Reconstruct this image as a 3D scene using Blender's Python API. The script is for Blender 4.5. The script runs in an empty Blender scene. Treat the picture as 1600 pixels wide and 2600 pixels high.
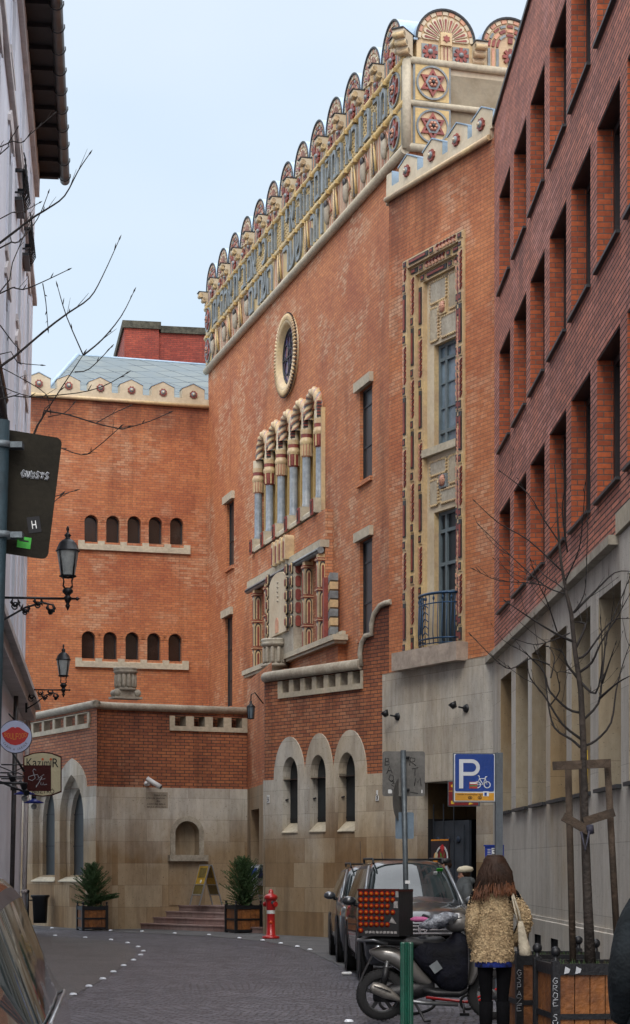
import bpy, bmesh, math, random
from mathutils import Vector as V, Matrix
from mathutils.geometry import tessellate_polygon
R=math.radians; rnd=random.Random(7)
SC=bpy.context.scene; COL=SC.collection
# ------------------------------------------------------------ camera
CH=1.6; FP=4900.0; HY=2200.0
cd=bpy.data.cameras.new('camera'); cam=bpy.data.objects.new('camera',cd); COL.objects.link(cam)
cam.location=(0,0,CH); cam.rotation_euler=(R(90),0,0)
cd.sensor_fit='HORIZONTAL'; cd.sensor_width=36; cd.lens=36*FP/1600; cd.shift_y=(HY-1300)/1600
cd.clip_end=2000; cd.clip_start=.1; SC.camera=cam
# ------------------------------------------------------------ sky, sun, exposure
SUN_EL=R(46); SUN_AZ=R(187)      # azimuth clockwise from +Y
W=bpy.data.worlds.new("World"); SC.world=W; W.use_nodes=True
nt=W.node_tree; nt.nodes.clear()
def N(t,k,**kw):
    n=t.nodes.new(k)
    for a,b in kw.items():
        if a in n.inputs: n.inputs[a].default_value=b
        else: setattr(n,a,b)
    return n
def L(t,a,b): t.links.new(a,b)
sky=N(nt,'ShaderNodeTexSky'); sky.sky_type='NISHITA'; sky.sun_disc=False; sky.sun_elevation=SUN_EL; sky.sun_rotation=SUN_AZ
sky.air_density=1.2; sky.dust_density=2.5; sky.ozone_density=1.0
tc=N(nt,'ShaderNodeTexCoord'); mp=N(nt,'ShaderNodeMapping'); mp.inputs['Scale'].default_value=(1,1,2.2); mp.inputs['Rotation'].default_value=(.2,.35,.1)
L(nt,tc.outputs['Generated'],mp.inputs['Vector'])
nz=N(nt,'ShaderNodeTexNoise'); nz.inputs['Scale'].default_value=2.0; nz.inputs['Detail'].default_value=4; nz.inputs['Roughness'].default_value=.45
L(nt,mp.outputs['Vector'],nz.inputs['Vector'])
sp=N(nt,'ShaderNodeSeparateXYZ'); L(nt,tc.outputs['Generated'],sp.inputs[0])
ad=N(nt,'ShaderNodeMath',operation='MULTIPLY_ADD'); L(nt,sp.outputs['Z'],ad.inputs[0]); ad.inputs[1].default_value=1.1
L(nt,nz.outputs['Fac'],ad.inputs[2])
cr=N(nt,'ShaderNodeValToRGB'); cr.color_ramp.elements[0].position=.52; cr.color_ramp.elements[1].position=1.05
cr.color_ramp.elements[0].color=(.1,.1,.1,1); cr.color_ramp.elements[1].color=(1,1,1,1)
L(nt,ad.outputs[0],cr.inputs['Fac'])
cl0=N(nt,'ShaderNodeMixRGB'); cl0.inputs[1].default_value=(2.95,4.35,5.85,1); cl0.inputs[2].default_value=(5.2,5.8,6.4,1)
L(nt,cr.outputs['Color'],cl0.inputs[0])
# the cloud layer is thinner and brighter on the sun's side of the sky, behind the camera
bk=N(nt,'ShaderNodeMapRange'); bk.inputs[1].default_value=.25; bk.inputs[2].default_value=-.8; L(nt,sp.outputs['Y'],bk.inputs[0])
cb_=N(nt,'ShaderNodeMixRGB'); cb_.inputs[2].default_value=(11.0,11.1,11.6,1); L(nt,bk.outputs[0],cb_.inputs[0]); L(nt,cl0.outputs[0],cb_.inputs[1])
# an overcast sky is brightest overhead
zn=N(nt,'ShaderNodeMapRange'); zn.inputs[1].default_value=.42; zn.inputs[2].default_value=.85; L(nt,sp.outputs['Z'],zn.inputs[0])
cl=N(nt,'ShaderNodeMixRGB'); cl.inputs[2].default_value=(19.0,19.5,20.5,1); L(nt,zn.outputs[0],cl.inputs[0]); L(nt,cb_.outputs[0],cl.inputs[1])
mx=N(nt,'ShaderNodeMixRGB'); mx.inputs[0].default_value=.86; L(nt,sky.outputs[0],mx.inputs[1]); L(nt,cl.outputs[0],mx.inputs[2])
bg=N(nt,'ShaderNodeBackground'); bg.inputs['Strength'].default_value=.115; L(nt,mx.outputs[0],bg.inputs['Color'])
wo=N(nt,'ShaderNodeOutputWorld'); L(nt,bg.outputs[0],wo.inputs['Surface'])
sl=bpy.data.lights.new('sun','SUN'); sl.energy=1.0; sl.angle=R(25); sl.color=(1,.94,.86)
so=bpy.data.objects.new('sun',sl); COL.objects.link(so)
sd=V((math.sin(SUN_AZ)*math.cos(SUN_EL),math.cos(SUN_AZ)*math.cos(SUN_EL),math.sin(SUN_EL)))
so.rotation_euler=sd.to_track_quat('Z','Y').to_euler(); so.location=sd*60
SC.view_settings.view_transform='Standard'; SC.view_settings.look='None'; SC.view_settings.exposure=0.55; SC.view_settings.gamma=1
SC.cycles.max_bounces=6; SC.cycles.use_denoising=True
# ------------------------------------------------------------ materials
MATS={}
def newmat(name):
    m=bpy.data.materials.new(name); m.use_nodes=True; t=m.node_tree; t.nodes.clear()
    o=N(t,'ShaderNodeOutputMaterial'); p=N(t,'ShaderNodeBsdfPrincipled'); L(t,p.outputs[0],o.inputs[0]); MATS[name]=m
    return m,t,p
def c4(c): return (c[0],c[1],c[2],1)
def mixc(t,f,a,b,mode='MIX'):
    n=t.nodes.new('ShaderNodeMixRGB'); n.blend_type=mode
    for i,x in ((0,f),(1,a),(2,b)):
        if hasattr(x,'links'): L(t,x,n.inputs[i])
        elif i==0: n.inputs[0].default_value=x
        else: n.inputs[i].default_value=c4(x)
    return n.outputs[0]
def noise(t,vec,scale,detail=4,rough=.55,lo=.4,hi=.6,sv=None):
    if sv:
        q=N(t,'ShaderNodeMapping'); q.inputs['Scale'].default_value=sv; L(t,vec,q.inputs['Vector']); vec=q.outputs[0]
    n=N(t,'ShaderNodeTexNoise'); n.inputs['Scale'].default_value=scale; n.inputs['Detail'].default_value=detail; n.inputs['Roughness'].default_value=rough
    L(t,vec,n.inputs['Vector'])
    r=N(t,'ShaderNodeMapRange'); r.inputs[1].default_value=lo; r.inputs[2].default_value=hi; L(t,n.outputs['Fac'],r.inputs[0])
    return r.outputs[0]
def bump(t,p,h,st,dist=.01):
    b=N(t,'ShaderNodeBump'); b.inputs['Strength'].default_value=st; b.inputs['Distance'].default_value=dist
    L(t,h,b.inputs['Height']); L(t,b.outputs[0],p.inputs['Normal'])
def plain(name,col,rough=.6,metal=0,var=.25,scale=3,bmp=.15,col2=None,fine=30,coat=0,spec=.5):
    m,t,p=newmat(name); tc=N(t,'ShaderNodeTexCoord'); v=tc.outputs['Object']
    c2=col2 or tuple(x*(1-var) for x in col)
    f=noise(t,v,scale,5,.6,.38,.62)
    c=mixc(t,f,col,c2)
    f2=noise(t,v,fine,3,.6,.35,.65)
    g=mixc(t,f2,(1,1,1),(1-var*.6,)*3); c=mixc(t,1.0,c,g,'MULTIPLY')
    L(t,c,p.inputs['Base Color']); p.inputs['Roughness'].default_value=rough; p.inputs['Metallic'].default_value=metal
    p.inputs['Specular IOR Level'].default_value=spec
    if coat: p.inputs['Coat Weight'].default_value=coat; p.inputs['Coat Roughness'].default_value=.05
    if bmp: bump(t,p,f2,bmp)
    return m
def brick(name,c1,c2,mortar,bw=.25,rh=.075,ms=.006,tint=(.75,.62,.62),pink=.5,bst=.6,rough=.8,off=.5,stain=(.3,.26,.25),soot=None):
    m,t,p=newmat(name); tc=N(t,'ShaderNodeTexCoord'); uv=tc.outputs['UV']; ob=tc.outputs['Object']
    def bt(a,b,mo,bias=0):
        n=N(t,'ShaderNodeTexBrick'); n.offset=off; n.inputs['Scale'].default_value=1; n.inputs['Brick Width'].default_value=bw; n.inputs['Row Height'].default_value=rh
        n.inputs['Mortar Size'].default_value=ms; n.inputs['Mortar Smooth'].default_value=.2; n.inputs['Bias'].default_value=bias
        n.inputs['Color1'].default_value=c4(a); n.inputs['Color2'].default_value=c4(b); n.inputs['Mortar'].default_value=c4(mo); L(t,uv,n.inputs['Vector']); return n
    b=bt(c1,c2,mortar)
    c=b.outputs['Color']
    f=noise(t,ob,.45,6,.65,.42,.66); c=mixc(t,f,c,mixc(t,1.0,c,tint,'MULTIPLY'))
    # odd bricks, paler and darker, gathered in patches
    o=bt((1,1,1),(0,0,0),(0,0,0),-.0)
    r=N(t,'ShaderNodeMath',operation='MULTIPLY'); L(t,o.outputs['Color'],r.inputs[0]); L(t,noise(t,ob,.7,4,.6,.5,.62),r.inputs[1])
    r2=N(t,'ShaderNodeMath',operation='MULTIPLY'); L(t,r.outputs[0],r2.inputs[0]); r2.inputs[1].default_value=pink
    c=mixc(t,r2.outputs[0],c,tuple(min(1,x*k) for x,k in zip(c1,(1.0,1.75,3.0))))
    s=noise(t,ob,.9,6,.7,.55,.85,(1,1,.16)); c=mixc(t,s,c,mixc(t,1.0,c,stain,'MULTIPLY'))
    if soot:   # rain-washed soot hanging below the coping, ragged lower edge
        sx=N(t,'ShaderNodeSeparateXYZ'); L(t,uv,sx.inputs[0]); n0=N(t,'ShaderNodeTexNoise'); n0.inputs['Scale'].default_value=1.1; n0.inputs['Detail'].default_value=7; n0.inputs['Roughness'].default_value=.65
        q=N(t,'ShaderNodeMapping'); q.inputs['Scale'].default_value=(1,1,.35); L(t,ob,q.inputs['Vector']); L(t,q.outputs[0],n0.inputs['Vector'])
        a_=N(t,'ShaderNodeMath',operation='MULTIPLY_ADD'); L(t,n0.outputs['Fac'],a_.inputs[0]); a_.inputs[1].default_value=5.0; L(t,sx.outputs['Y'],a_.inputs[2])
        r_=N(t,'ShaderNodeMapRange'); r_.inputs[1].default_value=soot[0]+2.6; r_.inputs[2].default_value=soot[1]+2.7; L(t,a_.outputs[0],r_.inputs[0]); c=mixc(t,r_.outputs[0],c,mixc(t,1.0,c,(.40,.33,.36),'MULTIPLY'))
    fn=noise(t,ob,14,3,.6,.3,.7); c=mixc(t,1.0,c,mixc(t,fn,(1,1,1),(.72,.7,.68)),'MULTIPLY')
    L(t,c,p.inputs['Base Color']); p.inputs['Roughness'].default_value=rough
    inv=N(t,'ShaderNodeMath',operation='SUBTRACT'); inv.inputs[0].default_value=1; L(t,b.outputs['Fac'],inv.inputs[1])
    bump(t,p,inv.outputs[0],bst,.012)
    return m
def stone(name,c1,c2,bw=1.15,rh=.56,warm=(.55,.40,.25),dirt=(.38,.36,.36),wscale=.35,wz=(1,1,.7),joint=.6,wlo=.45,low=0):
    m,t,p=newmat(name); tc=N(t,'ShaderNodeTexCoord'); uv=tc.outputs['UV']; ob=tc.outputs['Object']
    b=N(t,'ShaderNodeTexBrick'); b.offset=.37; b.inputs['Scale'].default_value=1; b.inputs['Brick Width'].default_value=bw; b.inputs['Row Height'].default_value=rh
    b.inputs['Mortar Size'].default_value=.004; b.inputs['Mortar Smooth'].default_value=.3
    b.inputs['Color1'].default_value=c4(c1); b.inputs['Color2'].default_value=c4(c2); b.inputs['Mortar'].default_value=c4([x*joint for x in c2]); L(t,uv,b.inputs['Vector'])
    c=b.outputs['Color']
    c=mixc(t,noise(t,ob,wscale,5,.6,wlo,wlo+.2,wz),c,mixc(t,1.0,c,[w/.55 for w in warm],'MULTIPLY'))
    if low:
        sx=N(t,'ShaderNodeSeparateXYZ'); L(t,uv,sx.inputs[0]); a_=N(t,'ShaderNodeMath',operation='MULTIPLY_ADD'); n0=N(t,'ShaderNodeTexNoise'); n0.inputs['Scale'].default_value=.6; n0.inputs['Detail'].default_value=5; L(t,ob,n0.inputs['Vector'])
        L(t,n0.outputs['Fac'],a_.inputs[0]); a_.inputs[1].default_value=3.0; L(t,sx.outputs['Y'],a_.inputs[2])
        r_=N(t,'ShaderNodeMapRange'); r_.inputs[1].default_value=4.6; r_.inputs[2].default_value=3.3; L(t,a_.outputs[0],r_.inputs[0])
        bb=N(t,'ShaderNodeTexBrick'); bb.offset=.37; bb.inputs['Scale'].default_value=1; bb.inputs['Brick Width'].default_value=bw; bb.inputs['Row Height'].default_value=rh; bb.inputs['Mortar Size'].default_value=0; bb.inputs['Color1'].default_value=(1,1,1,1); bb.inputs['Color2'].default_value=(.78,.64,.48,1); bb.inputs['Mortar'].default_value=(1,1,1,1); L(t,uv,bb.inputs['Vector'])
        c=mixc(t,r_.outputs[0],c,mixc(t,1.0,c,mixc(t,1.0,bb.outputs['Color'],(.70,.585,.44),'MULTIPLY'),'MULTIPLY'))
    c=mixc(t,noise(t,ob,2.2,7,.7,.45,.8,(1,1,.13)),c,mixc(t,1.0,c,[d*1.25 for d in dirt],'MULTIPLY'))
    c=mixc(t,noise(t,ob,9,4,.7,.3,.75,(1,1,.5)),c,mixc(t,1.0,c,(.8,.78,.74),'MULTIPLY'))
    pit=noise(t,ob,26,3,.5,.66,.72,(1,1,2.2)); c=mixc(t,pit,c,(.08,.065,.05))
    L(t,c,p.inputs['Base Color']); p.inputs['Roughness'].default_value=.85
    bump(t,p,c,.25,.01)
    return m
BR_MAIN=brick('brick_orange',(.63,.24,.09),(.50,.17,.065),(.22,.12,.075),pink=.7,tint=(.78,.68,.74))
BR_WING=brick('brick_wing',(.58,.215,.08),(.47,.155,.06),(.20,.12,.08),pink=.6,tint=(.78,.66,.68),stain=(.42,.36,.34),soot=(14.6,16.2))
BR_TOWER=brick('brick_tower',(.62,.235,.09),(.50,.17,.065),(.22,.12,.075),pink=.7,tint=(.82,.70,.72),soot=(14.4,16.4))
BR_LOW=brick('brick_low',(.52,.185,.072),(.36,.12,.055),(.05,.04,.036),bw=.25,rh=.08,ms=.009,pink=.4,tint=(.72,.72,.8),soot=(4.9,6.3))
BR_RIGHT=brick('brick_dark_red',(.66,.235,.145),(.38,.13,.09),(.012,.01,.01),bw=.5,rh=.077,ms=.011,pink=.25,tint=(.8,.8,.85),bst=1,off=.3)
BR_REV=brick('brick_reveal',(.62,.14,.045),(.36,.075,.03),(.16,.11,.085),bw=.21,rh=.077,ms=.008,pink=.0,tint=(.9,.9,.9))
BR_BACK=brick('brick_back',(.40,.075,.04),(.27,.045,.028),(.12,.05,.04),pink=.1)
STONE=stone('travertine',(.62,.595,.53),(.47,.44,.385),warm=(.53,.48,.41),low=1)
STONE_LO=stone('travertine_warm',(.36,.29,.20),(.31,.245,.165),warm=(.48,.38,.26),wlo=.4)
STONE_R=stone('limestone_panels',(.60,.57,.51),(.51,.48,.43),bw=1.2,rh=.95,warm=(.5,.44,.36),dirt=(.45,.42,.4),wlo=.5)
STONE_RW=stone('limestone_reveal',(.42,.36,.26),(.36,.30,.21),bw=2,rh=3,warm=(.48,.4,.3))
TRIM=plain('pale_stone',(.52,.46,.34),.75,var=.3,scale=1.5,fine=12,col2=(.42,.37,.28))
TRIMG=plain('grey_stone',(.44,.40,.32),.8,var=.4,scale=2.5,fine=18,col2=(.32,.28,.22))
CREAM=plain('cream_ceramic',(.62,.47,.25),.45,var=.3,scale=2,fine=14,col2=(.50,.36,.22))
CREAMW=plain('pale_ceramic',(.60,.52,.38),.5,var=.2,scale=1.2,fine=10,col2=(.50,.41,.28))
YEL=plain('yellow_ceramic',(.58,.43,.19),.4,var=.3,scale=3,fine=20,col2=(.5,.34,.13))
GREYC=plain('slate_ceramic',(.24,.27,.28),.4,var=.35,scale=3,fine=16,col2=(.16,.18,.19))
PINK=plain('pink_ceramic',(.60,.32,.20),.5,var=.3,scale=3,fine=20,col2=(.45,.22,.15))
REDC=plain('oxblood_ceramic',(.30,.07,.05),.45,var=.4,scale=4,fine=20,col2=(.19,.045,.04))
DARKC=plain('dark_ceramic',(.045,.042,.045),.45,var=.4,fine=20)
BLUESTONE=plain('blue_grey_marble',(.33,.36,.38),.35,var=.5,scale=1.2,fine=9,col2=(.22,.26,.30))
ZINC=plain('zinc_sheet',(.34,.45,.56),.45,metal=.3,var=.2,scale=2)
DKMET=plain('dark_metal',(.03,.033,.038),.5,metal=.3,var=.3)
BLACK=plain('black_iron',(.010,.011,.014),.45,metal=.2,var=.3)
INK=plain('black_ink',(.008,.008,.01),.8,var=.1,bmp=0)
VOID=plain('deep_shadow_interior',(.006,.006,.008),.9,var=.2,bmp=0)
STUCCO=plain('lilac_stucco',(.75,.78,.86),.85,var=.12,scale=.6,fine=5,bmp=.1)
STUCCOD=plain('stucco_moulding',(.60,.56,.55),.85,var=.2,scale=1.5,fine=8)
WHITEP=plain('white_plastic',(.72,.73,.72),.4,var=.12)
def glass(name,col,rough=.08,var=.3,scale=1.2,spec=.8,metal=0):
    m=plain(name,col,rough,metal=metal,var=var,scale=scale,bmp=.0,fine=4,spec=spec); return m
GL_DK=glass('dark_window_glass',(.035,.022,.018),.15,var=.5,scale=1.5)
GL_GR=glass('mesh_window_glass',(.028,.034,.038),.35,var=.25,scale=1.2,spec=.3)
GL_BL=glass('pale_window_glass',(.20,.27,.33),.1,var=.45,scale=.7)
GL_VI=plain('stained_glass',(.06,.08,.22),.15,var=.5,scale=4,col2=(.16,.07,.10),fine=7)
# ------------------------------------------------------------ mesh builder
class F:
    def __init__(s,o=(0,0,0),x=(1,0,0),y=(0,1,0),z=(0,0,1)): s.o=V(o);s.x=V(x);s.y=V(y);s.z=V(z)
    def __call__(s,x,y,z): return s.o+s.x*x+s.y*y+s.z*z
    def at(s,x,y,z): return F(s(x,y,z),s.x,s.y,s.z)
    def rot(s,a,ax='z'):
        c,n=math.cos(a),math.sin(a)
        if ax=='z': return F(s.o,s.x*c+s.y*n,s.y*c-s.x*n,s.z)
        if ax=='y': return F(s.o,s.x*c+s.z*n,s.y,s.z*c-s.x*n)
        return F(s.o,s.x,s.y*c+s.z*n,s.z*c-s.y*n)
I=F()
class MB:
    def __init__(s,mat): s.v=[];s.f=[];s.m=[];s.sm=[];s.mats=[mat];s.def_=mat
    def mi(s,m):
        m=m or s.def_
        if m not in s.mats: s.mats.append(m)
        return s.mats.index(m)
    def add(s,vs,fs,m=None,smooth=False):
        b=len(s.v); s.v+= [V(p) for p in vs]; k=s.mi(m)
        for f in fs: s.f.append([b+i for i in f]); s.m.append(k); s.sm.append(smooth)
        return s
    def box(s,fr,x0,x1,y0,y1,z0,z1,m=None):
        P=[fr(x,y,z) for x in (x0,x1) for y in (y0,y1) for z in (z0,z1)]
        return s.add(P,[(0,1,3,2),(4,6,7,5),(0,4,5,1),(2,3,7,6),(0,2,6,4),(1,5,7,3)],m)
    def prism(s,fr,pts,y0,y1,m=None,ms=None,back=True):
        n=len(pts); tri=tessellate_polygon([[V((a,b,0)) for a,b in pts]])
        A=[fr(a,y0,b) for a,b in pts]; s.add(A,tri,m)
        if back: s.add([fr(a,y1,b) for a,b in pts],[t[::-1] for t in tri],m)
        B=A+[fr(a,y1,b) for a,b in pts]
        return s.add(B,[(i,(i+1)%n,n+(i+1)%n,n+i) for i in range(n)],ms or m)
    def wall(s,fr,outline,holes=(),depth=.3,m=None,mr=None,y=0):
        loops=[[V((a,b,0)) for a,b in outline]]+[[V((a,b,0)) for a,b in h] for h in holes]
        tri=tessellate_polygon(loops); allp=[p for l in loops for p in l]
        s.add([fr(p.x,y,p.y) for p in allp],tri,m)
        for h in holes:
            n=len(h); P=[fr(a,y,b) for a,b in h]+[fr(a,y+depth,b) for a,b in h]
            s.add(P,[(i,(i+1)%n,n+(i+1)%n,n+i) for i in range(n)],mr or m)
        return s
    def tube(s,pts,r,n=8,m=None,caps=True,fr=I,flat=1):
        pts=[fr(*p) for p in pts]; k=len(pts); rs=r if isinstance(r,(list,tuple)) else [r]*k
        vs=[]; pn=None
        for i,p in enumerate(pts):
            t=(pts[min(i+1,k-1)]-pts[max(i-1,0)])
            if t.length<1e-9: t=V((0,0,1))
            t.normalize()
            if pn is None: pn=t.orthogonal().normalized() if abs(t.z)>.9 else t.cross(V((0,0,1))).normalized()
            pn=(pn-t*pn.dot(t)).normalized(); q=t.cross(pn)
            for j in range(n):
                a=2*math.pi*j/n; vs.append(p+(pn*math.cos(a)+q*math.sin(a)*flat)*rs[i])
        fs=[(i*n+j,i*n+(j+1)%n,(i+1)*n+(j+1)%n,(i+1)*n+j) for i in range(k-1) for j in range(n)]
        s.add(vs,fs,m,True)
        if caps: s.add(vs[:n],[tuple(range(n))],m); s.add(vs[-n:],[tuple(range(n))],m)
        return s
    def lathe(s,fr,prof,n=16,m=None,a0=0,a1=2*math.pi,sx=1,sy=1):
        full=abs(a1-a0-2*math.pi)<1e-6; c=n if full else n+1
        vs=[fr(r*math.cos(a0+(a1-a0)*j/n)*sx,r*math.sin(a0+(a1-a0)*j/n)*sy,z) for r,z in prof for j in range(c)]
        fs=[(i*c+j,i*c+(j+1)%c,(i+1)*c+(j+1)%c,(i+1)*c+j) for i in range(len(prof)-1) for j in range(n)]
        return s.add(vs,fs,m,True)
    def ball(s,fr,r,sx=1,sy=1,sz=1,n=14,k=9,m=None):
        return s.lathe(fr,[(r*max(1e-4,math.sin(math.pi*i/k)),-r*sz*math.cos(math.pi*i/k)) for i in range(k+1)],n,m,sx=sx,sy=sy)
    def loft(s,rings,m=None,close=True,caps=True,smooth=True):
        n=len(rings[0]); vs=[p for r in rings for p in r]
        fs=[(i*n+j,i*n+(j+1)%n,(i+1)*n+(j+1)%n,(i+1)*n+j) for i in range(len(rings)-1) for j in range(n if close else n-1)]
        s.add(vs,fs,m,smooth)
        if caps: s.add(rings[0],[tuple(range(n))],m,smooth); s.add(rings[-1],[tuple(range(n))],m,smooth)
        return s
    def arcband(s,fr,cx,cz,r0,r1,a0,a1,y0,y1,n=16,m=None):
        P=[(cx+r1*math.cos(a0+(a1-a0)*i/n),cz+r1*math.sin(a0+(a1-a0)*i/n)) for i in range(n+1)]
        P+=[(cx+r0*math.cos(a1-(a1-a0)*i/n),cz+r0*math.sin(a1-(a1-a0)*i/n)) for i in range(n+1)]
        return s.prism(fr,P,y0,y1,m)
    def text(s,fr,body,h,x=0,z=0,y=0,d=.004,m=None,w=None,cx=False,curve=None):
        vs,fs=textgeo(body)
        if not vs: return s
        x0=min(p[0] for p in vs);x1=max(p[0] for p in vs);z0=min(p[1] for p in vs);z1=max(p[1] for p in vs)
        kz=h/(z1-z0); kx=(w/(x1-x0)) if w else kz; ox=x-(x1-x0)*kx/2 if cx else x
        P=[fr(ox+(a-x0)*kx,y-d*(c>0),z+(b-z0)*kz) for a,b,c in vs]
        return s.add(P,fs,m)
    def build(s,name,parent=None,world=True,label=None,cat=None,group=None,kind=None,recalc=True):
        me=bpy.data.meshes.new(name)
        vs=s.v
        root=parent
        while root is not None and root.parent is not None: root=root.parent
        uvp=vs
        if world and root is not None and root.get('_m') is not None:
            M=ROOTM[root.name].inverted(); vs=[M@p for p in vs]
        me.from_pydata(vs,[],s.f)
        for m in s.mats: me.materials.append(m)
        me.polygons.foreach_set('material_index',s.m); me.polygons.foreach_set('use_smooth',s.sm)
        uv=me.uv_layers.new(name='UVMap')
        data=[0.0]*(len(me.loops)*2)
        for p in me.polygons:
            pts=[uvp[i] for i in p.vertices]
            n=V((0,0,0))
            for i in range(len(pts)):
                a=pts[i];b=pts[(i+1)%len(pts)]; n+=a.cross(b)
            n=n.normalized() if n.length>1e-12 else V((0,0,1))
            if n.x*.3+n.y>0: n=-n
            h=math.hypot(n.x,n.y)
            for li in p.loop_indices:
                q=uvp[me.loops[li].vertex_index]
                if h<.5: data[2*li]=q.x; data[2*li+1]=q.y
                else: data[2*li]=(-n.y*q.x+n.x*q.y)/h; data[2*li+1]=q.z
        uv.data.foreach_set('uv',data)
        if recalc:
            bm=bmesh.new(); bm.from_mesh(me); bmesh.ops.remove_doubles(bm,verts=bm.verts,dist=1e-5)
            bmesh.ops.recalc_face_normals(bm,faces=bm.faces); bm.to_mesh(me); bm.free()
        me.update()
        o=bpy.data.objects.new(name,me); COL.objects.link(o)
        if parent is not None: o.parent=parent
        tag(o,label,cat,group,kind); return o
ROOTM={}
_tg={}
def textgeo(body):
    if body in _tg: return _tg[body]
    cu=bpy.data.curves.new('t','FONT'); cu.body=body; cu.size=1; cu.extrude=.5; cu.resolution_u=3
    o=bpy.data.objects.new('t',cu); COL.objects.link(o)
    dg=bpy.context.evaluated_depsgraph_get(); dg.update(); me=o.evaluated_get(dg).to_mesh()
    r=([tuple(v.co) for v in me.vertices],[tuple(p.vertices) for p in me.polygons])
    o.evaluated_get(dg).to_mesh_clear(); bpy.data.objects.remove(o); bpy.data.curves.remove(cu)
    _tg[body]=r; return r
def tag(o,label=None,cat=None,group=None,kind=None):
    if label: o['label']=label
    if cat: o['category']=cat
    if group: o['group']=group
    if kind: o['kind']=kind
    return o
def thing(name,label,cat,loc=(0,0,0),rz=0,group=None):
    o=bpy.data.objects.new(name,None); COL.objects.link(o); o.location=loc; o.rotation_euler=(0,0,rz); o.empty_display_size=.2
    tag(o,label,cat,group); o['_m']=1; ROOTM[o.name]=Matrix.Translation(V(loc))@Matrix.Rotation(rz,4,'Z'); return o
def dup(root,loc,rz,label,group=None):
    r=root.copy(); COL.objects.link(r); r.location=loc; r.rotation_euler=(0,0,rz); r['label']=label
    if group: r['group']=group
    for ch in list(root.children):
        c=ch.copy(); COL.objects.link(c); c.parent=r
        for g in ch.children:
            d=g.copy(); COL.objects.link(d); d.parent=c
    return r
class Wall:
    def __init__(s,P,d): s.P=V((P[0],P[1],0)); s.d=V((d[0],d[1],0)).normalized(); s.n=V((s.d.y,-s.d.x,0)); s.f=F(s.P,s.d,-s.n,(0,0,1))
    def inv(s,px,py,w=0):
        a=(px-800)/FP; p=s.P+s.n*w; u=(a*p.y-p.x)/(s.d.x-a*s.d.y); Y=p.y+s.d.y*u
        return u,CH+(HY-py)/FP*Y
    def U(s,px,w=0): return s.inv(px,0,w)[0]
def G(px,py,z=0):
    Y=(CH-z)*FP/(py-HY); return V(((px-800)/FP*Y,Y,z))
def at(px,py,Y): return V(((px-800)/FP*Y,Y,CH+(HY-py)/FP*Y))
def rect(x0,x1,z0,z1): return [(x0,z0),(x1,z0),(x1,z1),(x0,z1)]
def archpts(x0,x1,z0,zt,n=12,rise=None):
    c=(x0+x1)/2; r=(x1-x0)/2; h=rise or r; zs=zt-h
    return [(x0,z0),(x1,z0)]+[(c+r*math.cos(math.pi*i/n),zs+h*math.sin(math.pi*i/n)) for i in range(n+1)]
def ogive(c,hw,z0,z1,n=9):
    r=1.7*hw; tm=math.acos((r-hw)/r); k=(z1-z0)/(r*math.sin(tm))
    Rr=[(c+hw-r+r*math.cos(tm*i/n),z0+k*r*math.sin(tm*i/n)) for i in range(n+1)]
    return Rr+[(2*c-x,z) for x,z in Rr[-2::-1]]
def pointed(x0,x1,z0,zs,zt,n=8):
    return [(x0,z0),(x1,z0)]+ogive((x0+x1)/2,(x1-x0)/2,zs,zt,n)
def pointed_old(x0,x1,z0,zs,zt,n=8):
    c=(x0+x1)/2; w=x1-x0; P=[(x0,z0),(x1,z0)]
    for i in range(n+1):
        t=i/n; P.append((x1-(w/2)*(t**1.7),zs+(zt-zs)*math.sin(t*math.pi/2)**.95))
    for i in range(n-1,-1,-1):
        t=i/n; P.append((x0+(w/2)*(t**1.7),zs+(zt-zs)*math.sin(t*math.pi/2)**.95))
    return P
# ============================================================ GROUND
def cobble(name,c1,c2,mortar,bw=.16,rh=.11):
    m,t,p=newmat(name); tc=N(t,'ShaderNodeTexCoord'); ob=tc.outputs['Object']
    q=N(t,'ShaderNodeMapping'); q.inputs['Rotation'].default_value=(0,0,R(8)); L(t,ob,q.inputs['Vector'])
    nn=N(t,'ShaderNodeTexNoise'); nn.inputs['Scale'].default_value=.35; L(t,ob,nn.inputs['Vector'])
    va=N(t,'ShaderNodeVectorMath',operation='MULTIPLY_ADD'); L(t,nn.outputs['Color'],va.inputs[0]); va.inputs[1].default_value=(.9,.9,0); L(t,q.outputs[0],va.inputs[2])
    b=N(t,'ShaderNodeTexBrick'); b.inputs['Scale'].default_value=1; b.inputs['Brick Width'].default_value=bw; b.inputs['Row Height'].default_value=rh; b.inputs['Mortar Size'].default_value=.017; b.inputs['Mortar Smooth'].default_value=.5
    b.inputs['Color1'].default_value=c4(c1); b.inputs['Color2'].default_value=c4(c2); b.inputs['Mortar'].default_value=c4(mortar); L(t,va.outputs[0],b.inputs['Vector'])
    c=b.outputs['Color']; c=mixc(t,noise(t,ob,.8,5,.6,.35,.65),c,mixc(t,1.0,c,(.62,.62,.66),'MULTIPLY'))
    f=noise(t,ob,20,3,.6,.3,.7); c=mixc(t,1.0,c,mixc(t,f,(1,1,1),(.6,.6,.62)),'MULTIPLY')
    L(t,c,p.inputs['Base Color']); p.inputs['Roughness'].default_value=.42
    L(t,noise(t,ob,3,4,.6,.3,.7),N(t,'ShaderNodeMath').inputs[0])
    inv=N(t,'ShaderNodeMath',operation='MULTIPLY_ADD'); inv.inputs[1].default_value=-1.3; L(t,b.outputs['Fac'],inv.inputs[0]); L(t,f,inv.inputs[2])
    bump(t,p,inv.outputs[0],.9,.02)
    return m
COB=cobble('road_setts',(.23,.23,.27),(.065,.065,.09),(.006,.006,.008))
COB2=cobble('plaza_setts',(.20,.19,.185),(.13,.125,.125),(.045,.043,.04),.11,.09)
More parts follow.
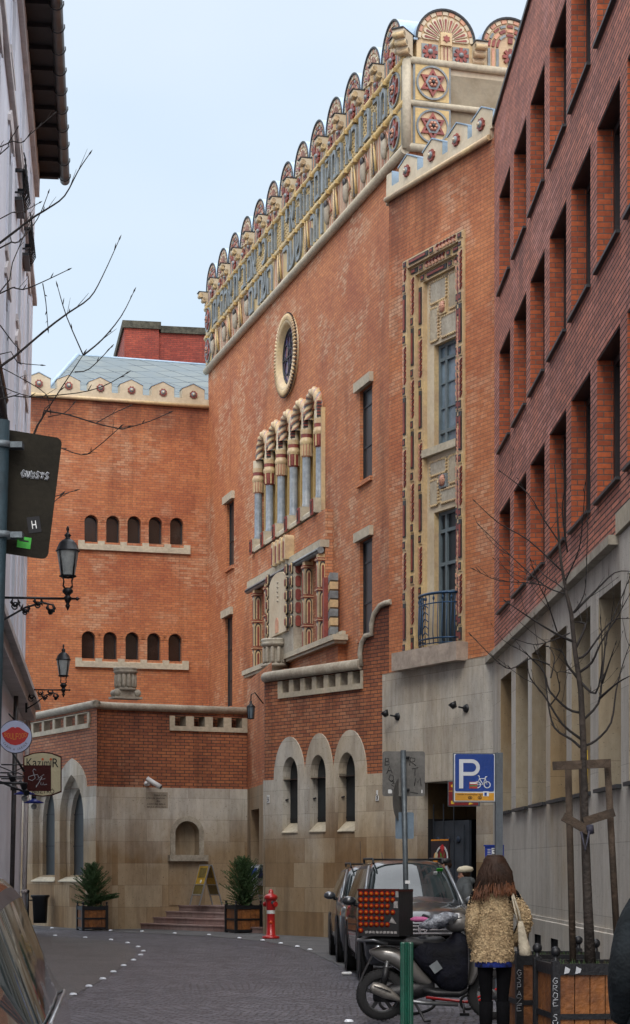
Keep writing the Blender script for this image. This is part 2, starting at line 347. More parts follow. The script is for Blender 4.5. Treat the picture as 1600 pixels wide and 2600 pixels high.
ASPH=plain('pavement_asphalt',(.115,.115,.118),.8,var=.3,scale=1.2,fine=40,bmp=.5)
DIRT=plain('city_ground',(.16,.15,.14),.9,var=.3,scale=.2)
g=MB(DIRT); g.add([(-400,-300,-.02),(400,-300,-.02),(400,700,-.02),(-400,700,-.02)],[(0,1,2,3)]); g.build('ground',kind='structure')
def sheet(name,pts,z,m):
    b=MB(m); tri=tessellate_polygon([[V((x,y,0)) for x,y in pts]]); b.add([(x,y,z) for x,y in pts],tri); return b.build(name,kind='structure')
def gp(*px): return [tuple(G(*p)[:2]) for p in px]
sheet('road',[(-7,-30),(7,-30),(7,56),(-30,62),(-30,44),(-6.9,47)],0.0,COB)
far=gp((92,2358),(206,2363),(344,2369),(430,2373),(531,2378),(608,2385),(667,2391),(714,2399),(760,2408),(800,2423),(840,2442),(900,2470),(960,2500))
sheet('pavement',[(-12,50.5)]+far+[(3.2,21),(5.2,21),(5.2,56),(-12,60)],.006,ASPH)
isl=gp((100,2380),(160,2381),(217,2384),(282,2391),(325,2401),(347,2417),(341,2430),(315,2452),(288,2471),(257,2491),(225,2508),(186,2530),(150,2560))
sheet('plaza',[(-12,44.5)]+isl+[(-3.0,16),(-4.4,16),(-6.8,46)],.008,COB2)
STUD=plain('road_stud_white',(.80,.84,.9),.35,var=.15,fine=60)
studs=[(132,2359),(206,2362),(281,2365),(361,2367.5),(444,2372),(531,2376),(608,2384.5),(667,2390),(713,2398),(755,2406),(787,2414),(140,2378),(216.5,2383),(282,2389),(324,2397),(351,2407),(364,2418),(357,2428),(339,2441),(314,2455),(288,2471),(261,2489),(226,2508),(186,2529),(886,2598)]
for i,(x,y) in enumerate(studs):
    p=G(x,y-1); b=MB(STUD)
    b.lathe(I,[(.001,.026),(.03,.024),(.045,.014),(.05,.0)],10)
    o=b.build('road_stud',label='small round white road stud set in the dark setts',cat='road stud',group='white road studs edging the setts')
    if i<11: o['label']='small round white road stud along the pavement edge before the steps and brown wall'
    elif i<24: o['label']='small round white road stud in the curved row round the pale plaza setts'
    else: o['label']='lone white road stud beside the scooter rear wheel'
    if i==24: del o['group']
    elif i>=11: o['group']='white road studs in the curved row round the plaza'
    o.location=(p.x,p.y,.01)
# ============================================================ SYNAGOGUE
SY=thing('synagogue','tall orange brick synagogue with ceramic inscription frieze, arcade, oval window and stone base','synagogue',(0,50,0))
MW=Wall((-3.37,61),(.2747,-.9615)); mf=MW.f; UE=19.6
holes=[]
def q(px,py,w=0): return MW.inv(px,py,w)
# oval window
uc,zc=q(732.5,903); RO=1.05; RI=.84
circ=lambda c,z,r,n=32:[(c+r*math.cos(2*math.pi*i/n),z+r*math.sin(2*math.pi*i/n)) for i in range(n)]
holes.append(circ(uc,zc,RI))
nar=[(583,594,1270,1438),(579,590,1563,1795),(924,945,978,1215),(924,945,1365,1615),(864,875,1628,1682)]
NW_=[]
for a,b_,t_,bt in nar:
    ub=MW.U(b_); ua=MW.U({594:576,590:572,945:914,875:851}[b_]); zt=MW.inv((a+b_)/2,t_)[1]; zb=MW.inv((a+b_)/2,bt)[1]; zb=max(zb,5.4)
    NW_.append((ua,ub,zb,zt)); holes.append(rect(ua,ub,zb,zt))
ac0=MW.U(656,.07); ac5=MW.U(812.8,.07); pitch=(ac5-ac0)/5
AZ0,AZ1=10.82,13.85
holes.append(rect(ac0+.02,ac5-.02,AZ0,13.3))
b=MB(BR_MAIN); b.wall(mf,rect(0,UE,3.0,17.3),holes,.16)
b.box(mf,0,UE,.6,8,17.2,19.0,CREAMW)
b.box(mf,.02,UE-.02,.65,14,0,17.2,BR_MAIN)
b.box(mf,.02,UE-.02,.6,.65,0,17.2,BR_MAIN)
b.build('main_wall',SY)
for (ua,ub,zb,zt) in NW_:
    b=MB(DKMET); y0=.11
    for x0,x1,z0,z1 in ((ua,ua+.05,zb,zt),(ub-.05,ub,zb,zt),(ua+.05,ub-.05,zb,zb+.05),(ua+.05,ub-.05,zt-.05,zt)): b.box(mf,x0,x1,y0-.03,y0+.04,z0,z1)
    z=zb+.8
    while z<zt-.3: b.box(mf,ua+.05,ub-.05,y0-.02,y0+.03,z,z+.04); z+=.95
    w=b.build('window',SY); b=MB(GL_GR); b.box(mf,ua+.05,ub-.05,y0,y0+.02,zb+.05,zt-.05); b.build('pane',w)
    b=MB(TRIM); b.box(mf,ua-.22,ub+.1,-.1,.02,zt,zt+.22); b.build('window_lintel',SY)
    b=MB(BR_MAIN); b.box(mf,ua-.1,ub+.04,-.07,.02,zb-.1,zb); b.build('window_sill',SY)
# oval surround
b=MB(CREAM); n=64
b.lathe(F(mf(uc,0,zc),mf.x,mf.z,mf.y),[(RO,.02),(RO,-.05),(RO-.06,-.11),(RI+.05,-.12),(RI-.02,-.08),(RI-.05,.02),(RI-.10,.06)],48,CREAM)
for i in range(n):
    a=2*math.pi*i/n; c=F(mf(uc+(RO-.06)*math.cos(a),-.10,zc+(RO-.06)*math.sin(a)),mf.x*math.cos(a)+mf.z*math.sin(a),mf.y,mf.z*math.cos(a)-mf.x*math.sin(a))
    b.ball(c,.055,1.9,.9,.75,8,5,CREAM); 
    c2=F(mf(uc+(RO-.02)*math.cos(a+.05),-.08,zc+(RO-.02)*math.sin(a+.05)),c.x,c.y,c.z); b.box(c2,-.09,.09,-.012,.02,-.014,.014,DARKC)
ov=b.build('oval_window_surround',SY)
b=MB(DKMET); b.lathe(F(mf(uc,0,zc),mf.x,mf.z,mf.y),[(RI-.09,.03),(RI-.09,.07),(RI-.14,.07),(RI-.14,.03),(RI-.09,.03)],40)
b.box(mf,uc-.7,uc+.7,.03,.06,zc-.015,zc+.015); b.box(mf,uc-.015,uc+.015,.034,.064,zc-.68,zc+.68)
for i in range(6):
    a=math.pi*i/6+.3; b.arcband(mf,uc+.42*math.cos(a*2),zc+.42*math.sin(a*2),.19,.215,0,6.283,.036,.06,20)
b.arcband(mf,uc,zc,.2,.23,0,6.283,.036,.06,20)
w=b.build('oval_window',SY); b=MB(GL_VI); b.prism(mf,circ(uc,zc,RI-.08),.06,.08); b.build('pane',w)
# ---------------- arcade of five arches
b=MB(CREAM)
bz=AZ0-.02
b.prism(mf,[(ac0-.05+a,z) for a,z in ((0,0),(pitch*5+.1,0),(pitch*5+.1,AZ1-bz-.3),(0,AZ1-bz-.3))] and rect(ac0-.05,ac5+.05,bz,AZ1-.2),.36,.40,CREAM)
b.box(mf,ac5+.17,ac5+.24,-.10,.02,AZ0-.3,13.1)
for k in range(5): b.arcband(mf,ac0+pitch*(k+.5),13.1,.55,.62,0,math.pi,-.03,.02,14)
b.build('arcade_backing',SY)
for k in range(5):
    c=ac0+pitch*(k+.5); b=MB(GL_DK); b.prism(mf,archpts(c-.36,c+.36,AZ0+.1,13.4),.33,.36); o=b.build('arcade_window',SY)
    b=MB(CREAM); b.box(mf,c+.36,c+.44,.05,.33,AZ0+.05,13.2,YEL); b.box(mf,c-.44,c-.36,.05,.33,AZ0+.05,13.2,YEL); b.build('frame',o)
def rope(b,cu,cz,r,rt,a0,a1,ni=84,nj=24):
    vs=[]
    for i in range(ni+1):
        a=a0+(a1-a0)*i/ni
        for j in range(nj):
            t=2*math.pi*j/nj; rr=rt*(1+.12*math.cos(3*t-13*a)); d=r+rr*math.cos(t)
            vs.append(mf(cu+d*math.cos(a),-.05+rr*math.sin(t),cz+d*math.sin(a)))
    pal=[CREAM,CREAM,GREYC,PINK]
    for i in range(ni):
        for j in range(nj):
            k=int(((3*j/nj)-(13*(a0+(a1-a0)*i/ni)/(2*math.pi)))*4+400)%4
            b.f.append([len(b.v)+i*nj+j,len(b.v)+i*nj+(j+1)%nj,len(b.v)+(i+1)*nj+(j+1)%nj,len(b.v)+(i+1)*nj+j]); b.m.append(b.mi(pal[k])); b.sm.append(True)
    b.v+=vs
for k in range(5):
    b=MB(CREAM); rope(b,ac0+pitch*(k+.5),13.16,pitch/2-.12,.125,-.25,math.pi+.25); b.build('rope_arch',SY)
for k in range(6):
    u=ac0+pitch*k; fr=F(mf(u,-.07,0),mf.x*.88,mf.y*.88,mf.z)
    b=MB(BLUESTONE); b.lathe(fr,[(.135,AZ0+.02),(.135,AZ0+.1),(.125,AZ0+.12),(.12,12.15)],18); col=b.build('column',SY)
    b=MB(CREAM)
    odd=k%2
    b.lathe(fr,[(.125,12.13),(.15,12.17),(.17,12.45)],16,REDC if odd else PINK)
    for j in range(12):
        a=2*math.pi*j/12; p=fr(.165*math.cos(a),.165*math.sin(a),0); c=F(p,fr.x*math.sin(a)-fr.y*math.cos(a),fr.x*math.cos(a)+fr.y*math.sin(a),fr.z)
        b.box(c,-.02,.02,-.03,.012,12.16,12.45,CREAM if not odd else (REDC if j%2 else CREAM))
    b.lathe(fr,[(.18,12.45),(.20,12.50),(.2,12.55),(.17,12.60),(.165,12.63)],18,CREAM)
    b.lathe(fr,[(.168,12.63),(.170,12.72)],18,REDC); b.lathe(fr,[(.175,12.72),(.18,12.80),(.18,12.84)],18,CREAM)
    b.lathe(fr,[(.17,12.84),(.15,13.0),(.13,13.35)] if 0<k<5 else [(.17,12.84),(.17,13.05)],16,CREAMW)
    if 0<k<6:
        for j in range(5): b.box(fr,.06,.17,-.13,.0,12.88+.08*j,12.92+.08*j,DARKC); b.box(fr,.06,.165,-.125,.0,12.92+.08*j,12.96+.08*j,REDC)
    b.build('capital',col)
b=MB(TRIM)
u0=ac0-.25;u1=ac5+.2
b.prism(F(mf.o,mf.y,mf.x,mf.z),[(.35,AZ0-.0),(-.18,AZ0-.20),(-.24,AZ0-.26),(-.24,AZ0-.36),(.0,AZ0-.36),(.35,AZ0-.3)],u0,u1)
for k in range(6):
    u=ac0+pitch*k; b.box(mf,u-.15,u+.15,-.27,0,AZ0-.34,AZ0+.02)
sl_=b.build('arcade_sill',SY)
for k in range(6):
    u=ac0+pitch*k; b=MB(REDC); b.box(mf,u-.09,u+.09,-.31,-.272,AZ0-.40,AZ0+.0); b.box(mf,u-.055,u+.055,-.325,-.312,AZ0-.34,AZ0-.06,DARKC); b.box(mf,u-.025,u+.025,-.335,-.327,AZ0-.28,AZ0-.12,REDC); b.build('plaque',sl_)
# ---------------- middle bay and relief window
ub0=MW.U(636,.25); ub1=MW.U(826,.2)
RZ0,RZ1=7.16,9.32
b=MB(BR_MAIN); b.wall(mf.at(0,-.2,0),rect(ub0,ub1,3.0,10.42),[rect(ub0+.15,ub1-.12,RZ0,RZ1)],.5)
b.box(mf,ub1-.001,ub1,-.2,0,6.0,10.42)
b.box(mf,ub1+.0,MW.U(843,.35),-.2,0,6.0,7.05); b.build('middle_bay',SY)
b=MB(TRIM)
b.box(mf,ub0-.05,ub1+.02,-.34,-.1,RZ1+.16,RZ1+.34); b.box(mf,ub0-.35,MW.U(843,.45),-.42,-.05,RZ0-.13,RZ0); b.box(mf,ub0-.35,MW.U(843,.42),-.36,-.05,RZ0-.2,RZ0-.13)
lt=b.build('relief_window_ledges',SY)
b=MB(GREYC); b.tube([(ub0-.05,-.32,RZ1+.08),(ub1+.02,-.32,RZ1+.08)],.085,10,fr=mf)
u=ub0
while u<ub1: b.ball(F(mf(u,-.40,RZ1+.07)),.028,n=6,k=4,m=DARKC); u+=.09
b.build('rope_moulding',lt)
b=MB(TRIMG); b.box(mf,ub0+.1,ub1-.1,.25,.3,RZ0,RZ1); b.box(mf,ub0+.1,ub1-.1,-.15,.25,RZ0,RZ0+.02,TRIM); b.build('relief_window_backing',SY)
for cx in (647,676.7,774.6,810):
    u=MW.U(cx,.32); b=MB(CREAM); b.box(mf,u-.10,u+.10,-.36,-.14,RZ0,RZ1)
    for j in range(3):
        h=(RZ1-RZ0)/2.9; z0=RZ0-.15+j*h; 
        for face in (0,1):
            fr=mf.at(u,-.36,0) if face==0 else F(mf(u+.1,-.25,0),mf.y,-mf.x,mf.z)
            a0=max(z0,RZ0+.02)
            b.prism(fr,archpts(-.085,.085,a0,z0+h-.1,8,.13),-.012,.0,DARKC if face else GREYC,back=False)
            b.prism(fr,archpts(-.06,.06,a0,z0+h-.15,8,.11),-.02,-.012,CREAM,back=False)
            b.prism(fr,archpts(-.028,.028,a0,z0+h-.2,8,.05),-.03,-.02,REDC,back=False)
        b.box(mf,u-.125,u+.125,-.39,-.13,z0+h-.1,z0+h-.02,REDC)
        b.box(mf,u-.13,u+.13,-.395,-.13,z0+h-.075,z0+h-.055,CREAM)
    b.build('relief_column',SY)
# centre pilaster
ua=MW.U(694,.35); uz=MW.U(752,.35); uc2=(ua+uz)/2
b=MB(CREAMW); b.prism(mf,archpts(ua+.1,uz-.42,RZ0+.55,RZ1+.02,10,.35),-.50,-.14)
b.prism(mf,archpts(uc2-.35,uc2-.05,RZ0+.6,RZ0+1.0,8),-.515,-.50,PINK)
for j in range(5): b.ball(F(mf(uc2-.1,-.50,RZ1-.25-.12*j)),.04,n=8,k=5,m=TRIMG)
for s_ in (ua+.04,uz-.36,uz-.1):
    for j in range(5):
        z=RZ0+.6+j*.34; fr=mf.at(s_,-.5 if s_<uz-.2 else -.43,z+.16)
        for w2,h2,y2,m2 in ((.17,.30,.0,DARKC),(.14,.27,-.02,CREAM),(.085,.19,-.035,DARKC),(.065,.16,-.045,REDC)): b.prism(F(fr(0,y2,0),fr.x,fr.y,fr.z),[(w2/2*a,h2/2*c) for a,c in ((-.5,-1),(.5,-1),(1,-.7),(1,.7),(.5,1),(-.5,1),(-1,.7),(-1,-.7))],-.02,.03,m2)
        b.prism(F(mf(uz-.0,-.30,z+.16),mf.y,-mf.x,mf.z),[(.07*a,.14*c) for a,c in ((-.5,-1),(.5,-1),(1,-.7),(1,.7),(.5,1),(-.5,1),(-1,.7),(-1,-.7))],-.03,.02,REDC)
b.box(mf,ua,uz,-.42,-.1,RZ0,RZ1,TRIMG)
b.build('centre_pilaster',SY)
b=MB(CREAM)
for j in range(4):
    u=ua+.12+j*.40; hh=.55+.0*j; b.prism(mf,archpts(u,u+.27,RZ1+.3,RZ1+.3+hh+.1,8),-.45,-.05); b.prism(mf,archpts(u+.08,u+.19,RZ1+.34,RZ1+.3+hh-.06,8),-.47,-.45,REDC)
    b.prism(mf,archpts(u+.05,u+.22,RZ1+.32,RZ1+.3+hh,8),-.46,-.45,CREAMW)
b.build('organ_pipe_crest',SY)
b=MB(TRIMG)
def pulpit(b,fr,k=1.0,n=6):
    b.lathe(fr,[(.02,0),(.42*k,.0),(.46*k,.06),(.40*k,.10)],20); b.lathe(fr,[(.36*k,.1),(.36*k,.55)],20,TRIMG)
    for j in range(n*2):
        a=2*math.pi*j/(n*2); c=F(fr(.39*k*math.cos(a),.39*k*math.sin(a),0),fr.x,fr.y,fr.z); b.lathe(c,[(.0,.1),(.055,.1),(.07,.17),(.07,.5),(.05,.55)],8,TRIMG)
    b.lathe(fr,[(.40*k,.55),(.48*k,.6),(.50*k,.66),(.46*k,.69),(.50*k,.73),(.48*k,.78),(.01,.8)],20)
pf=F(mf(uc2-.15,-.55,RZ0-.32),mf.x*.75,mf.y*.75,mf.z*.95); pulpit(b,pf,1.05)
b.box(F(mf(uc2-.15,-.5,RZ0-.95),mf.x,mf.y,mf.z),-.36,.36,-.25,.4,0,.18)
for s_ in (-1,1):
    c=F(mf(uc2-.15+s_*.27,-.75,RZ0-.6),mf.x,mf.z,mf.y); b.lathe(c,[(.0,-.06),(.12,-.06),(.14,0),(.14,.5),(.0,.5)],14); b.lathe(c,[(.06,-.10),(.07,-.06)],10)
b.lathe(F(mf(uc2-.15,-.6,RZ0-.8),mf.x,mf.y,mf.z),[(.36,.0),(.30,.1),(.16,.3),(.24,.45),(.34,.5)],16)
b.build('stone_pulpit_bracket',SY)
u=MW.U(826,.3)
b=MB(REDC); b.box(mf,u-.02,u+.1,-.36,-.1,RZ0,RZ0+1.5)
for j in range(7): b.prism(mf,[(u+.11,RZ0+.02+j*.22),(u+.27,RZ0+.1+j*.22),(u+.27,RZ0+.28+j*.22),(u+.11,RZ0+.20+j*.22)],-.26,-.05,CREAM if j%2 else GREYC)
b.build('spiral_strip',SY)
# ---------------- ceramic band
b=MB(CREAM)
Z0,Z1,Z2=17.25,18.27,19.2
scale=[(0,0)]
b.box(mf,-.02,UE+.02,-.05,.3,Z0,Z2+.02,CREAM)
b.build('frieze_wall',SY)
def molding(name,z,r,m,m2=None):
    b=MB(m); b.tube([(-.05,-.06,z),(UE+.05,-.06,z),],r,10,fr=mf)
    if m2:
        u=.4
        while u<UE: b.box(mf,u-.07,u+.07,-.2,-.05,z-.1,z-.02,m2); u+=.75
    return b.build(name,SY)
molding('lower_moulding',Z0,.11,TRIM); molding('middle_moulding',Z1,.085,YEL,YEL); molding('upper_moulding',Z2,.085,YEL,YEL)
b=MB(YEL)   # honeycomb ground of small scales
for row in range(8):
    z=Z1+.12+row*.1
    n=int(17.6/.17)
    for i in range(n):
        u=1.0+i*.17+(row%2)*.085
        b.prism(mf,[(u,z),(u+.04,z-.045),(u+.12,z-.045),(u+.155,z),(u+.12,z+.045),(u+.04,z+.045)],-.075,-.05,YEL,back=False)
b.build('honeycomb_tiles',SY)
b=MB(GREYC); b.box(mf,.95,UE-.95,-.056,-.05,Z1+.06,Z2-.06); b.build('tile_ground',SY)
b=MB(PINK); b.box(mf,.95,UE-.95,-.056,-.05,Z0+.08,Z1-.06)
u=1.0
while u<UE-.95:
    b.box(mf,u,u+.045,-.075,-.05,Z0+.1,Z1-.08,CREAMW if int(u*10)%2 else PINK); b.box(mf,u+.05,u+.062,-.06,-.05,Z0+.1,Z1-.1,REDC); u+=.09
b.build('striped_ground',SY)
def letters(word_px,z0,z1,w=None):
    for ch,x0,x1 in word_px:
        b=MB(GREYC); b.text(mf.at(0,-.06,0),ch,(z1-z0),x0,z0,0,.075,GREYC,w=x1-x0); b.build('hebrew_letter',SY)
top="מה נורא המקום הזה אין זה כי אם בית אלהים"
u=UE-1.12; tot=sum(1 if c!=' ' else .45 for c in top); cw=(UE-2.3)/tot
wp=[]
for c in top:
    if c==' ': u-=cw*.45; continue
    k=.32 if c in 'יוזן' else .85
    wp.append((c,u-cw*(.5+k/2),u-cw*(.5-k/2))); u-=cw
letters([(c,a,b_) for c,a,b_ in wp if c not in 'י'],Z1+.13,Z2-.1)
letters([(c,a,b_) for c,a,b_ in wp if c in 'י'],Z1+.5,Z2-.1)
for word,xa,xb in (("וזה",800,834),("שער",729,778),("השמים",642,702)):
    A=MW.U(xa);B=MW.U(xb); cw=(B-A)/len(word); u=B
    for c in word:
        k=.35 if c in 'יוז' else .9
        letters([(c,u-cw*(.5+k/2),u-cw*(.5-k/2))],(Z0+.16) if c!='י' else Z0+.45,Z1-.12); u-=cw
    b=MB(YEL); b.box(mf,A-.05,B+.05,-.08,-.05,Z0+.1,Z1-.08); b.build('letter_ground',SY)
def palm(u):
    b=MB(CREAM)
    for s_ in (-1,1):
        for j in range(9):
            z=Z0+.18+j*.075; b.tube([(u,-.1,z),(u+s_*.11,-.12,z+.02),(u+s_*(.2-.012*j),-.1,z+.09)],[.018,.016,.008],5,fr=mf,m=CREAM if s_<0 else GREYC)
    b.tube([(u,-.1,Z0+.14),(u+.02,-.14,Z0+.5),(u-.08,-.12,Z1-.1)],[.035,.03,.015],6,fr=mf,m=CREAM)
    b.tube([(u+.22,-.1,Z0+.2),(u+.25,-.14,Z0+.5),(u+.1,-.12,Z1-.12)],[.04,.03,.015],6,fr=mf,m=YEL)
    b.build('palm_sprig',SY)
def knot(u):
    b=MB(TRIMG); b.ball(F(mf(u,-.12,Z0+.48),mf.x,mf.y,mf.z),.10,1,.8,2.6,10,7,TRIMG); b.ball(F(mf(u,-.15,Z0+.72),mf.x,mf.y,mf.z),.07,1,.8,1.6,8,6,DARKC)
    for s_ in (-1,1):
        for j in range(3): b.tube([(u+s_*.08,-.08,Z0+.5-.045*j),(u+s_*.3,-.09,Z0+.53-.045*j)],.014,5,fr=mf,m=(PINK,REDC,CREAM)[j])
        b.tube([(u,-.08,Z1-.12),(u+s_*.17,-.09,Z1-.3),(u+s_*.24,-.08,Z1-.5)],.02,5,fr=mf,m=PINK)
    b.build('tassel_knot',SY)
for x in (788,718,861,908,958,559,589,618): palm(MW.U(x))
for x in (890,935,988,842,550,579,607,637): knot(MW.U(x))
def rosette(b,fr,r,frame=True):
    if frame:
        b.box(fr,-r*1.2,r*1.2,-.05,.0,-r*1.2,r*1.2,GREYC); b.box(fr,-r*1.08,r*1.08,-.06,-.05,-r*1.08,r*1.08,YEL)
    b.arcband(fr,0,0,r*.93,r*1.04,0,6.2831,-.10,-.05,28,GREYC); b.prism(fr,circ(0,0,r*.93,28),-.066,-.06,CREAM,back=False)
    for s_ in (0,1):
        P=[(r*.88*math.cos(math.pi/2+s_*math.pi+2*math.pi*i/3),r*.88*math.sin(math.pi/2+s_*math.pi+2*math.pi*i/3)) for i in range(3)]
        Pi=[(x*.68,z*.68) for x,z in P]
        for i in range(3):
            j=(i+1)%3; b.prism(fr,[P[i],P[j],Pi[j],Pi[i]],-.11-.006*s_,-.066,REDC)
    b.prism(fr,circ(0,0,r*.48,6),-.122,-.066,GREYC); b.prism(fr,circ(0,0,r*.32,6),-.14,-.122,REDC)
    for i in range(6): b.ball(F(fr(r*.2*math.cos(i*1.047),-.14,r*.2*math.sin(i*1.047)),fr.x,fr.y,fr.z),r*.1,n=6,k=4,m=PINK)
    b.ball(F(fr(0,-.15,0),fr.x,fr.y,fr.z),r*.12,n=8,k=5,m=DARKC)
def part_ros(fr,r,name='star_rosette'):
    b=MB(GREYC); rosette(b,fr,r); b.build(name,SY)
for u in (.5,UE-.5):
    part_ros(mf.at(u,-.05,(Z1+Z2)/2),.36); part_ros(mf.at(u,-.05,(Z0+Z1)/2+.02),.36)
def lunette(fr,style,zb):
    """fr origin at centre, wall plane; arch shaped gable with ceramic ornament"""
    r=.66; zc=zb+.48; b=MB(CREAM)
    b.prism(fr,[(-r,zb),(r,zb)]+[(r*math.cos(math.pi*i/20),zc+r*math.sin(math.pi*i/20)) for i in range(21)],-.05,.30,CREAM)
    for i in range(13):
        a=math.pi*i/13; b.arcband(fr,0,zc,r*.86,r*.97,a+.02,a+math.pi/13-.02,-.08,-.05,3,PINK if i%2 else CREAMW)
    if style:
        for i in range(11):
            a=math.pi*(i+.5)/11; c=fr.at(0,0,zc-.02).rot(a,'y')
            b.prism(c,[(.16,-.012),(.16,.012)]+[(.50+.05*math.sin(t*math.pi/6),.055*math.cos(t*math.pi/6)) for t in range(7)],-.09,-.05,CREAMW)
            b.prism(c,[(.22,-.006),(.22,.006),(.48,.024),(.50,0),(.48,-.024)],-.10,-.09,REDC,back=False)
        b.box(fr,-.13,.13,-.14,-.05,zc-.12,zc+.16,CREAM); b.prism(fr,[(.09*math.cos(i*math.pi/6)*(1 if i%2 else .6),zc+.02+.09*math.sin(i*math.pi/6)*(1 if i%2 else .6)) for i in range(12)],-.16,-.14,REDC)
        b.box(fr,-.11,.11,-.09,-.05,zb+.02,zc-.12,CREAM); b.box(fr,-.05,-.03,-.1,-.09,zb+.04,zc-.14,REDC); b.box(fr,.03,.05,-.1,-.09,zb+.04,zc-.14,REDC)
        for s_ in (-1,1):
            c=fr.at(s_*.36,0,zb+.2); b.box(c,-.19,.19,-.07,-.05,-.18,.18,GREYC)
            for k in range(8): a=k*math.pi/4; b.box(c.rot(a,'y'),.03,.17,-.1,-.07,-.035,.035,REDC)
            b.ball(F(c(0,-.1,0),c.x,c.y,c.z),.06,n=8,k=5,m=GREYC)
    else:
        for k,(ra,rb,m_) in enumerate(((.72,.80,GREYC),(.56,.66,PINK),(.42,.5,GREYC))):
            for i in range(9-2*k):
                n=9-2*k; a=math.pi*i/n; b.arcband(fr,0,zc,r*ra,r*rb,a+.04,a+math.pi/n-.04,-.08,-.05,3,m_ if i%2 else REDC)
        for s_ in (-1,1):
            for k,(xx,m_) in enumerate(((.5,GREYC),(.4,PINK),(.3,GREYC))): b.box(fr,s_*xx-.03,s_*xx+.03,-.08,-.05,zb+.05,zc-.03,m_)
        c=fr.at(0,0,zb+.3)
        for k in range(8): a=k*math.pi/4; b.box(c.rot(a,'y'),.03,.18,-.1,-.05,-.035,.035,REDC)
        b.ball(F(c(0,-.1,0),c.x,c.y,c.z),.06,n=8,k=5,m=GREYC)
        b.box(fr,-.05,.05,-.1,-.05,zc+.12,zc+.24,REDC)
    o=b.build('gable_lunette',SY)
    b=MB(ZINC); b.arcband(fr,0,zc,r,r+.035,0,math.pi,-.09,.75,20,ZINC); b.arcband(fr,0,zc,r,r+.04,0,math.pi,-.11,-.09,20,DKMET)
    b.box(fr,-r-.08,-r+.01,-.09,.75,zc-.05,zc,ZINC); b.build('zinc_cover',o)
def corbel(fr,zb,wd=.135,pr=.33,k=.80):
    b=MB(CREAMW); fr=F(fr(0,0,zb),fr.x,fr.y,fr.z*k); zb=0
    prof=[(0,zb+.52),(-pr,zb+.52),(-pr,zb+.40),(-pr+.03,zb+.35),(-pr+.11,zb+.34),(-pr+.11,zb+.25),(-pr+.14,zb+.19),(-pr+.22,zb+.18),(-pr+.22,zb+.10),(-pr+.26,zb+.02),(0,zb+.0)]
    b.prism(F(fr.o,fr.y,fr.x,fr.z),prof,-wd,wd)
    for k,(y,z) in enumerate(((-pr+.05,zb+.40),(-pr+.16,zb+.24),(-pr+.27,zb+.08))): b.tube([(-wd,y,z),(wd,y,z)],.065,10,fr=fr,m=CREAM)
    b.box(fr,-wd-.01,wd+.01,-pr-.03,.25,zb+.52,zb+.55,DKMET)
    b.build('stepped_corbel',SY)
pc=(UE-1.66)/12
for k in range(13): lunette(mf.at(.83+pc*k,0,0),(k+0)%2,Z2+.02)
for k in range(14): corbel(mf.at(.83+pc*(k-.5),0,0),Z2+.06)
# end face
C=mf(UE,0,0); EW=Wall((C.x,C.y),(.9615,.2747)); ef=EW.f
b=MB(CREAMW); b.box(ef,.0,9,.0,.3,Z0-.0,Z2+.02,CREAMW); b.box(ef,0,9,.02,.3,0,Z0-.01,BR_MAIN); b.build('end_wall',SY)
b=MB(TRIM)
for z,r_ in ((Z0+.05,.09),(Z1,.07),(Z2,.085)): b.tube([(-.05,-.05,z),(9,-.05,z)],r_,10,fr=ef)
b.tube([(-.03,-.05,Z0),(-.03,-.05,Z2)],.1,10,fr=ef); b.build('end_mouldings',SY)
part_ros(ef.at(.55,-.02,(Z1+Z2)/2),.36); part_ros(ef.at(.55,-.02,(Z0+Z1)/2+.02),.36)
for k in range(4): lunette(ef.at(.86+1.52*k,0,0),(k+1)%2,Z2+.02)
for k in range(1,5): corbel(ef.at(.86+1.52*(k-.5),0,0),Z2+.06)
corbel(F(mf(UE,0,0),(mf.x+ef.x)*.5,(mf.y+ef.y)*.7,(0,0,1)).at(0,0,0),Z2+.06,.19,.46,.9)
# ============================================================ WING with five-light windows
WJ=MW.f(0,0,0); WW=Wall((WJ.x-.957*6.1,WJ.y-.2895*6.1),(.957,.2895)); wf=WW.f
wins=[]
for z0,z1,xs in ((1376,1308,(232,287,341,395,449)),(1672,1603,(225,280,336,391,445))):
    for x,dy in zip(xs,(0,2,3,5,7)): wins.append((WW.U(x),WW.inv(x,z0+dy)[1],WW.inv(x,z1+dy)[1]))
LWX=6.1+.3
b=MB(BR_WING); b.wall(wf,rect(.1,LWX,3.4,16.12),[archpts(u-.215,u+.215,z0,z1,12) for u,z0,z1 in wins],.28)
cc=.6; P=[]
for i in range(9):
    a=math.pi/2*i/8; P.append((.1-cc*math.sin(a),cc-cc*math.cos(a)))
P.append((-.5,9))
for z0 in (3.4,):
    vs=[wf(x,y,z) for x,y in P for z in (z0,16.12)]
    b.add(vs,[(2*i,2*i+2,2*i+3,2*i+1) for i in range(len(P)-1)],BR_WING,True)
b.build('wing_wall',SY)
for u,z0,z1 in wins:
    b=MB(DKMET); b.arcband(wf,u,z1-.215,.185,.215,0,math.pi,.2,.25,12); b.box(wf,u-.215,u-.18,.2,.25,z0,z1-.215); b.box(wf,u+.18,u+.215,.2,.25,z0,z1-.215); b.box(wf,u-.18,u+.18,.2,.25,z0,z0+.03)
    w=b.build('arched_window',SY); b=MB(GL_DK); b.prism(wf,archpts(u-.185,u+.185,z0+.02,z1-.02,12),.23,.25); b.build('pane',w)
    b=MB(BR_MAIN)
    for i in range(15):
        a=math.pi*(i+.5)/15; c=wf.at(u,0,z1-.215).rot(a,'y'); b.box(c,.225,.40,-.012,.01,-.024,.024,BR_MAIN)
    b.build('brick_arch',SY)
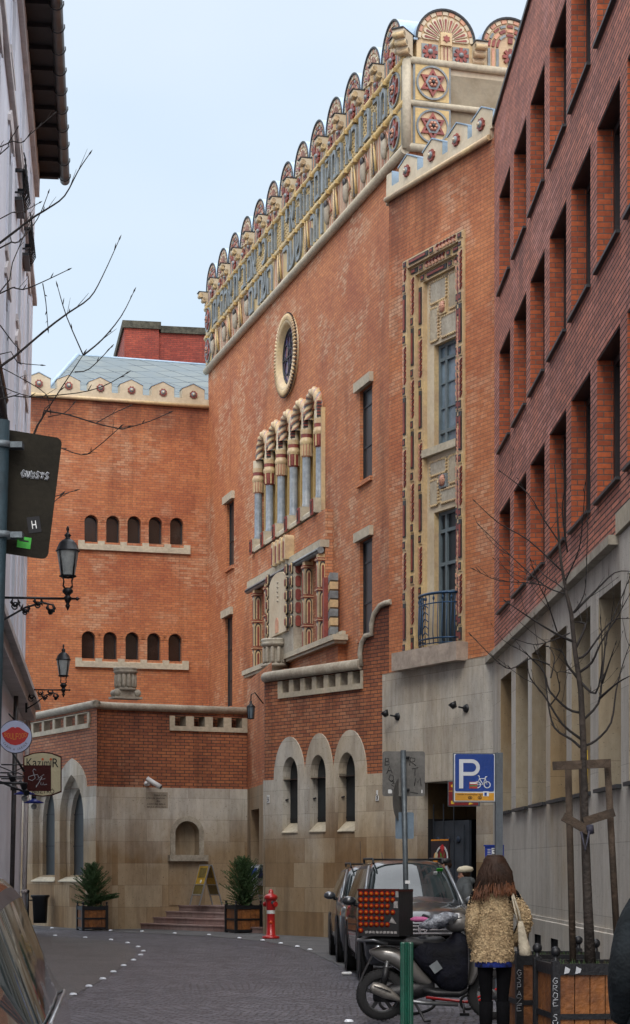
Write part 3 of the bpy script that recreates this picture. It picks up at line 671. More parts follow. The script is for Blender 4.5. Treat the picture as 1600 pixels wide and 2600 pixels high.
for g_ in (0,5):
    ua=wins[g_][0]-.42; ub=wins[g_+4][0]+.42; z0=wins[g_][1]; zz=wins[g_+4][1]; zm=(z0+zz)/2
    b=MB(TRIM); b.prism(wf,rect(ua,ub,zm-.27,zm-.12),-.09,.02)
    for k in range(6):
        x=ua+.02+(ub-ua-.04)*k/5; x=min(max(x,ua+.1),ub-.1); b.box(wf,x-.1,x+.1,-.085,.02,zm-.12,zm+.01)
    b.prism(F(wf.o,wf.y,wf.x,wf.z),[(.25,zm+.01),(-.07,zm-.1),(-.07,zm-.13),(.25,zm-.13)],ua+.2,ub-.2)
    b.build('stone_sill',SY)
def parapet(fr,us,u0,u1,zb,wd=.36,zs=0,name='crenellated_parapet',th=.34,slope=0):
    b=MB(CREAMW); b.box(fr,u0,u1,-.06,th,zb,zb+.26); b.tube([(u0,-.07,zb+.03),(u1,-.07,zb+.03)],.06,8,fr=fr,m=CREAM)
    o=b.build(name,SY)
    for u in us:
        b=MB(CREAMW); P=[(u-wd,zb+.2),(u+wd,zb+.2),(u+wd,zb+.55),(u,zb+.72),(u-wd,zb+.55)]; b.prism(fr,P,-.05,th-.02)
        c=fr.at(u,-.05,zb+.38)
        b.prism(c,[(.13*math.cos(i*math.pi/8)*(1 if i%2 else .78),.13*math.sin(i*math.pi/8)*(1 if i%2 else .78)) for i in range(16)],-.05,.0,REDC); b.ball(F(c(0,-.05,0),c.x,c.y,c.z),.075,1,.5,1,10,6,GREYC); b.ball(F(c(0,-.09,0),c.x,c.y,c.z),.035,1,.5,1,8,5,CREAMW)
        mm=b.build('merlon',o)
        b=MB(ZINC); b.prism(fr,[(u-wd-.02,zb+.55),(u,zb+.725),(u+wd+.02,zb+.55),(u+wd+.02,zb+.575),(u,zb+.75),(u-wd-.02,zb+.575)],-.07,th)
        b.box(fr,u+wd,u+wd+.015,-.03,th,zb+.27,zb+.57); b.build('zinc_cap',mm)
    return o
parapet(wf,[WW.U(x) for x in (98,173.5,254,333,413,490)],-.1,LWX,16.08)
b=MB(TRIMG); b.box(wf,-.9,-.3,.3,.6,4,4.1); 
b=MB(CREAMW); b.box(wf,-.75,-.1,.0,.4,16.08,16.7); b.build('parapet_return',SY)
# wing roof, diamond slates
def slate_mat():
    m,t,p=newmat('diamond_roof_slates'); tc=N(t,'ShaderNodeTexCoord'); q=N(t,'ShaderNodeMapping'); q.inputs['Rotation'].default_value=(0,0,R(45)); q.inputs['Scale'].default_value=(1,1,1); 
    sc=N(t,'ShaderNodeMapping'); sc.inputs['Scale'].default_value=(.72,1,1); L(t,tc.outputs['UV'],sc.inputs['Vector']); L(t,sc.outputs[0],q.inputs['Vector'])
    b=N(t,'ShaderNodeTexBrick'); b.offset=0; b.inputs['Scale'].default_value=1; b.inputs['Brick Width'].default_value=.62; b.inputs['Row Height'].default_value=.62; b.inputs['Mortar Size'].default_value=.02
    b.inputs['Color1'].default_value=(.165,.19,.19,1); b.inputs['Color2'].default_value=(.135,.16,.165,1); b.inputs['Mortar'].default_value=(.02,.035,.05,1); L(t,q.outputs[0],b.inputs['Vector'])
    c=mixc(t,noise(t,tc.outputs['Object'],1.2,4,.6,.4,.65),b.outputs['Color'],(.13,.16,.175),'MIX'); L(t,c,p.inputs['Base Color']); p.inputs['Roughness'].default_value=.75; p.inputs['Specular IOR Level'].default_value=.2; return m
SLATE=slate_mat()
zE=16.3; zR=19.1
e0=wf(.85,.5,zE-.1); e1=wf(LWX+.1,.5,zE); r0=wf(3.0,6.2,zR); r1=wf(LWX+2.0,6.2,zR-.0); h0=wf(.85,11,zE); e2=wf(LWX+2,.5,zE)
b=MB(SLATE); b.add([e0,e2,r1,r0],[(0,1,2,3)]); b.add([h0,e0,r0],[(0,1,2)]); b.build('wing_roof',SY)
b=MB(ZINC); b.tube([e0,r0],.07,6); b.tube([r0,r1],.05,6); b.build('roof_hips',SY)
# ============================================================ LOW BLOCKS
ST=3.62
PW=Wall((-1.11,45.3),(.592,-.806)); pf_=PW.f
uR=PW.U(977); uL=PW.U(676)
def pq(x,y): return PW.inv(640+x*.2645,1750+y*.2645)
arch=[]
for x0,x1,yt,yb in ((302,448,650,1375),(565,718,630,1367),(838,1000,605,1362)):
    a=pq(x0,900)[0]; c=pq(x1,900)[0]; zt=pq((x0+x1)/2,yt)[1]; zb=pq(x0,yb)[1]; arch.append((a,c,zb,zt))
lob=[(pq(218,800)[0],pq(514,800)[0],pq(375,455)[1]),(pq(516,800)[0],pq(786,800)[0],pq(655,422)[1]),(pq(788,800)[0],pq(1108,800)[0],pq(935,391)[1])]
ah=[archpts(a,c,zb,zt,12,(c-a)*.75) for a,c,zb,zt in arch]
b=MB(BR_LOW)
sc4=lambda x,y: PW.inv(600+x*.2646,1380+y*.2646)
curve=[sc4(*p) for p in ((1212,1180),(1200,1060),(1215,960),(1250,890),(1315,870),(1310,780),(1335,680),(1390,600),(1440,575),(1500,560))]
zc_=5.98
out=[(uL,ST-.02),(uR,ST-.02),(uR+.3,ST+.5),(uR+.3,curve[-1][1])]+curve[::-1]+[(curve[0][0],zc_),(uL,zc_)]
bo=(PW.U(711),PW.U(921))
nb=7; ow=(bo[1]-bo[0])/nb
bh=[rect(bo[0]+ow*i+.12,bo[0]+ow*(i+1)-.04,5.62,5.90) for i in range(nb)]
lobes_out=[]
b.wall(pf_,out,bh+[archpts(a,c,ST-.01,zt,12,(c-a)*.75*.9) for a,c,zb,zt in arch],.3,None,TRIMG)
# left return, rounded
P=[(uL-.25*math.sin(a*math.pi/16),.25-.25*math.cos(a*math.pi/16)) for a in range(9)]+[(uL-.25,6)]
b.add([pf_(x,y,z) for x,y in P for z in (ST-.02,zc_)],[(2*i,2*i+2,2*i+3,2*i+1) for i in range(len(P)-1)],BR_LOW,True)
b.box(pf_,uL-.2,uR,.46,.5,4.5,zc_-.05)
b.build('low_block_brickwork',SY)
b=MB(STONE_LO)
def wall_two(b,fr,u0,u1,hs,zt=ST):
    # one face, stone lighter above: two sheets butted at 2.3 m
    b.wall(fr,rect(u0,u1,-.05,zt),hs,.3,STONE,STONE)
P2=[(uL-.28*math.sin(a*math.pi/16),.25-.28*math.cos(a*math.pi/16)) for a in range(9)]+[(uL-.28,6)]
sy=-.03
outs=[(uL,-.05),(uR+.02,-.05),(uR+.02,ST),(lob[2][1],ST)]
def lobe_pts(l,zb,n=14):
    a,c,zt=l; m_=(a+c)/2; r=(c-a)/2
    return [(m_+r*math.cos(math.pi*i/n),zb+(zt-zb)*math.sin(math.pi*i/n)) for i in range(n+1)]
for l in lob[::-1]:
    outs+=[p for p in lobe_pts(l,ST) ]
outs+=[(uL,ST)]
cl_=[outs[0]]
for p in outs[1:]:
    if (p[0]-cl_[-1][0])**2+(p[1]-cl_[-1][1])**2>1e-6: cl_.append(p)
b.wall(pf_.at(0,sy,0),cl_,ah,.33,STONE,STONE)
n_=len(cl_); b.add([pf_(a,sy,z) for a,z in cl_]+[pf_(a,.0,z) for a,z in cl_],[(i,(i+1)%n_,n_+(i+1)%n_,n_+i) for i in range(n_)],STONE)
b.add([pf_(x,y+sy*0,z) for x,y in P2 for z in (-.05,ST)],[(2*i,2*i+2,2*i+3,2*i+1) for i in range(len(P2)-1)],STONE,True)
b.build('low_block_stonework',SY)
for a,c,zb,zt in arch:
    b=MB(DKMET); b.prism(pf_,archpts(a,c,zb+.2,zt,12,(c-a)*.75),.20,.26,DKMET)
    w=b.build('arched_window',SY)
    b=MB(GL_GR); b.prism(pf_,archpts(a+.04,c-.03,zb+.24,zt-.04,12,(c-a)*.7),.17,.2); b.build('pane',w)
    b=MB(DKMET); zz=zb+.3+(zt-zb)*.5; b.box(pf_,a+.04,c-.03,.155,.17,zz,zz+.03); b.box(pf_,a+.04,c-.03,.155,.17,zb+.3,zb+.32)
    b.tube([(a+.04,.12,zz-.4),(a+.02,.05,zz-.42)],.02,5,fr=pf_); b.build('frame',w)
    b=MB(TRIM); b.prism(F(pf_.o,pf_.y,pf_.x,pf_.z),[(.2,zb+.22),(-.06,zb+.0),(-.06,zb-.02),(.2,zb-.02)],a-.0,c+.0); b.build('window_sill',SY)
def coping(name,pts,fr=I,r=.11,m=TRIM): 
    b=MB(m); b.tube(pts,r,10,fr=fr,flat=1.2); return b.build(name,SY)
coping('stone_coping',[(uL-.25,3,zc_+.06),(uL-.22,.25,zc_+.06),(uL-.05,.0,zc_+.06),(uL+.2,-.06,zc_+.06),(curve[0][0],-.06,zc_+.06)],pf_,.10,TRIMG)
coping('curved_coping',[(a,-.04,z) for a,z in curve],pf_,.05,TRIMG)
b=MB(TRIM); b.box(pf_,bo[0]-.02,bo[1]+.02,-.05,.02,5.5,5.62)
for i in range(nb+1): x=bo[0]+ow*i; b.box(pf_,x-.04,x+.12 if i<nb else x+.02,-.04,.02,5.62,5.90)
b.build('pierced_stone_band',SY)
# left block ------------------------------------------------
LA=Wall((-8.15,53.4),(.465,-.885)); LB_=Wall((-5.25,49.0),(.908,.42)); la=LA.f; lb=LB_.f
zp=5.60
ca=LA.U(246); cb=LB_.U(316)
pa=la(ca,0,0); pb=lb(cb,0,0)
def bez(p0,p1,d0,d1,n=10):
    # intersection corner
    den=d0.x*d1.y-d0.y*d1.x; t=((p1.x-p0.x)*d1.y-(p1.y-p0.y)*d1.x)/den; q_=p0+d0*t
    return [(p0*(1-s)**2+q_*2*s*(1-s)+p1*s*s) for s in [i/n for i in range(n+1)]]
BZ=bez(pa,pb,LA.d,LB_.d)
uBend=LB_.U(628)
winA=[]
for x0,x1 in ((97,140),(167,213)):
    a=LA.U(x0); c=LA.U(x1); winA.append((a,c,LA.inv(x0,2222)[1],LA.inv((x0+x1)/2,2003)[1]))
oA=[(a-.38,c+.05) for a,c,_,_ in winA]
hA=[pointed(a,c,z0-.14,z1-.75,z1+.37) for (a,c),(_,_,z0,z1) in zip(oA,winA)]
b=MB(BR_LOW); nA=6; a0=.25; a1=LA.U(228); owA=(a1-a0)/nA
b.wall(la,rect(-1.5,ca,ST-.02,zp),[rect(a0+owA*i+.06,a0+owA*(i+1)-.1,5.22,5.48) for i in range(nA)]+[pointed(a,c,ST-.01,ST,z1+.37) for (a,c),(_,_,z0,z1) in zip(oA,winA)],.14,None,TRIMG)
b0_=LB_.U(432); owB=(uBend-b0_-.06)/4
b.wall(lb,rect(cb,uBend,ST-.02,zp),[rect(b0_+owB*i+.12,b0_+owB*(i+1)-.1,5.22,5.48) for i in range(4)],.4,None,TRIMG)
b.add([V((p.x,p.y,z)) for p in BZ for z in (ST-.02,zp)],[(2*i,2*i+2,2*i+3,2*i+1) for i in range(len(BZ)-1)],BR_LOW,True)
b.box(la,-1.4,ca-1.2,.42,.46,4.6,zp-.05); b.box(lb,cb+.9,uBend-.02,.42,.46,4.6,zp-.05)
b.box(lb,uBend-.02,uBend,.02,6,3.2,zp)
b.build('left_block_brickwork',SY)
b=MB(STONE)
sA=(LA.U(120),LA.U(233))
def surr(c,hw,zt,n=9): return ogive(c,hw,ST,zt,n)
zap=LA.inv(192,1925)[1]; c1=(oA[1][0]+oA[1][1])/2; c0=(oA[0][0]+oA[0][1])/2; hw=(c1-c0)/2
outA=[(-1.5,-.05),(ca,-.05),(ca,ST)]+surr(c1,hw,zap)+surr(c0,hw,zap)[1:]+[(-1.5,ST)]
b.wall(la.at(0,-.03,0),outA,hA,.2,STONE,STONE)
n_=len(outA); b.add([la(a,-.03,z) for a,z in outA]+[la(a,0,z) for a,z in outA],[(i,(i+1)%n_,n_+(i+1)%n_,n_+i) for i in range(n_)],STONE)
# niche in face B
nx0,nx1=LB_.U(443),LB_.U(504); nzb,nzt=LB_.inv(470,2171)[1],LB_.inv(470,2085)[1]
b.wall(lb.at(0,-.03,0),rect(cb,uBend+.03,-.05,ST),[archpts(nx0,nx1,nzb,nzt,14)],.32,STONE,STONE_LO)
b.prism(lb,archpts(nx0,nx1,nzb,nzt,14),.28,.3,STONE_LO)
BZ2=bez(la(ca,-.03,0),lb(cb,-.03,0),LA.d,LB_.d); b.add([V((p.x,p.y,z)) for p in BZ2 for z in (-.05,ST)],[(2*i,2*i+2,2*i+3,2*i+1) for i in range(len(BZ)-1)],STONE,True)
b.box(lb,uBend+.028,uBend+.03,0,6,-.05,ST,STONE)
b.build('left_block_stonework',SY)
b=MB(TRIMG); w_=(nx1-nx0)/2; m_=(nx0+nx1)/2
b.arcband(lb,m_,nzt-w_,w_,w_+.13,0,math.pi,-.07,-.03,16); b.box(lb,nx0-.13,nx0,-.07,-.03,nzb,nzt-w_); b.box(lb,nx1,nx1+.13,-.07,-.03,nzb,nzt-w_)
b.box(lb,nx0-.2,nx1+.2,-.2,-.03,nzb-.16,nzb); b.build('wall_niche_surround',SY)
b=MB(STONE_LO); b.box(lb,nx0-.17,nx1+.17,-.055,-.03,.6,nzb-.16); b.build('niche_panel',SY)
for (a,c,z0,z1),(A_,C_) in zip(winA,oA):
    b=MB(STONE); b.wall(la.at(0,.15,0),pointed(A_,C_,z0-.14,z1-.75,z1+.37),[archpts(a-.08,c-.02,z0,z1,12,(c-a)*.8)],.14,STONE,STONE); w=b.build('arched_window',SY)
    b=MB(GL_GR); b.prism(la,archpts(a-.1,c,z0-.02,z1+.02,12,(c-a)*.8),.26,.28); b.build('pane',w)
    b=MB(DKMET)
    for t_ in (.33,.7): b.box(la,a-.08,c,.24,.26,z0+(z1-z0)*t_,z0+(z1-z0)*t_+.035)
    b.build('frame',w)
    b=MB(TRIM); b.prism(F(la.o,la.y,la.x,la.z),[(.25,z0+.0),(-.07,z0-.15),(-.07,z0-.18),(.25,z0-.18)],A_-.02,C_+.02); b.build('window_sill',SY)
cp=[la(-1.5,0,0),la(ca-.4,0,0)]+BZ+[lb(cb+.4,0,0),lb(uBend+.03,0,0)]
b=MB(TRIMG); b.tube([V((p.x,p.y-.02,zp+.07)) for p in cp],.11,10,flat=.9); b.build('stone_coping',SY)
b=MB(TRIM); b.box(la,a0-.1,a1+.02,-.05,.02,5.1,5.22)
for i in range(nA+1): x=a0+owA*i; b.box(la,x-.1,x+.06,-.04,.02,5.22,5.48)
b.box(la,a0-.1,a1+.02,-.05,.02,5.48,5.5)
b.box(lb,b0_-.02,uBend,-.05,.02,5.1,5.22)
for i in range(5): x=b0_+owB*i; b.box(lb,max(x-.1,b0_-.02),min(x+.12,uBend),-.04,.02,5.22,5.48)
b.build('pierced_stone_band',SY)
K_=.72; b=MB(TRIMG); pulpit(b,F(la(LA.U(309),.1,5.86),lb.x*K_,lb.y*K_,lb.z*K_),.82,6)
c=F(la(LA.U(309),.1,5.66),lb.x*K_,lb.y*K_,lb.z*K_); b.box(c,-.5,.5,-.3,.3,.0,.07)
b.prism(c,[(-.42,.07),(.42,.07),(.4,.2),(.15,.3),(-.15,.3),(-.4,.2)],-.22,.22)
for s_ in (-1,1): b.lathe(F(c(s_*.36,-.26,.2),c.x,c.z,c.y),[(.0,0),(.11,0),(.12,.03),(.12,.45)],12)
b.build('stone_urn_pulpit',SY)
b=MB(TRIMG); b.prism(lb.at(-3.55,2.6,5.3),archpts(-.5,.45,0,1.35,8,.3),0,.4); b.prism(lb.at(-2.9,1.4,5.4),archpts(-.5,.45,0,1.25,8,.5),0,.4); b.build('rounded_stone_buttress',SY)
# nook wall with side door
n0=lb(uBend,0,0); n1=pf_(uL-.27,.35,0); NK=Wall((n0.x,n0.y),(n1.x-n0.x,n1.y-n0.y)); nf=NK.f; nL=(n1-n0).length
d0=NK.U(637); d1=NK.U(658)
b=MB(BR_MAIN); b.wall(nf,rect(0,nL,ST,6.45),[],.3); b.build('nook_brickwork',SY)
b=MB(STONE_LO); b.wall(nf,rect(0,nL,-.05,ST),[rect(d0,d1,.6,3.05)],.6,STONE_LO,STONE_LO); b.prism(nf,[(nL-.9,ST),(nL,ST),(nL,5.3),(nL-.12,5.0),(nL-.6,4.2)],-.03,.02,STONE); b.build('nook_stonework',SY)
b=MB(plain('brown_door',(.09,.045,.025),.6,var=.5,scale=3)); b.box(nf,d0,d1,.4,.45,.6,3.05); b.build('side_door',SY)
# steps
PG=stone('pink_granite_steps',(.36,.27,.25),(.30,.22,.21),bw=2.2,rh=.155,warm=(.5,.36,.32),dirt=(.4,.36,.36))
b=MB(PG)
A=V(((287-800)/FP*50.2,50.2,0)); Bp=V(((684-800)/FP*45.7,45.7,0)); dr=(Bp-A).normalized(); nr=V((-dr.y,dr.x,0)); nr=nr if nr.y>0 else -nr
sf=F(A,dr,nr); Ls=(Bp-A).length
for k,(x0,) in enumerate(((0,),(.12,),(.5,),(.9,))):
    y0=k*.33; b.box(sf,x0,Ls-.05*k-.02,y0,y0+.36 if k<3 else 4.2,-.02,.15*(k+1)-.03); b.box(sf,x0-.02,Ls-.05*k-.02,y0-.025,y0+.36 if k<3 else 4.2,.15*(k+1)-.03,.15*(k+1))
b.build('stone_steps').update(dict()) if False else None
st=b.build('stone_steps'); tag(st,'four worn pink stone steps leading up to the niche wall','steps')
# ============================================================ TOWER
TW=Wall((1.49,41.8),(.469,-.883)); tf=TW.f
t0=TW.U(988); t1=TW.U(1250)
fu0,fu1=TW.U(1028),TW.U(1182); FZ0,FZ1=6.12,14.44
D0,D1=TW.U(1064),TW.U(1214)
b=MB(BR_TOWER)
b.wall(tf,rect(t0,t1,5.75,15.95),[rect(fu0,fu1,FZ0,FZ1)],.6)
P=[(t0-.0,.0),(t0+.0,.35),(t0+.3,6)]
b.add([tf(x,y,z) for x,y in P for z in (5.0,15.95)],[(0,2,3,1),(2,4,5,3)])
P=[(t1+.25*math.sin(a*math.pi/12),.25-.25*math.cos(a*math.pi/12)) for a in range(7)]+[(t1+.25,3)]
b.add([tf(x,y,z) for x,y in P for z in (5.7,15.95)],[(2*i,2*i+2,2*i+3,2*i+1) for i in range(len(P)-1)],BR_TOWER,True)
b.box(tf,t0+.1,t1+.2,.9,4,5,15.9); b.build('tower_wall',SY)
b=MB(STONE); us=TW.U(975)
hd=rect(D0,D1,.0,3.35)
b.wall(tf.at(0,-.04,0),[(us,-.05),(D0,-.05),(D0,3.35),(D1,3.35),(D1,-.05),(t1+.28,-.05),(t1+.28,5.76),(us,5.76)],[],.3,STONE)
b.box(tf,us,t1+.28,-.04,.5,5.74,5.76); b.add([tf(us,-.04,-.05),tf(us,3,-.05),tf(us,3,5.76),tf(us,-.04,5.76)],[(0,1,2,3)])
b.add([tf(D0,-.04,0),tf(D0,.22,0),tf(D0,.22,3.35),tf(D0,-.04,3.35)],[(0,1,2,3)]); b.add([tf(D1,-.04,0),tf(D1,1.2,0),tf(D1,1.2,3.35),tf(D1,-.04,3.35)],[(0,1,2,3)]); b.add([tf(D0,-.04,3.35),tf(D1,-.04,3.35),tf(D1,1.2,3.35),tf(D0,1.2,3.35)],[(0,1,2,3)])
b.build('tower_stonework',SY)
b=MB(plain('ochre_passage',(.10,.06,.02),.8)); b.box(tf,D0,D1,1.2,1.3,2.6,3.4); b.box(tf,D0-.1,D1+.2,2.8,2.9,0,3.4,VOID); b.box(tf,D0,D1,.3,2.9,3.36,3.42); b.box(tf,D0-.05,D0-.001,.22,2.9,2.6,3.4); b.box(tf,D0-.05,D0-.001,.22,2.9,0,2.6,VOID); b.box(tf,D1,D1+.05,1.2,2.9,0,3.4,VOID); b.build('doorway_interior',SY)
NAVY=plain('navy_painted_iron',(.015,.03,.06),.5,var=.3)
SLD=plain('slate_painted_door',(.035,.045,.06),.55,var=.3)
b=MB(SLD); dw=(D1-D0); 
b.box(tf,D0+.02,D0+dw*.62,.34,.40,.02,2.55)
for k in range(3):
    x=D0+.12+k*.40; b.box(tf,x,x+.33,.31,.34,.3,2.45); b.ball(F(tf(x+.16,.29,2.15),tf.x,tf.y,tf.z),.07,1,.4,1,m=NAVY); b.box(tf,x-.05,x-.03,.30,.32,.1,2.9)
b.build('iron_gate_leaf',SY)
# nested ceramic frame
def strip(b,fr,L_,ph,vert):
    pat=[('s',.24),('l',.85),('s',.24),('f',.85)]; p=-ph*.5; i=ph
    while p<L_:
        k,l=pat[i%4]; a=max(p,.02); c=min(p+l-.04,L_-.02)
        if c-a>.08:
            bx=(lambda x0,x1,z0,z1,y,m_: b.box(fr,x0,x1,-y,0,z0,z1,m_))
            if k=='s': bx(-.062,.062,a,c,.02,CREAM); bx(-.05,.05,a+.03,c-.02,.03,DARKC); bx(-.025,.025,a+.06,c-.06,.036,REDC)
            elif k=='l': bx(-.05,.05,a+.03,c,.022,DARKC); bx(-.025,.025,a+.06,c-.1,.035,REDC)
            else:
                z=a
                while z<c-.1:
                    for s_ in (-1,1): b.prism(fr,[(0,z),(s_*.06,z+.07),(s_*.06,z+.14),(0,z+.09)],-.03,0,REDC if s_>0 else PINK)
                    b.prism(fr,[(.015,z+.06),(.06,z+.1),(.06,z+.12),(.015,z+.09)],-.036,-.0,DARKC); z+=.13
        p+=l; i+=1
sw=.185; dd=.085
b=MB(CREAM)
for k in range(3):
    a=fu0+sw*k; c=fu1-sw*k; top=FZ1-sw*k; y=-.05+dd*k
    b.box(tf,a,a+sw,y,y+.5,FZ0,top-sw,CREAM); b.box(tf,c-sw,c,y,y+.5,FZ0,top-sw,CREAM); b.box(tf,a,c,y,y+.5,top-sw,top,CREAM)
    strip(b,tf.at(a+sw*.45,y,FZ0),top-FZ0-sw,k,1); strip(b,tf.at(c-sw*.55,y,FZ0),top-FZ0-sw,k+1,1)
    fh=F(tf(a,y,top-sw*.5),tf.z,tf.y,tf.x); strip(b,fh,c-a,k,0)
b.build('ceramic_frame',SY)
ia,ic=fu0+3*sw,fu1-3*sw; yw=.22
W1=(10.35,12.5); W2=(6.12,9.0)
b=MB(CREAMW); ja=ia+.28
b.wall(tf.at(0,yw,0),rect(ia,ic,FZ0,FZ1-3*sw),[rect(ja,ic,W1[0],W1[1]),rect(ja,ic,W2[0],W2[1])],.22,CREAMW,CREAM)
b.box(tf,ia-.08,ic,yw-.12,yw,W1[0]-.16,W1[0],TRIM); b.build('window_bay_lining',SY)
for zc2 in (13.2,9.6):
    b=MB(CREAMW); hh=.62 if zc2>12 else .46; um=(ia+.1+ic)/2; ww=(ic-ia-.1)/2
    y=yw
    def tooth(x0,x1,z0,z1,hatch):
        b.box(tf,x0,x1,y-.03,y,z0,z1,TRIMG if not hatch else CREAMW)
        n=int((x1-x0)/.07); 
        for i in range(n):
            for z in (z0,z1): b.box(tf.at(x0+.035+i*.07,0,z).rot(.78,'y'),-.02,.02,y-.045,y,-.02,.02,CREAM)
        n=int((z1-z0)/.07)
        for i in range(n):
            for x in (x0,x1): b.box(tf.at(x,0,z0+.035+i*.07).rot(.78,'y'),-.02,.02,y-.045,y,-.02,.02,CREAM)
        if hatch:
            n=int((x1-x0)/.05)
            for i in range(n): b.box(tf,x0+.01+i*.05,x0+.03+i*.05,y-.04,y-.03,z0+.03,z1-.03,TRIMG)
    g2=.06
    tooth(um-ww+g2,um+.1,zc2+.17,zc2+hh,False); tooth(um+.22,um+ww-g2,zc2-.1,zc2+hh,True)
    tooth(um-.1,um+ww-g2,zc2-hh,zc2-.19,False); tooth(um-ww+g2,um-.22,zc2-hh,zc2+.07,True)
    b.box(tf,um-.14,um+.14,y-.06,y,zc2-.15,zc2+.13,GREYC if zc2<12 else CREAM); c=F(tf(um,y-.05,zc2),tf.x,tf.y,tf.z); b.ball(c,.12,.9,.6,1.05,10,8,PINK)
    for i in range(-2,3):
        for j in range(-2,3): b.ball(F(c(i*.04+.02*(j%2),-.065+.012*(abs(i)+abs(j)),j*.045)),.015,n=5,k=3,m=REDC)
    b.build('carved_panel',SY)
FR_=plain('grey_green_window_paint',(.13,.17,.19),.5,var=.2)
for (z0,z1) in (W1,W2):
    b=MB(FR_); y=yw+.16
    for x0,x1,a,c in ((ja,ja+.07,z0,z1),(ic-.07,ic,z0,z1),(ja+.07,ic-.07,z1-.07,z1),(ja+.07,ic-.07,z0,z0+.07),(ja+.26,ja+.33,z0+.07,z1-.07)): b.box(tf,x0,x1,y-.05,y+.03,a,c)
    for t_ in ((.15,.85) if z0>9 else (.86,.62)): zz=z0+(z1-z0)*t_; b.box(tf,ja+.07,ja+.26,y-.052,y+.03,zz-.035,zz+.035); b.box(tf,ja+.33,ic-.07,y-.052,y+.03,zz-.035,zz+.035)
    for t_ in ((.38,.62) if z0>9 else (.42,)): zz=z0+(z1-z0)*t_; b.box(tf,ja+.07,ja+.26,y-.03,y+.03,zz-.015,zz+.015); b.box(tf,ja+.33,ic-.07,y-.03,y+.03,zz-.015,zz+.015)
    w=b.build('tall_window',SY); b=MB(GL_BL if z0>9 else GL_GR); b.box(tf,ja,ic,y+.0,y+.02,z0,z1); b.build('pane',w)
b=MB(plain('travertine_sill',(.46,.38,.31),.8,var=.3,scale=3,fine=14)); b.box(tf,fu0-.08,fu1+.1,-.28,.02,5.74,6.12); b.build('balcony_sill',SY)
NB=plain('blue_iron',(.02,.07,.15),.4,metal=.3,var=.3)
b=MB(NB); cc=(ja-.1+ic)/2; rw=(ic-ja+.25)/2
def bow(t): return (cc+rw*math.cos(math.pi*(1-t)),yw-.12-.36*math.sin(math.pi*t))
for z,r_ in ((7.2,.03),(7.0,.015),(6.28,.02),(6.18,.012)): b.tube([(*bow(i/16),z) for i in range(17)],r_,6,fr=tf)
for i in range(15):
    x,y=bow((i+.5)/15); b.tube([(x,y,6.16),(x,y-.02,6.4),(x,y,7.2)],.009,5,fr=tf)
    if i%2: b.ball(F(tf(x,y,7.1),tf.x,tf.y,tf.z),.045,1,.4,1,6,4)
for j in range(5): x,y=bow(.5); b.tube([(x-.1,y-.01,6.35+j*.14),(x,y-.02,6.42+j*.14),(x+.1,y-.01,6.35+j*.14)],.012,5,fr=tf)
b.build('bow_balcony_rail',SY)
tp=parapet(tf,[TW.U(x) for x in (1040,1103,1166,1229)],t0-.02,t1+.0,15.93)
b=MB(CREAMW); b.prism(tf,[(t0-.05,15.85),(t0+.2,16.1),(t0+.2,16.5),(t0-.02,16.5)],-.05,.3); b.box(tf,t0+.2,t0+.23,-.05,.3,16.1,16.52,ZINC); b.build('corner_merlon',SY)
# back building
BB=thing('brick_rear_house','dark red brick rear wall with mossy coping behind the grey diamond slate roof','building',(0,75,0))
b=MB(BR_BACK); x0=(318-800)/FP*75; fb=F(V((x0,75,0)),V((.985,.17,0)),V((-.17,.985,0))); b.box(fb,0,9,0,5,0,22.4); b.box(fb,-.04,1.3,-.12,5,0,22.5); b.build('wall',BB)
b=MB(plain('mossy_coping',(.10,.095,.07),.95,var=.6,scale=4,fine=20,bmp=.6)); b.box(fb,-.12,1.38,-.2,5,22.5,22.78); b.box(fb,1.38,9,-.1,5,22.4,22.66); b.build('coping',BB)
b=MB(BR_BACK); b.box(fb,-.7,-.04,.5,3,0,20.3); b.build('chimney_stack',BB)
# ============================================================ RIGHT BUILDING
RBT=thing('office_building','dark red brick office block with deep vertical window slots above a limestone base','building',(4.2,26,0))
RW=Wall((3.53,38),(.0208,-.99978)); rf=RW.f
rows=[(12.60,14.50),(9.56,11.50),(6.47,8.40)]
cols=[(RW.U(f)+(.0),) for f in (1268,1305,1347,1396,1450.6,1516.4)]
cu=[c[0] for c in cols]; cu+= [cu[-1]+2.22*k for k in (1,2)]
ww=1.72; CZ=5.72
hol=[rect(u,u+ww,z0,z1) for u in cu for z0,z1 in rows]
b=MB(BR_RIGHT); b.wall(rf,rect(-.3,26,CZ,16.2),hol,.26,BR_RIGHT,BR_REV); b.box(rf,-.3,26,.9,14,0,16.15); 
b.box(rf,-.3,-.29,0,.9,CZ,16.2); b.build('brick_wall',RBT)
b=MB(BR_RIGHT); b.wall(rf,rect(26,30,0,16.2),[],.2); b.box(rf,26,30,.3,10,0,16.2); b.build('rear_wall',RBT)
b=MB(DKMET); b.box(rf,-.35,30,-.05,.5,16.2,16.28); b.build('roof_edge',RBT)
WF=plain('dark_brown_frame',(.02,.012,.014),.5,var=.3)
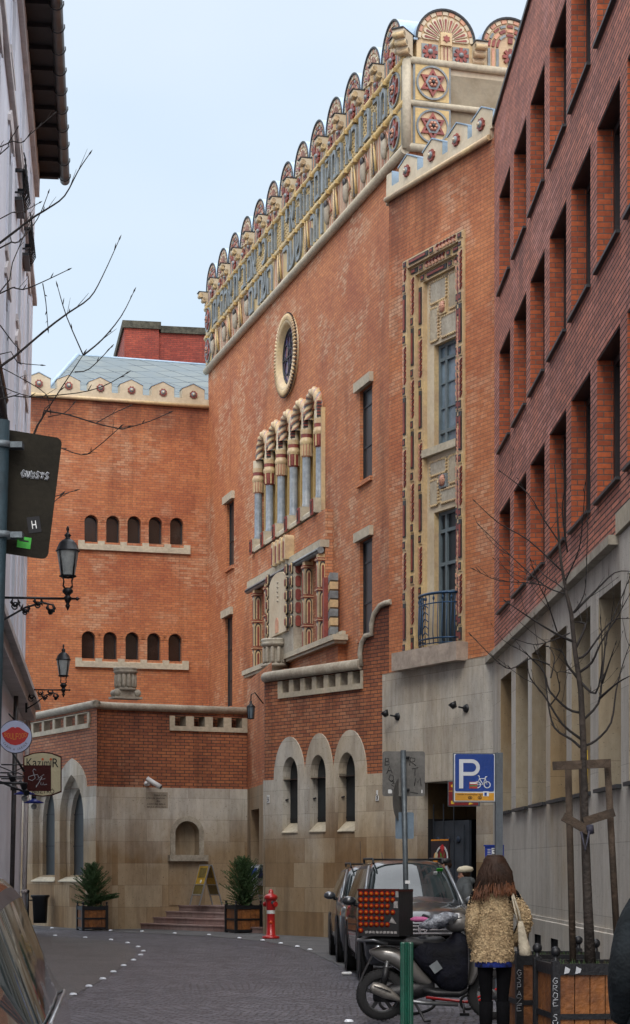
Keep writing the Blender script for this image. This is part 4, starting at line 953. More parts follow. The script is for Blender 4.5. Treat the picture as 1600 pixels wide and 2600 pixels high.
for u in cu:
    for z0,z1 in rows:
        b=MB(WF)
        b.box(rf,u,u+.10,.22,.34,z0,z1); b.box(rf,u+ww-.10,u+ww,.22,.34,z0,z1); b.box(rf,u+.1,u+ww-.1,.22,.34,z1-.12,z1); b.box(rf,u+.1,u+ww-.1,.22,.34,z0,z0+.1); b.box(rf,u+ww*.5-.06,u+ww*.5+.06,.22,.33,z0+.1,z1-.12)
        b.box(rf,u+.01,u+ww-.01,0.01,.25,z1-.02,z1-.005,WF)
        w=b.build('window',RBT)
        b=MB(GL_DK); b.box(rf,u+.1,u+ww-.1,.29,.31,z0+.1,z1-.12); b.build('pane',w)
        b=MB(DKMET); b.box(rf,u-.02,u+ww+.02,-.06,.25,z0-.03,z0+.01); b.build('sill',w)
sh=[]
su=[RW.U(f) for f in (1275.6,1314,1355.7,1402.6,1457,1525.7)]; su+=[su[-1]+2.2,su[-1]+4.4]
b=MB(STONE_R)
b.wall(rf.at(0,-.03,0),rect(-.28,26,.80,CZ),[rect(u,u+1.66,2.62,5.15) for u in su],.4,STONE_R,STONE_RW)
b.box(rf,-.28,26,-.06,.3,.74,.80); cel=[(1360,2404),(1390,2416),(1425,2429),(1465,2440)]
cw_=[RW.inv(x,2385)[0] for x in (1340,1370,1412,1462)]
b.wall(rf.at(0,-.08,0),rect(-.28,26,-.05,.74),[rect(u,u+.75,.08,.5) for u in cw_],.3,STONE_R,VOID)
b.add([rf(-.28,-.08,.74),rf(26,-.08,.74),rf(26,.0,.78),rf(-.28,.0,.78)],[(0,1,2,3)])
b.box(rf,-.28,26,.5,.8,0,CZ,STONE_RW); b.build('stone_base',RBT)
b=MB(TRIMG); b.box(rf,-.33,RW.U(1577),-.16,.3,CZ-.1,CZ+.02); b.box(rf,RW.U(1577)-.001,26,-.07,.02,CZ+.02,6.0,TRIM); b.build('stone_cornice',RBT)
for u in su:
    b=MB(DKMET); b.box(rf,u-.03,u+1.7,-.1,.35,2.57,2.62); b.build('slot_sill',RBT)
    b=MB(GL_DK); b.box(rf,u,u+1.66,.38,.42,2.62,5.15); b.build('slot_window',RBT)
for x0,x1,z0 in [(1,1,1)]:
    for u in cw_: 
        b=MB(DKMET); 
        for k in range(6): b.box(rf,u+.08+k*.11,u+.1+k*.11,-.05,-.03,.08,.5)
        b.build('cellar_grille',RBT)
# ============================================================ LEFT BUILDING (battered face leans back from the street at the foot)
LBT=thing('stucco_townhouse','tall pale lilac stucco townhouse with dark timber eaves, gutter and iron balcony','building',(-6,40,0))
LW=Wall((-6.8,47),(-.1121,.9937)); 
class Lean(F):
    def __call__(s,x,y,z):
        p=F.__call__(s,x,y,z); return p+s.n*(-.40*(1-min(p.z,18.5)/18.5))
lf=Lean(LW.P,LW.d,-LW.n); lf.n=LW.n
def lat(x,y,z): f=Lean(F.__call__(lf,x,y,z),lf.x,lf.y,lf.z); f.n=LW.n; return f
def ul(px,w=0): return LW.inv(px,0,w)[0]
EZ=18.4; U0=-36
wz=[(6.4,8.9),(9.6,12.0),(12.6,14.7),(16.1,17.5)]
wus=[-3.4-4.4*k for k in range(6)]
hl=[archpts(u-.6,u+.6,z0,z1,6,.2) if i<3 else rect(u-.6,u+.6,z0,z1) for u in wus for i,(z0,z1) in enumerate(wz)]
b=MB(STUCCO)
b.wall(lf,rect(-32,0,-.05,EZ),hl,.09); b.wall(lf,rect(U0,-32,-.05,EZ),[],.2); b.box(lf,-32,0,.5,11,0,EZ-.1); b.box(lf,U0,-32,.2,11,0,EZ-.1)
b.add([lf(0,0,-.05),lf(0,.5,-.05),lf(0,.5,EZ),lf(0,0,EZ)],[(0,1,2,3)]); b.build('stucco_wall',LBT)
for u in wus:
    for i,(z0,z1) in enumerate(wz):
        b=MB(STUCCO); b.box(lf,u-.78,u-.6,-.03,.0,z0,z1); b.box(lf,u+.6,u+.78,-.03,.0,z0,z1); b.box(lf,u-.85,u+.85,-.045,.0,z0-.14,z0,STUCCOD)
        if i<3: b.prism(lf,[(u-.9,z1+.05),(u+.9,z1+.05),(u+.9,z1+.15),(u+.4,z1+.42),(u-.4,z1+.42),(u-.9,z1+.15)],-.05,0,STUCCOD)
        w=b.build('window',LBT); b=MB(GL_GR if i<3 else STUCCOD); b.box(lf,u-.6,u+.6,.075,.09,z0,z1); b.build('pane',w)
b=MB(STUCCOD)
for z,h,d in ((15.25,.14,.10),(5.15,.25,.28),(5.4,.12,.40),(9.15,.12,.07),(17.9,.5,.1)): b.box(lf,U0,0,-d,.0,z,z+h)
b.build('string_courses',LBT)
b=MB(STUCCO)
for u in (-1.0,-5.6): 
    for k in range(3): b.box(lf,u-.18+k*.16,u-.09+k*.16,-.02,0,5.6,15.2)
b.build('pilaster_flutes',LBT)
for k,u in enumerate((-.5,-3.8,-7.1,-10.4)):
    c=lat(u,0,0)
    for z0 in ((11.6,8.2) if k%2 else (9.9,)):
        b=MB(STUCCOD); b.prism(F(c(0,0,0),c.y,c.x,c.z),[(0,z0),(-.03,z0),(-.06,z0+.3),(-.2,z0+.55),(-.22,z0+.8),(-.12,z0+1.0),(0,z0+1.05)],-.12,.12); b.build('scroll_console',LBT)
EA=plain('dark_eaves_boards',(.014,.012,.014),.8,var=.4,scale=4)
GUT=plain('weathered_gutter',(.09,.085,.085),.45,metal=.4,var=.4,scale=3)
b=MB(EA); b.box(lf,U0,.05,-.62,.1,EZ,EZ+.08); b.prism(F(lf(0,0,0),lf.y,lf.x,lf.z),[(-.66,EZ+.1),(-.62,EZ+.02),(.3,EZ+.1),(.3,EZ+.7)],U0,.05)
u=-.2
while u>-34: b.box(lf,u-.08,u+.08,-.56,.0,EZ-.09,EZ); u-=1.05
b.build('timber_eaves',LBT)
b=MB(GUT); b.tube([(-34,-.70,EZ+.05),(.25,-.70,EZ+.02)],.12,14,fr=lf); g_=b.build('rain_gutter',LBT)
u=-.1
while u>-34:
    b=MB(DKMET); b.tube([(u,-.70+.14*math.cos(a),EZ+.02+.14*math.sin(a)) for a in [math.pi*(.9+.15*i) for i in range(9)]],.014,5,fr=lf); b.build('gutter_bracket',g_); u-=1.05
b=MB(STUCCOD); b.prism(F(lf(0,0,0),lf.y,lf.x,lf.z),[(-.05,EZ+.1),(2,EZ+1.4),(2,EZ+.1)],U0,0,EA); b.build('roof',LBT)
for u in (-.35,-.75,-7.4):
    b=MB(GUT if u!=-.75 else STUCCOD); b.tube([(u,-.12,.1),(u,-.12,5.1)] ,.05,8,fr=lf)
    for k in range(2): b.lathe(F(lf(u,-.12,1+k*2.2),V((1,0,0)),V((0,1,0)),V((0,0,1))),[(.05,-.04),(.075,-.04),(.075,.04),(.05,.04)],8)
    b.build('drainpipe',LBT)
# iron balcony with dense scrollwork
def balcony(ua,ub,z,d,h=1.05):
    b=MB(BLACK); b.box(lf,ua,ub,-d,0,z-.06,z,BLACK)
    cr_=[(ua,-.0),(ua,-d),(ub,-d),(ub,.0)]
    b.tube([(x,y,z+h) for x,y in cr_],.04,6,fr=lf); b.tube([(x,y,z+.08) for x,y in cr_],.02,6,fr=lf)
    n=int((ub-ua)/.14)
    for i in range(n+1):
        u=ua+(ub-ua)*i/n; b.tube([(u,-d,z+.05),(u,-d-.10,z+.25),(u,-d-.03,z+.6),(u,-d,z+h)],.013,5,fr=lf)
        if i%2: b.tube([(u,-d-.02,z+.3),(u+.06,-d-.05,z+.45),(u,-d-.04,z+.6),(u-.06,-d-.04,z+.75),(u,-d,z+.9)],.016,5,fr=lf)
    for k in range(5): b.tube([(ub,-d*k/5,z),(ub,-d*k/5,z+h)],.013,5,fr=lf)
    return b.build('iron_balcony',LBT)
bu,bz_=LW.inv(61,1019,.55); balcony(bu-6,bu,bz_-1.05,.55)
for u,z in ((-6.1,14.45),(-9.5,14.45)):
    balcony(u-.55,u+.55,z,.15,.5)
# ============================================================ STREET OBJECTS
def ring(x,y,z,rx,ry,n=16,p=2.0,rz=0):
    out=[]
    for j in range(n):
        a=2*math.pi*j/n; ca,sa=math.cos(a),math.sin(a); k=(abs(ca)**p+abs(sa)**p)**(-1/p); X=rx*k*ca; Y=ry*k*sa
        out.append(V((x+X*math.cos(rz)-Y*math.sin(rz),y+X*math.sin(rz)+Y*math.cos(rz),z)))
    return out
def cat(pts,t):
    """Catmull-Rom through list of tuples, t in 0..len-1"""
    n=len(pts); i=min(int(t),n-2); f=t-i; g=lambda k: pts[max(0,min(n-1,k))]
    return tuple(.5*((2*b_)+(c-a)*f+(2*a-5*b_+4*c-d)*f*f+(-a+3*b_-3*c+d)*f**3) for a,b_,c,d in zip(g(i-1),g(i),g(i+1),g(i+2)))
def skin(name,joints,edges,mat,parent,sub=2,label=None):
    me=bpy.data.meshes.new('tmp'); names=list(joints); me.from_pydata([joints[k][0] for k in names],[(names.index(a),names.index(b_)) for a,b_ in edges],[])
    o=bpy.data.objects.new('tmp',me); COL.objects.link(o); m=o.modifiers.new('s','SKIN'); m.use_smooth_shade=True
    for i,k in enumerate(names):
        r=joints[k][1]; r=r if isinstance(r,tuple) else (r,r); me.skin_vertices[0].data[i].radius=r; me.skin_vertices[0].data[i].use_root=(i==0)
    s_=o.modifiers.new('u','SUBSURF'); s_.levels=sub; s_.render_levels=sub
    dg=bpy.context.evaluated_depsgraph_get(); dg.update(); m2=bpy.data.meshes.new_from_object(o.evaluated_get(dg)); bpy.data.objects.remove(o)
    m2.materials.clear(); m2.materials.append(mat); m2.name=name; m2.polygons.foreach_set('use_smooth',[True]*len(m2.polygons))
    o=bpy.data.objects.new(name,m2); COL.objects.link(o); o.parent=parent; tag(o,label); return o
# ---------------- planters
WOOD=plain('orange_stained_boards',(.28,.10,.02),.6,var=.5,scale=3,fine=18,col2=(.15,.05,.012),bmp=.4)
SOIL=plain('planter_soil',(.05,.04,.02),.95,var=.6,scale=14,fine=60,bmp=1)
def planter(side,h,ballr,loc,rz,label,group=None,band=True):
    t=thing('wooden_planter',label,'planter',loc,rz,group); s=side/2
    b=MB(WOOD); n=5
    for k in range(4):
        f=F().rot(k*math.pi/2)
        for i in range(n):
            w=(side-.10)/n; x=-s+.05+i*w; b.box(f,x+.004,x+w-.004,-s+.02,-s+.045,.07,h-.04,WOOD)
    b.build('board_panel',t,world=False)
    b=MB(BLACK)
    for k in range(4):
        f=F().rot(k*math.pi/2); b.box(f,-s+.05,s-.05,-s,-s+.03,h-.09,h); b.box(f,-s+.05,s-.05,-s+.005,-s+.022,h*.46,h*.46+.045); b.box(f,-s+.05,s-.05,-s+.002,-s+.03,.03,.085)
    b.build('iron_bands',t,world=False)
    for sx in (-1,1):
        for sy in (-1,1):
            b=MB(BLACK); b.box(I,sx*(s-.02)-.032,sx*(s-.02)+.032,sy*(s-.02)-.032,sy*(s-.02)+.032,0,h+.02)
            c=F((sx*(s-.02),sy*(s-.02),h)); b.lathe(c,[(.035,.02),(.02,.03),(.02,.06)],10); b.ball(F((sx*(s-.02),sy*(s-.02),h+.055+ballr)),ballr); b.build('corner_post',t,world=False)
    b=MB(SOIL); b.box(I,-s+.04,s-.04,-s+.04,s-.04,h-.3,h-.06); b.build('soil',t,world=False)
    return t
CONI=plain('conifer_green',(.035,.075,.022),.8,var=.5,scale=4,fine=20,col2=(.06,.12,.035),bmp=0)
BARK=plain('dark_bark',(.09,.065,.045),.9,var=.5,scale=8,fine=30,bmp=.6)
def conifer(p,h,r,label,lean=0,seed=1):
    q=random.Random(seed); t=thing('dwarf_conifer',label,'conifer',p,0,'conifers in the planters by the steps')
    b=MB(BARK); b.tube([(0,0,-.1),(0,0,h*.5),(lean*.1,0,h*.85)],[.03,.02,.006],6); b.build('trunk',t,world=False)
    b=MB(CONI)
    for i in range(330):
        f=q.random()**.9; z=h*(.02+.86*f); a=q.random()*6.283; rr=r*(.45+1.1*math.sin(math.pi*min(1,f*.8+.12)))*(.5+.5*q.random())*(1-.45*f)
        d=V((math.cos(a),math.sin(a),.1+.9*q.random()+1.2*f)).normalized(); base=V((d.x*rr*.15,d.y*rr*.15,z*.9)); ln=rr*1.25
        if lean and i%6==0: d=V((.95,q.uniform(-.4,.3),.25)); base=V((.1,0,h*.12+q.random()*.12)); ln=r*1.35*q.uniform(.6,1.1)
        k=int(ln/.02)+3
        for j in range(k):
            g=j/k; c=base+d*ln*g+V((0,0,-.03*g))
            for s_ in range(3):
                e=(d*.5+V((q.uniform(-1,1),q.uniform(-1,1),q.uniform(-.3,.9)))).normalized()*q.uniform(.03,.065)*(1.1-g*.5); w=e.cross(V((q.uniform(-1,1),q.uniform(-1,1),q.uniform(-1,1)))).normalized()*.008
                b.add([c-w,c+w,c+e],[(0,1,2)])
    b.build('foliage',t,world=False,recalc=False); return t
pg='wooden planters with conifers beside the steps'
p=G(234,2352); p=V(((234-800)/FP*48.2,48.0,0)); planter(.64,.60,.03,(p.x,p.y+.2,.006),R(20),'small orange-boarded planter with black iron bands left of the pink steps',pg)
conifer((p.x,p.y+.2,.55),1.3,.42,'bushy dwarf conifer spreading to the right in the planter left of the steps',1,3)
p=G(617,2370); planter(.68,.66,.03,(p.x,p.y+.3,.006),R(24),'small orange-boarded planter with black iron bands right of the pink steps beside the hydrant',pg)
conifer((p.x,p.y+.3,.6),1.4,.47,'upright dwarf conifer in the planter beside the red hydrant',0,5)
# big near planters
pg='large wooden planters with black ball finials'
BPH=.82
planter(.72,BPH,.042,(2.215,15.69,.006),R(5.7),'large orange-boarded planter holding the staked young tree, white scrawl down its corner post',pg)
planter(.72,BPH,.042,(2.10,17.28,.006),R(5.0),'large orange-boarded planter behind the one with the staked tree',pg)
GRAF=plain('white_marker_ink',(.5,.52,.55),.7,var=.2,bmp=0)
SF_={'A':[[(0,0),(.5,1),(1,0)],[(.2,.4),(.85,.4)]],'B':[[(0,0),(.1,1),(.7,.9),(.7,.6),(.1,.5),(.85,.4),(.8,.05),(0,0)]],'E':[[(1,1),(.1,.95),(0,.5),(.7,.5)],[(0,.5),(.1,0),(1,.05)]],'G':[[(.9,.85),(.4,1),(0,.5),(.4,0),(.9,.2),(.9,.5),(.5,.5)]],
'H':[[(0,0),(0,1)],[(1,0),(1,1)],[(0,.5),(1,.5)]],'M':[[(0,0),(.15,1),(.5,.35),(.9,1),(1,0)]],'O':[[(.5,0),(0,.4),(.3,1),(.9,.8),(.9,.2),(.5,0)]],'P':[[(.1,0),(.15,1),(.8,.95),(.8,.55),(.15,.5)]],'Q':[[(.5,0),(0,.4),(.3,1),(.9,.8),(.9,.2),(.5,0)],[(.55,.3),(1,-.1)]],
'R':[[(0,0),(.1,1),(.8,.9),(.7,.55),(.1,.5),(1,0)]],'S':[[(.9,.9),(.4,1),(.1,.75),(.8,.4),(.7,.05),(0,.05)]],'T':[[(0,.9),(1,1)],[(.5,.95),(.45,0)]],'U':[[(0,1),(.1,.1),(.6,0),(.9,.3),(1,1)]],'Y':[[(0,1),(.5,.5),(1,1)],[(.5,.5),(.4,0)]],'Z':[[(0,1),(1,.95),(0,0),(1,.05)]]}
def scrawl(b,f,ch,w,h,r=.004,q=random.Random(6),m=None):
    for st in SF_.get(ch,[]):
        b.tube([(x*w+q.uniform(-.04,.04)*w,-.001,z*h+q.uniform(-.04,.04)*h) for x,z in st],r,5,fr=f,m=m)
def vtext(par,loc_f,s_,h,x,z,m,name='graffiti'):
    b=MB(m); zz=z
    for ch in s_:
        if ch!=' ': scrawl(b,loc_f.at(x,0,zz-h),ch,h*.7,h*.85,.0028)
        zz-=h
    o=b.build(name,par); return o
def findthing(lbl): return [o for o in bpy.data.objects if o.get('label','').startswith(lbl)][0]
t1_=findthing('large orange-boarded planter holding'); t2_=findthing('large orange-boarded planter behind')
def onplanter(t,dx): M=ROOTM[t.name]; return F(M@V((-.34+dx,-.3745,0)),M.to_3x3()@V((1,0,0)),M.to_3x3()@V((0,1,0)),(0,0,1))
vtext(t1_,onplanter(t1_,-.02),'GROE SUPER',.058,-.01,.72,GRAF); vtext(t2_,onplanter(t2_,-.02),'GSPAZE',.062,-.01,.70,GRAF)
b=MB(GRAF); f_=onplanter(t1_,0); 
for x in (.06,.15): b=MB(GRAF); b.prism(f_,[(x,.74),(x+.04,.75),(x+.05,.78),(x+.01,.80)],-.003,0); b.build('torn_sticker',t1_)
b=MB(plain('pink_sticker',(.5,.25,.45),.6)); b.box(f_,.47,.53,-.002,.0,.74,.81); b.build('pink_sticker',t1_)
b=MB(CONI); q=random.Random(3)
for cx,cy in ((2.215,15.69),(2.10,17.28)):
    for i in range(260):
        x=cx+q.uniform(-.3,.3); y=cy+q.uniform(-.3,.3); e=V((q.uniform(-.03,.03),q.uniform(-.03,.03),q.uniform(.03,.09))); w=V((.008,0,0)); z=BPH-.06; b.add([V((x,y,z))-w,V((x,y,z))+w,V((x,y,z))+e],[(0,1,2)],SOIL if q.random()<.5 else CONI)
b.build('planter_weeds',recalc=False,label='low weeds and dry stalks growing in the near planters',cat='weeds',kind='stuff')
# ---------------- branches
TWIG=plain('twig_bark',(.018,.014,.013),.85,var=.4,fine=30)
TRK=plain('young_trunk_bark',(.038,.028,.022),.85,var=.45,scale=6,fine=26,bmp=.7)
def branch(b,pts,r0,r1,m=TWIG,buds=True,q=random.Random(5),tw=.5,fine=0):
    n=len(pts); D=[]
    N_=(n-1)*3
    for i in range(N_+1):
        D.append(V(cat([tuple(p) for p in pts],i/3)))
    b.tube([tuple(p) for p in D],[r0+(r1-r0)*i/N_ for i in range(N_+1)],6,m=m)
    for i in range(2,N_,2):
        if q.random()<tw:
            d=(D[i+1]-D[i]).normalized(); e=(d+V((q.uniform(-.7,.7),q.uniform(-.7,.7),q.uniform(-.2,.8)))).normalized(); l=q.uniform(.03,.07)
            b.tube([D[i],D[i]+e*l*.6,D[i]+e*l],[r1*1.1,r1*1.4,r1*.3],5,m=m)
    for i in range(3,N_,2):
        if q.random()<.35:
            d=(D[i]-D[i-1]).normalized(); e=(d*.8+V((q.uniform(-.8,.8),q.uniform(-.8,.8),q.uniform(-.1,.7)))).normalized(); l=q.uniform(.05,.16); k1=e*l*.5+V((0,0,.01)); k2=e*l+V((0,0,l*.15)); b.tube([D[i],D[i]+k1,D[i]+k2],[r1*.9,r1*.8,r1*.35],4,m=m,caps=False)
    for i in range(2,N_,2):
        if q.random()<fine:
            d=(D[i]-D[i-1]).normalized(); e=(d*.7+V((q.uniform(-1,1),q.uniform(-.8,.8),q.uniform(-.1,.6)))).normalized(); l=q.uniform(.18,.42); P_=[D[i]]
            for k in range(4): e=(e+V((q.uniform(-.22,.22),q.uniform(-.2,.2),.16))).normalized(); P_.append(P_[-1]+e*l/4)
            b.tube(P_,[r1*1.1,r1,r1*.9,r1*.7,r1*.5],4,m=m,caps=False); b.tube([P_[-1],P_[-1]+e*.015,P_[-1]+e*.03],[r1*.6,r1*1.4,r1*.2],4,m=m,caps=False)
    if buds: d=(D[-1]-D[-2]).normalized(); b.tube([D[-1],D[-1]+d*.02,D[-1]+d*.05],[r1,r1*2.2,r1*.3],5,m=m)
YT=thing('young_street_tree','bare young street tree held by wooden stakes in the nearest planter','tree',(2.3,15.9,.7))
TY=15.75
T7=lambda x,y,dy=0: at(1200+x*.3257,1200+y*.3257,TY+dy)
tr=[at(1499,2450,TY),at(1494,2300,TY),at(1486,2080,TY),at(1482,1900,TY),T7(845,1700),T7(800,1400),T7(770,1100),T7(735,950),T7(690,700),T7(665,400),T7(655,150),T7(640,-60)]
b=MB(TRK); b.tube([tuple(p) for p in tr],[.050,.036,.031,.028,.024,.021,.018,.015,.012,.009,.006,.004],10); b.build('trunk',YT)
BL=[[(830,1870),(740,1840),(600,1700),(560,1560),(440,1430),(350,1370)],[(850,2080),(700,1960),(560,1740),(450,1600),(430,1480)],[(840,2140),(770,2080),(640,1990),(590,1800),(560,1560),(490,1380)],
[(860,1930),(980,1800),(1010,1600),(1050,1260),(1150,1000),(1220,830)],[(870,2130),(960,2090),(1080,1950),(1120,1700),(1170,1500),(1240,1300)],[(990,1760),(1130,1640),(1240,1580)],
[(820,1600),(740,1500),(700,1400),(600,1360)],[(740,950),(560,880),(300,650),(60,420)],[(700,770),(440,530),(200,390),(30,235)],[(690,560),(560,370),(430,160),(230,0)],[(790,1320),(640,1250),(430,1120),(270,1010)],
[(660,1240),(580,1000),(530,900),(460,700)],[(600,1500),(450,1450),(300,1530),(180,1460),(0,1280)],[(780,1100),(870,950),(890,700),(900,300)],[(790,1090),(960,920),(1110,780),(1240,770)],[(560,880),(445,860),(200,840),(20,760)],
[(740,620),(700,300),(720,100),(700,-100)],[(760,1250),(620,1310),(480,1340),(340,1300)],[(830,1560),(930,1480),(1000,1330),(1130,1120),(1220,960)],[(800,1380),(880,1200),(850,1170),(800,1165)],[(850,1640),(960,1720),(1010,1480),(1000,1150)],[(820,1450),(900,1400),(1080,1160),(1240,1140)],[(770,1050),(700,900),(560,800),(480,700)],[(720,850),(830,600),(860,350),(880,100)],[(610,1600),(640,1450),(610,1380)],[(600,1820),(680,1700),(660,1560),(740,1560)],[(1010,1640),(1060,1500),(1110,1350)]]
q=random.Random(11); b=MB(TWIG)
for L_ in BL:
    s_=q.uniform(-.6,.6); n=len(L_); P=[T7(x,y,s_*i/(n-1)) for i,(x,y) in enumerate(L_)]
    big=L_[0][0]>780; branch(b,P,.012 if big else .007,.0026,q=q,fine=.45)
b.build('crown',YT)
WST=plain('weathered_stake_wood',(.075,.05,.032),.85,var=.5,scale=5,fine=25,bmp=.5)
SK=thing('tree_stakes','three weathered wooden stakes and crossbars round the young tree trunk','tree support',(2.2,15.9,.5))
for (x0,y0,x1,y1,d_) in ((1455,2440,1443,1945,.18),(1567,2386,1543,1948,.1),(1494,2440,1478,1950,.25)):
    b=MB(WST); b.tube([tuple(at(x0,y0,TY+d_)),tuple(at(x1,y1,TY+d_))],.029,10); b.build('stake',SK)
for (x0,y0,x1,y1,d_) in ((1404,1945,1551,1938,.0),(1482,2087,1560,2062,-.02),(1430,2073,1498,2112,-.05)):
    b=MB(WST); A_=at(x0,y0,TY+d_);B_=at(x1,y1,TY+d_); f=F(A_,(B_-A_).normalized(),(0,1,0),V((0,1,0)).cross((A_-B_).normalized())); b.box(f,0,(B_-A_).length,-.02,.02,-.035,.035); b.build('crossbar',SK)
b=MB(plain('tree_tie',(.03,.03,.05),.7)); b.tube([tuple(at(1476,2112,TY-.09)),tuple(at(1486,2160,TY-.08)),tuple(at(1497,2110,TY-.09))],.012,6); b.tube([tuple(at(1498,2096,TY-.08)),tuple(at(1500,2116,TY-.06))],.03,8); b.build('rubber_tie',SK)
# left tree
LT=thing('bare_street_tree','bare tree reaching thin budded twigs in from the left, its trunk left of the view','tree',(-3.0,14,0))
LY=14.0
b=MB(TRK); b.tube([(-3.0,14,0),(-3.0,14,2.5),(-2.95,14,4.5),(-2.9,14.1,6.4)],[.07,.06,.045,.02],10); b.build('trunk',LT)
A1=lambda x,y,d=0: at(x*.529,y*.529,LY+d); A2=lambda x,y,d=0: at(x*.529,900+y*.529,LY+d)
ROOT=lambda y: at(-230,y*.529+170,LY)
LBR=[(1,[(0,1165),(150,1050),(230,1000),(310,940),(375,820),(425,745)],.010),(1,[(0,1190),(90,1160),(180,1050),(230,930)],.007),(1,[(0,1050),(100,1020),(185,975)],.005),(1,[(0,705),(100,685),(150,640),(250,555)],.005),(1,[(0,740),(40,685),(80,620)],.005),
(1,[(0,1400),(60,1260),(145,1060)],.006),(1,[(0,1408),(110,1390),(200,1355),(320,1298)],.006),(0,[(205,1360),(220,1450),(230,1570)],.004),(1,[(0,1760),(70,1710),(230,1575),(330,1500),(430,1430),(490,1330),(570,1155)],.011),
(0,[(400,1705),(490,1630),(580,1520),(640,1405)],.007),(0,[(400,1705),(320,1520),(278,1380)],.005),(0,[(360,1785),(430,1770),(530,1670)],.005),(1,[(0,1700),(85,1740),(190,1752)],.005),(0,[(0,1560),(60,1640),(95,1680)],.005)]
q=random.Random(21); b=MB(TWIG)
for rt,L_,r_ in LBR:
    d=q.uniform(-.5,.5); n=len(L_); P=[A1(x,y,d*i/n) for i,(x,y) in enumerate(L_)]
    if rt: P=[ROOT(L_[0][1])]+P
    branch(b,P,r_,.0028,q=q,tw=.6)
for rt,L_,r_ in ((1,[(60,520),(180,340),(230,260),(400,0)],.013),(0,[(215,270),(330,290),(460,330),(570,355),(610,352),(720,320),(805,283)],.006),(0,[(60,430),(250,437),(390,482),(460,450),(570,355)],.005),(1,[(0,215),(140,205),(370,185),(500,150),(600,95)],.005),(0,[(170,700),(250,685),(355,655)],.005),(0,[(180,760),(245,720),(290,680)],.004),(0,[(460,330),(540,285),(615,250)],.004),(0,[(230,300),(310,280),(350,240)],.004),(0,[(0,60),(95,110),(215,185),(240,260)],.004),(0,[(0,150),(100,190),(230,215)],.004)):
    d=q.uniform(-.3,.3); n=len(L_); P=[A2(x,y,d*i/n) for i,(x,y) in enumerate(L_)]
    if rt: P=[at(-230,900+L_[0][1]*.529+100,LY)]+P
    branch(b,P,r_,.0028,q=q,tw=.6)
b.build('crown',LT)
# ---------------- street signs
GALV=plain('galvanised_pole',(.13,.155,.17),.5,metal=.4,var=.35,scale=6,fine=30)
SBACK=plain('sign_back_grey',(.165,.16,.148),.75,var=.3,scale=4,fine=30)
SBACKD=plain('sign_back_brown',(.020,.017,.011),.75,var=.35,scale=3,spec=.15)
def rrect(w,h,r=.05,n=4):
    P=[]
    for cx,cz,a in ((w/2-r,h/2-r,0),(-w/2+r,h/2-r,90),(-w/2+r,-h/2+r,180),(w/2-r,-h/2+r,270)):
        for i in range(n+1): t=R(a+90*i/n); P.append((cx+r*math.cos(t),cz+r*math.sin(t)))
    return P
PO=at(1030,2200,24); PO.z=0
t=thing('street_sign_pole','grey street pole carrying back-turned signs with BAQS RTM scrawled on the top one','street sign',(PO.x,24,0))
b=MB(GALV); top=at(1024,1905,24); b.tube([(PO.x+.03,24,0),(top.x,24,top.z)],.034,12); b.build('pole',t)
c=F(at(1026,1964,23.97)); c=F(V((c.o.x,24.05,c.o.z)))
b=MB(SBACK); b.prism(c,rrect(.53,.56,.03),0,.004); b.tube([(-.03,-.03,.2),(.07,-.03,.2)],.018,6,fr=c,m=DKMET); b.tube([(-.03,-.03,-.2),(.07,-.03,-.2)],.018,6,fr=c,m=DKMET); p1=b.build('large_sign_plate',t)
b=MB(INK)
for i,ch in enumerate('BAQS'): scrawl(b,c.at(-.235+.025*i,0,.11-.105*i),ch,.065,.09,.0045)
for i,ch in enumerate('RTM'): scrawl(b,c.at(.075+.03*i,0,.10-.125*i),ch,.08,.10,.0045)
b.box(c.rot(R(-10),'y'),.12,.22,-.005,0,-.215,-.207); b.build('graffiti',p1)
b=MB(WHITEP); b.prism(c.at(-.17,0,-.22),rrect(.05,.05,.01),-.003,0); b.box(c,.22,.235,-.003,0,-.24,-.2); b.build('sticker',p1)
b=MB(SBACK); c2=F(at(1019,2030,24)); c2=F(V((c2.o.x-.01,24.10,c2.o.z))).rot(R(68)); b.prism(c2,circ(0,0,.27,28),.0,.004); b.build('round_sign_plate',t)
b=MB(plain('pale_blue_sign_back',(.15,.21,.27),.5,var=.2)); c3=F(at(1028,2096,24)); b.prism(F(V((c3.o.x,24.05,c3.o.z))),rrect(.23,.33,.02),0,.004); b.build('small_sign_plate',t)
b=MB(WHITEP); c4_=at(1035,2240,23.96); b.box(F(c4_),-.03,.03,-.002,.0,-.02,.02); b.build('pole_label',t)
# parking sign
PB=plain('parking_sign_blue',(.005,.045,.26),.35,var=.15); PW_=plain('parking_sign_white',(.62,.65,.68),.4,var=.1); PY=plain('parking_sign_yellow',(.62,.30,.02),.45,var=.2); GPOST=plain('grey_box_post',(.13,.15,.17),.5,metal=.3,var=.2)
c=F(at(1206,1975,23.5)); c=c.rot(R(5))
t=thing('parking_sign','blue square P sign with bicycle and yellow strip on a grey box post','parking sign',(c.o.x,23.5,0))
b=MB(GPOST); x1=.255; b.box(F(V((c.o.x,c.o.y,0)),c.x,c.y,c.z),x1,x1+.085,-.03,.06,0,at(0,1911,23.5).z); b.build('post',t)
h0,h1=-.30,.30
b=MB(GPOST); b.box(c,-.265,.255,.0,.05,h0,h1); pp=b.build('sign_box',t)
b=MB(PW_); b.box(c,-.255,.245,-.004,.0,h0+.012,h1-.012); b.build('white_border',pp)
b=MB(PB); b.prism(c.at(-.005,0,.06),rrect(.48,.455,.02),-.008,-.004); b.build('blue_face',pp)
b=MB(PY); b.box(c,-.245,.235,-.008,-.004,h0+.022,h0+.115); b.build('yellow_strip',pp)
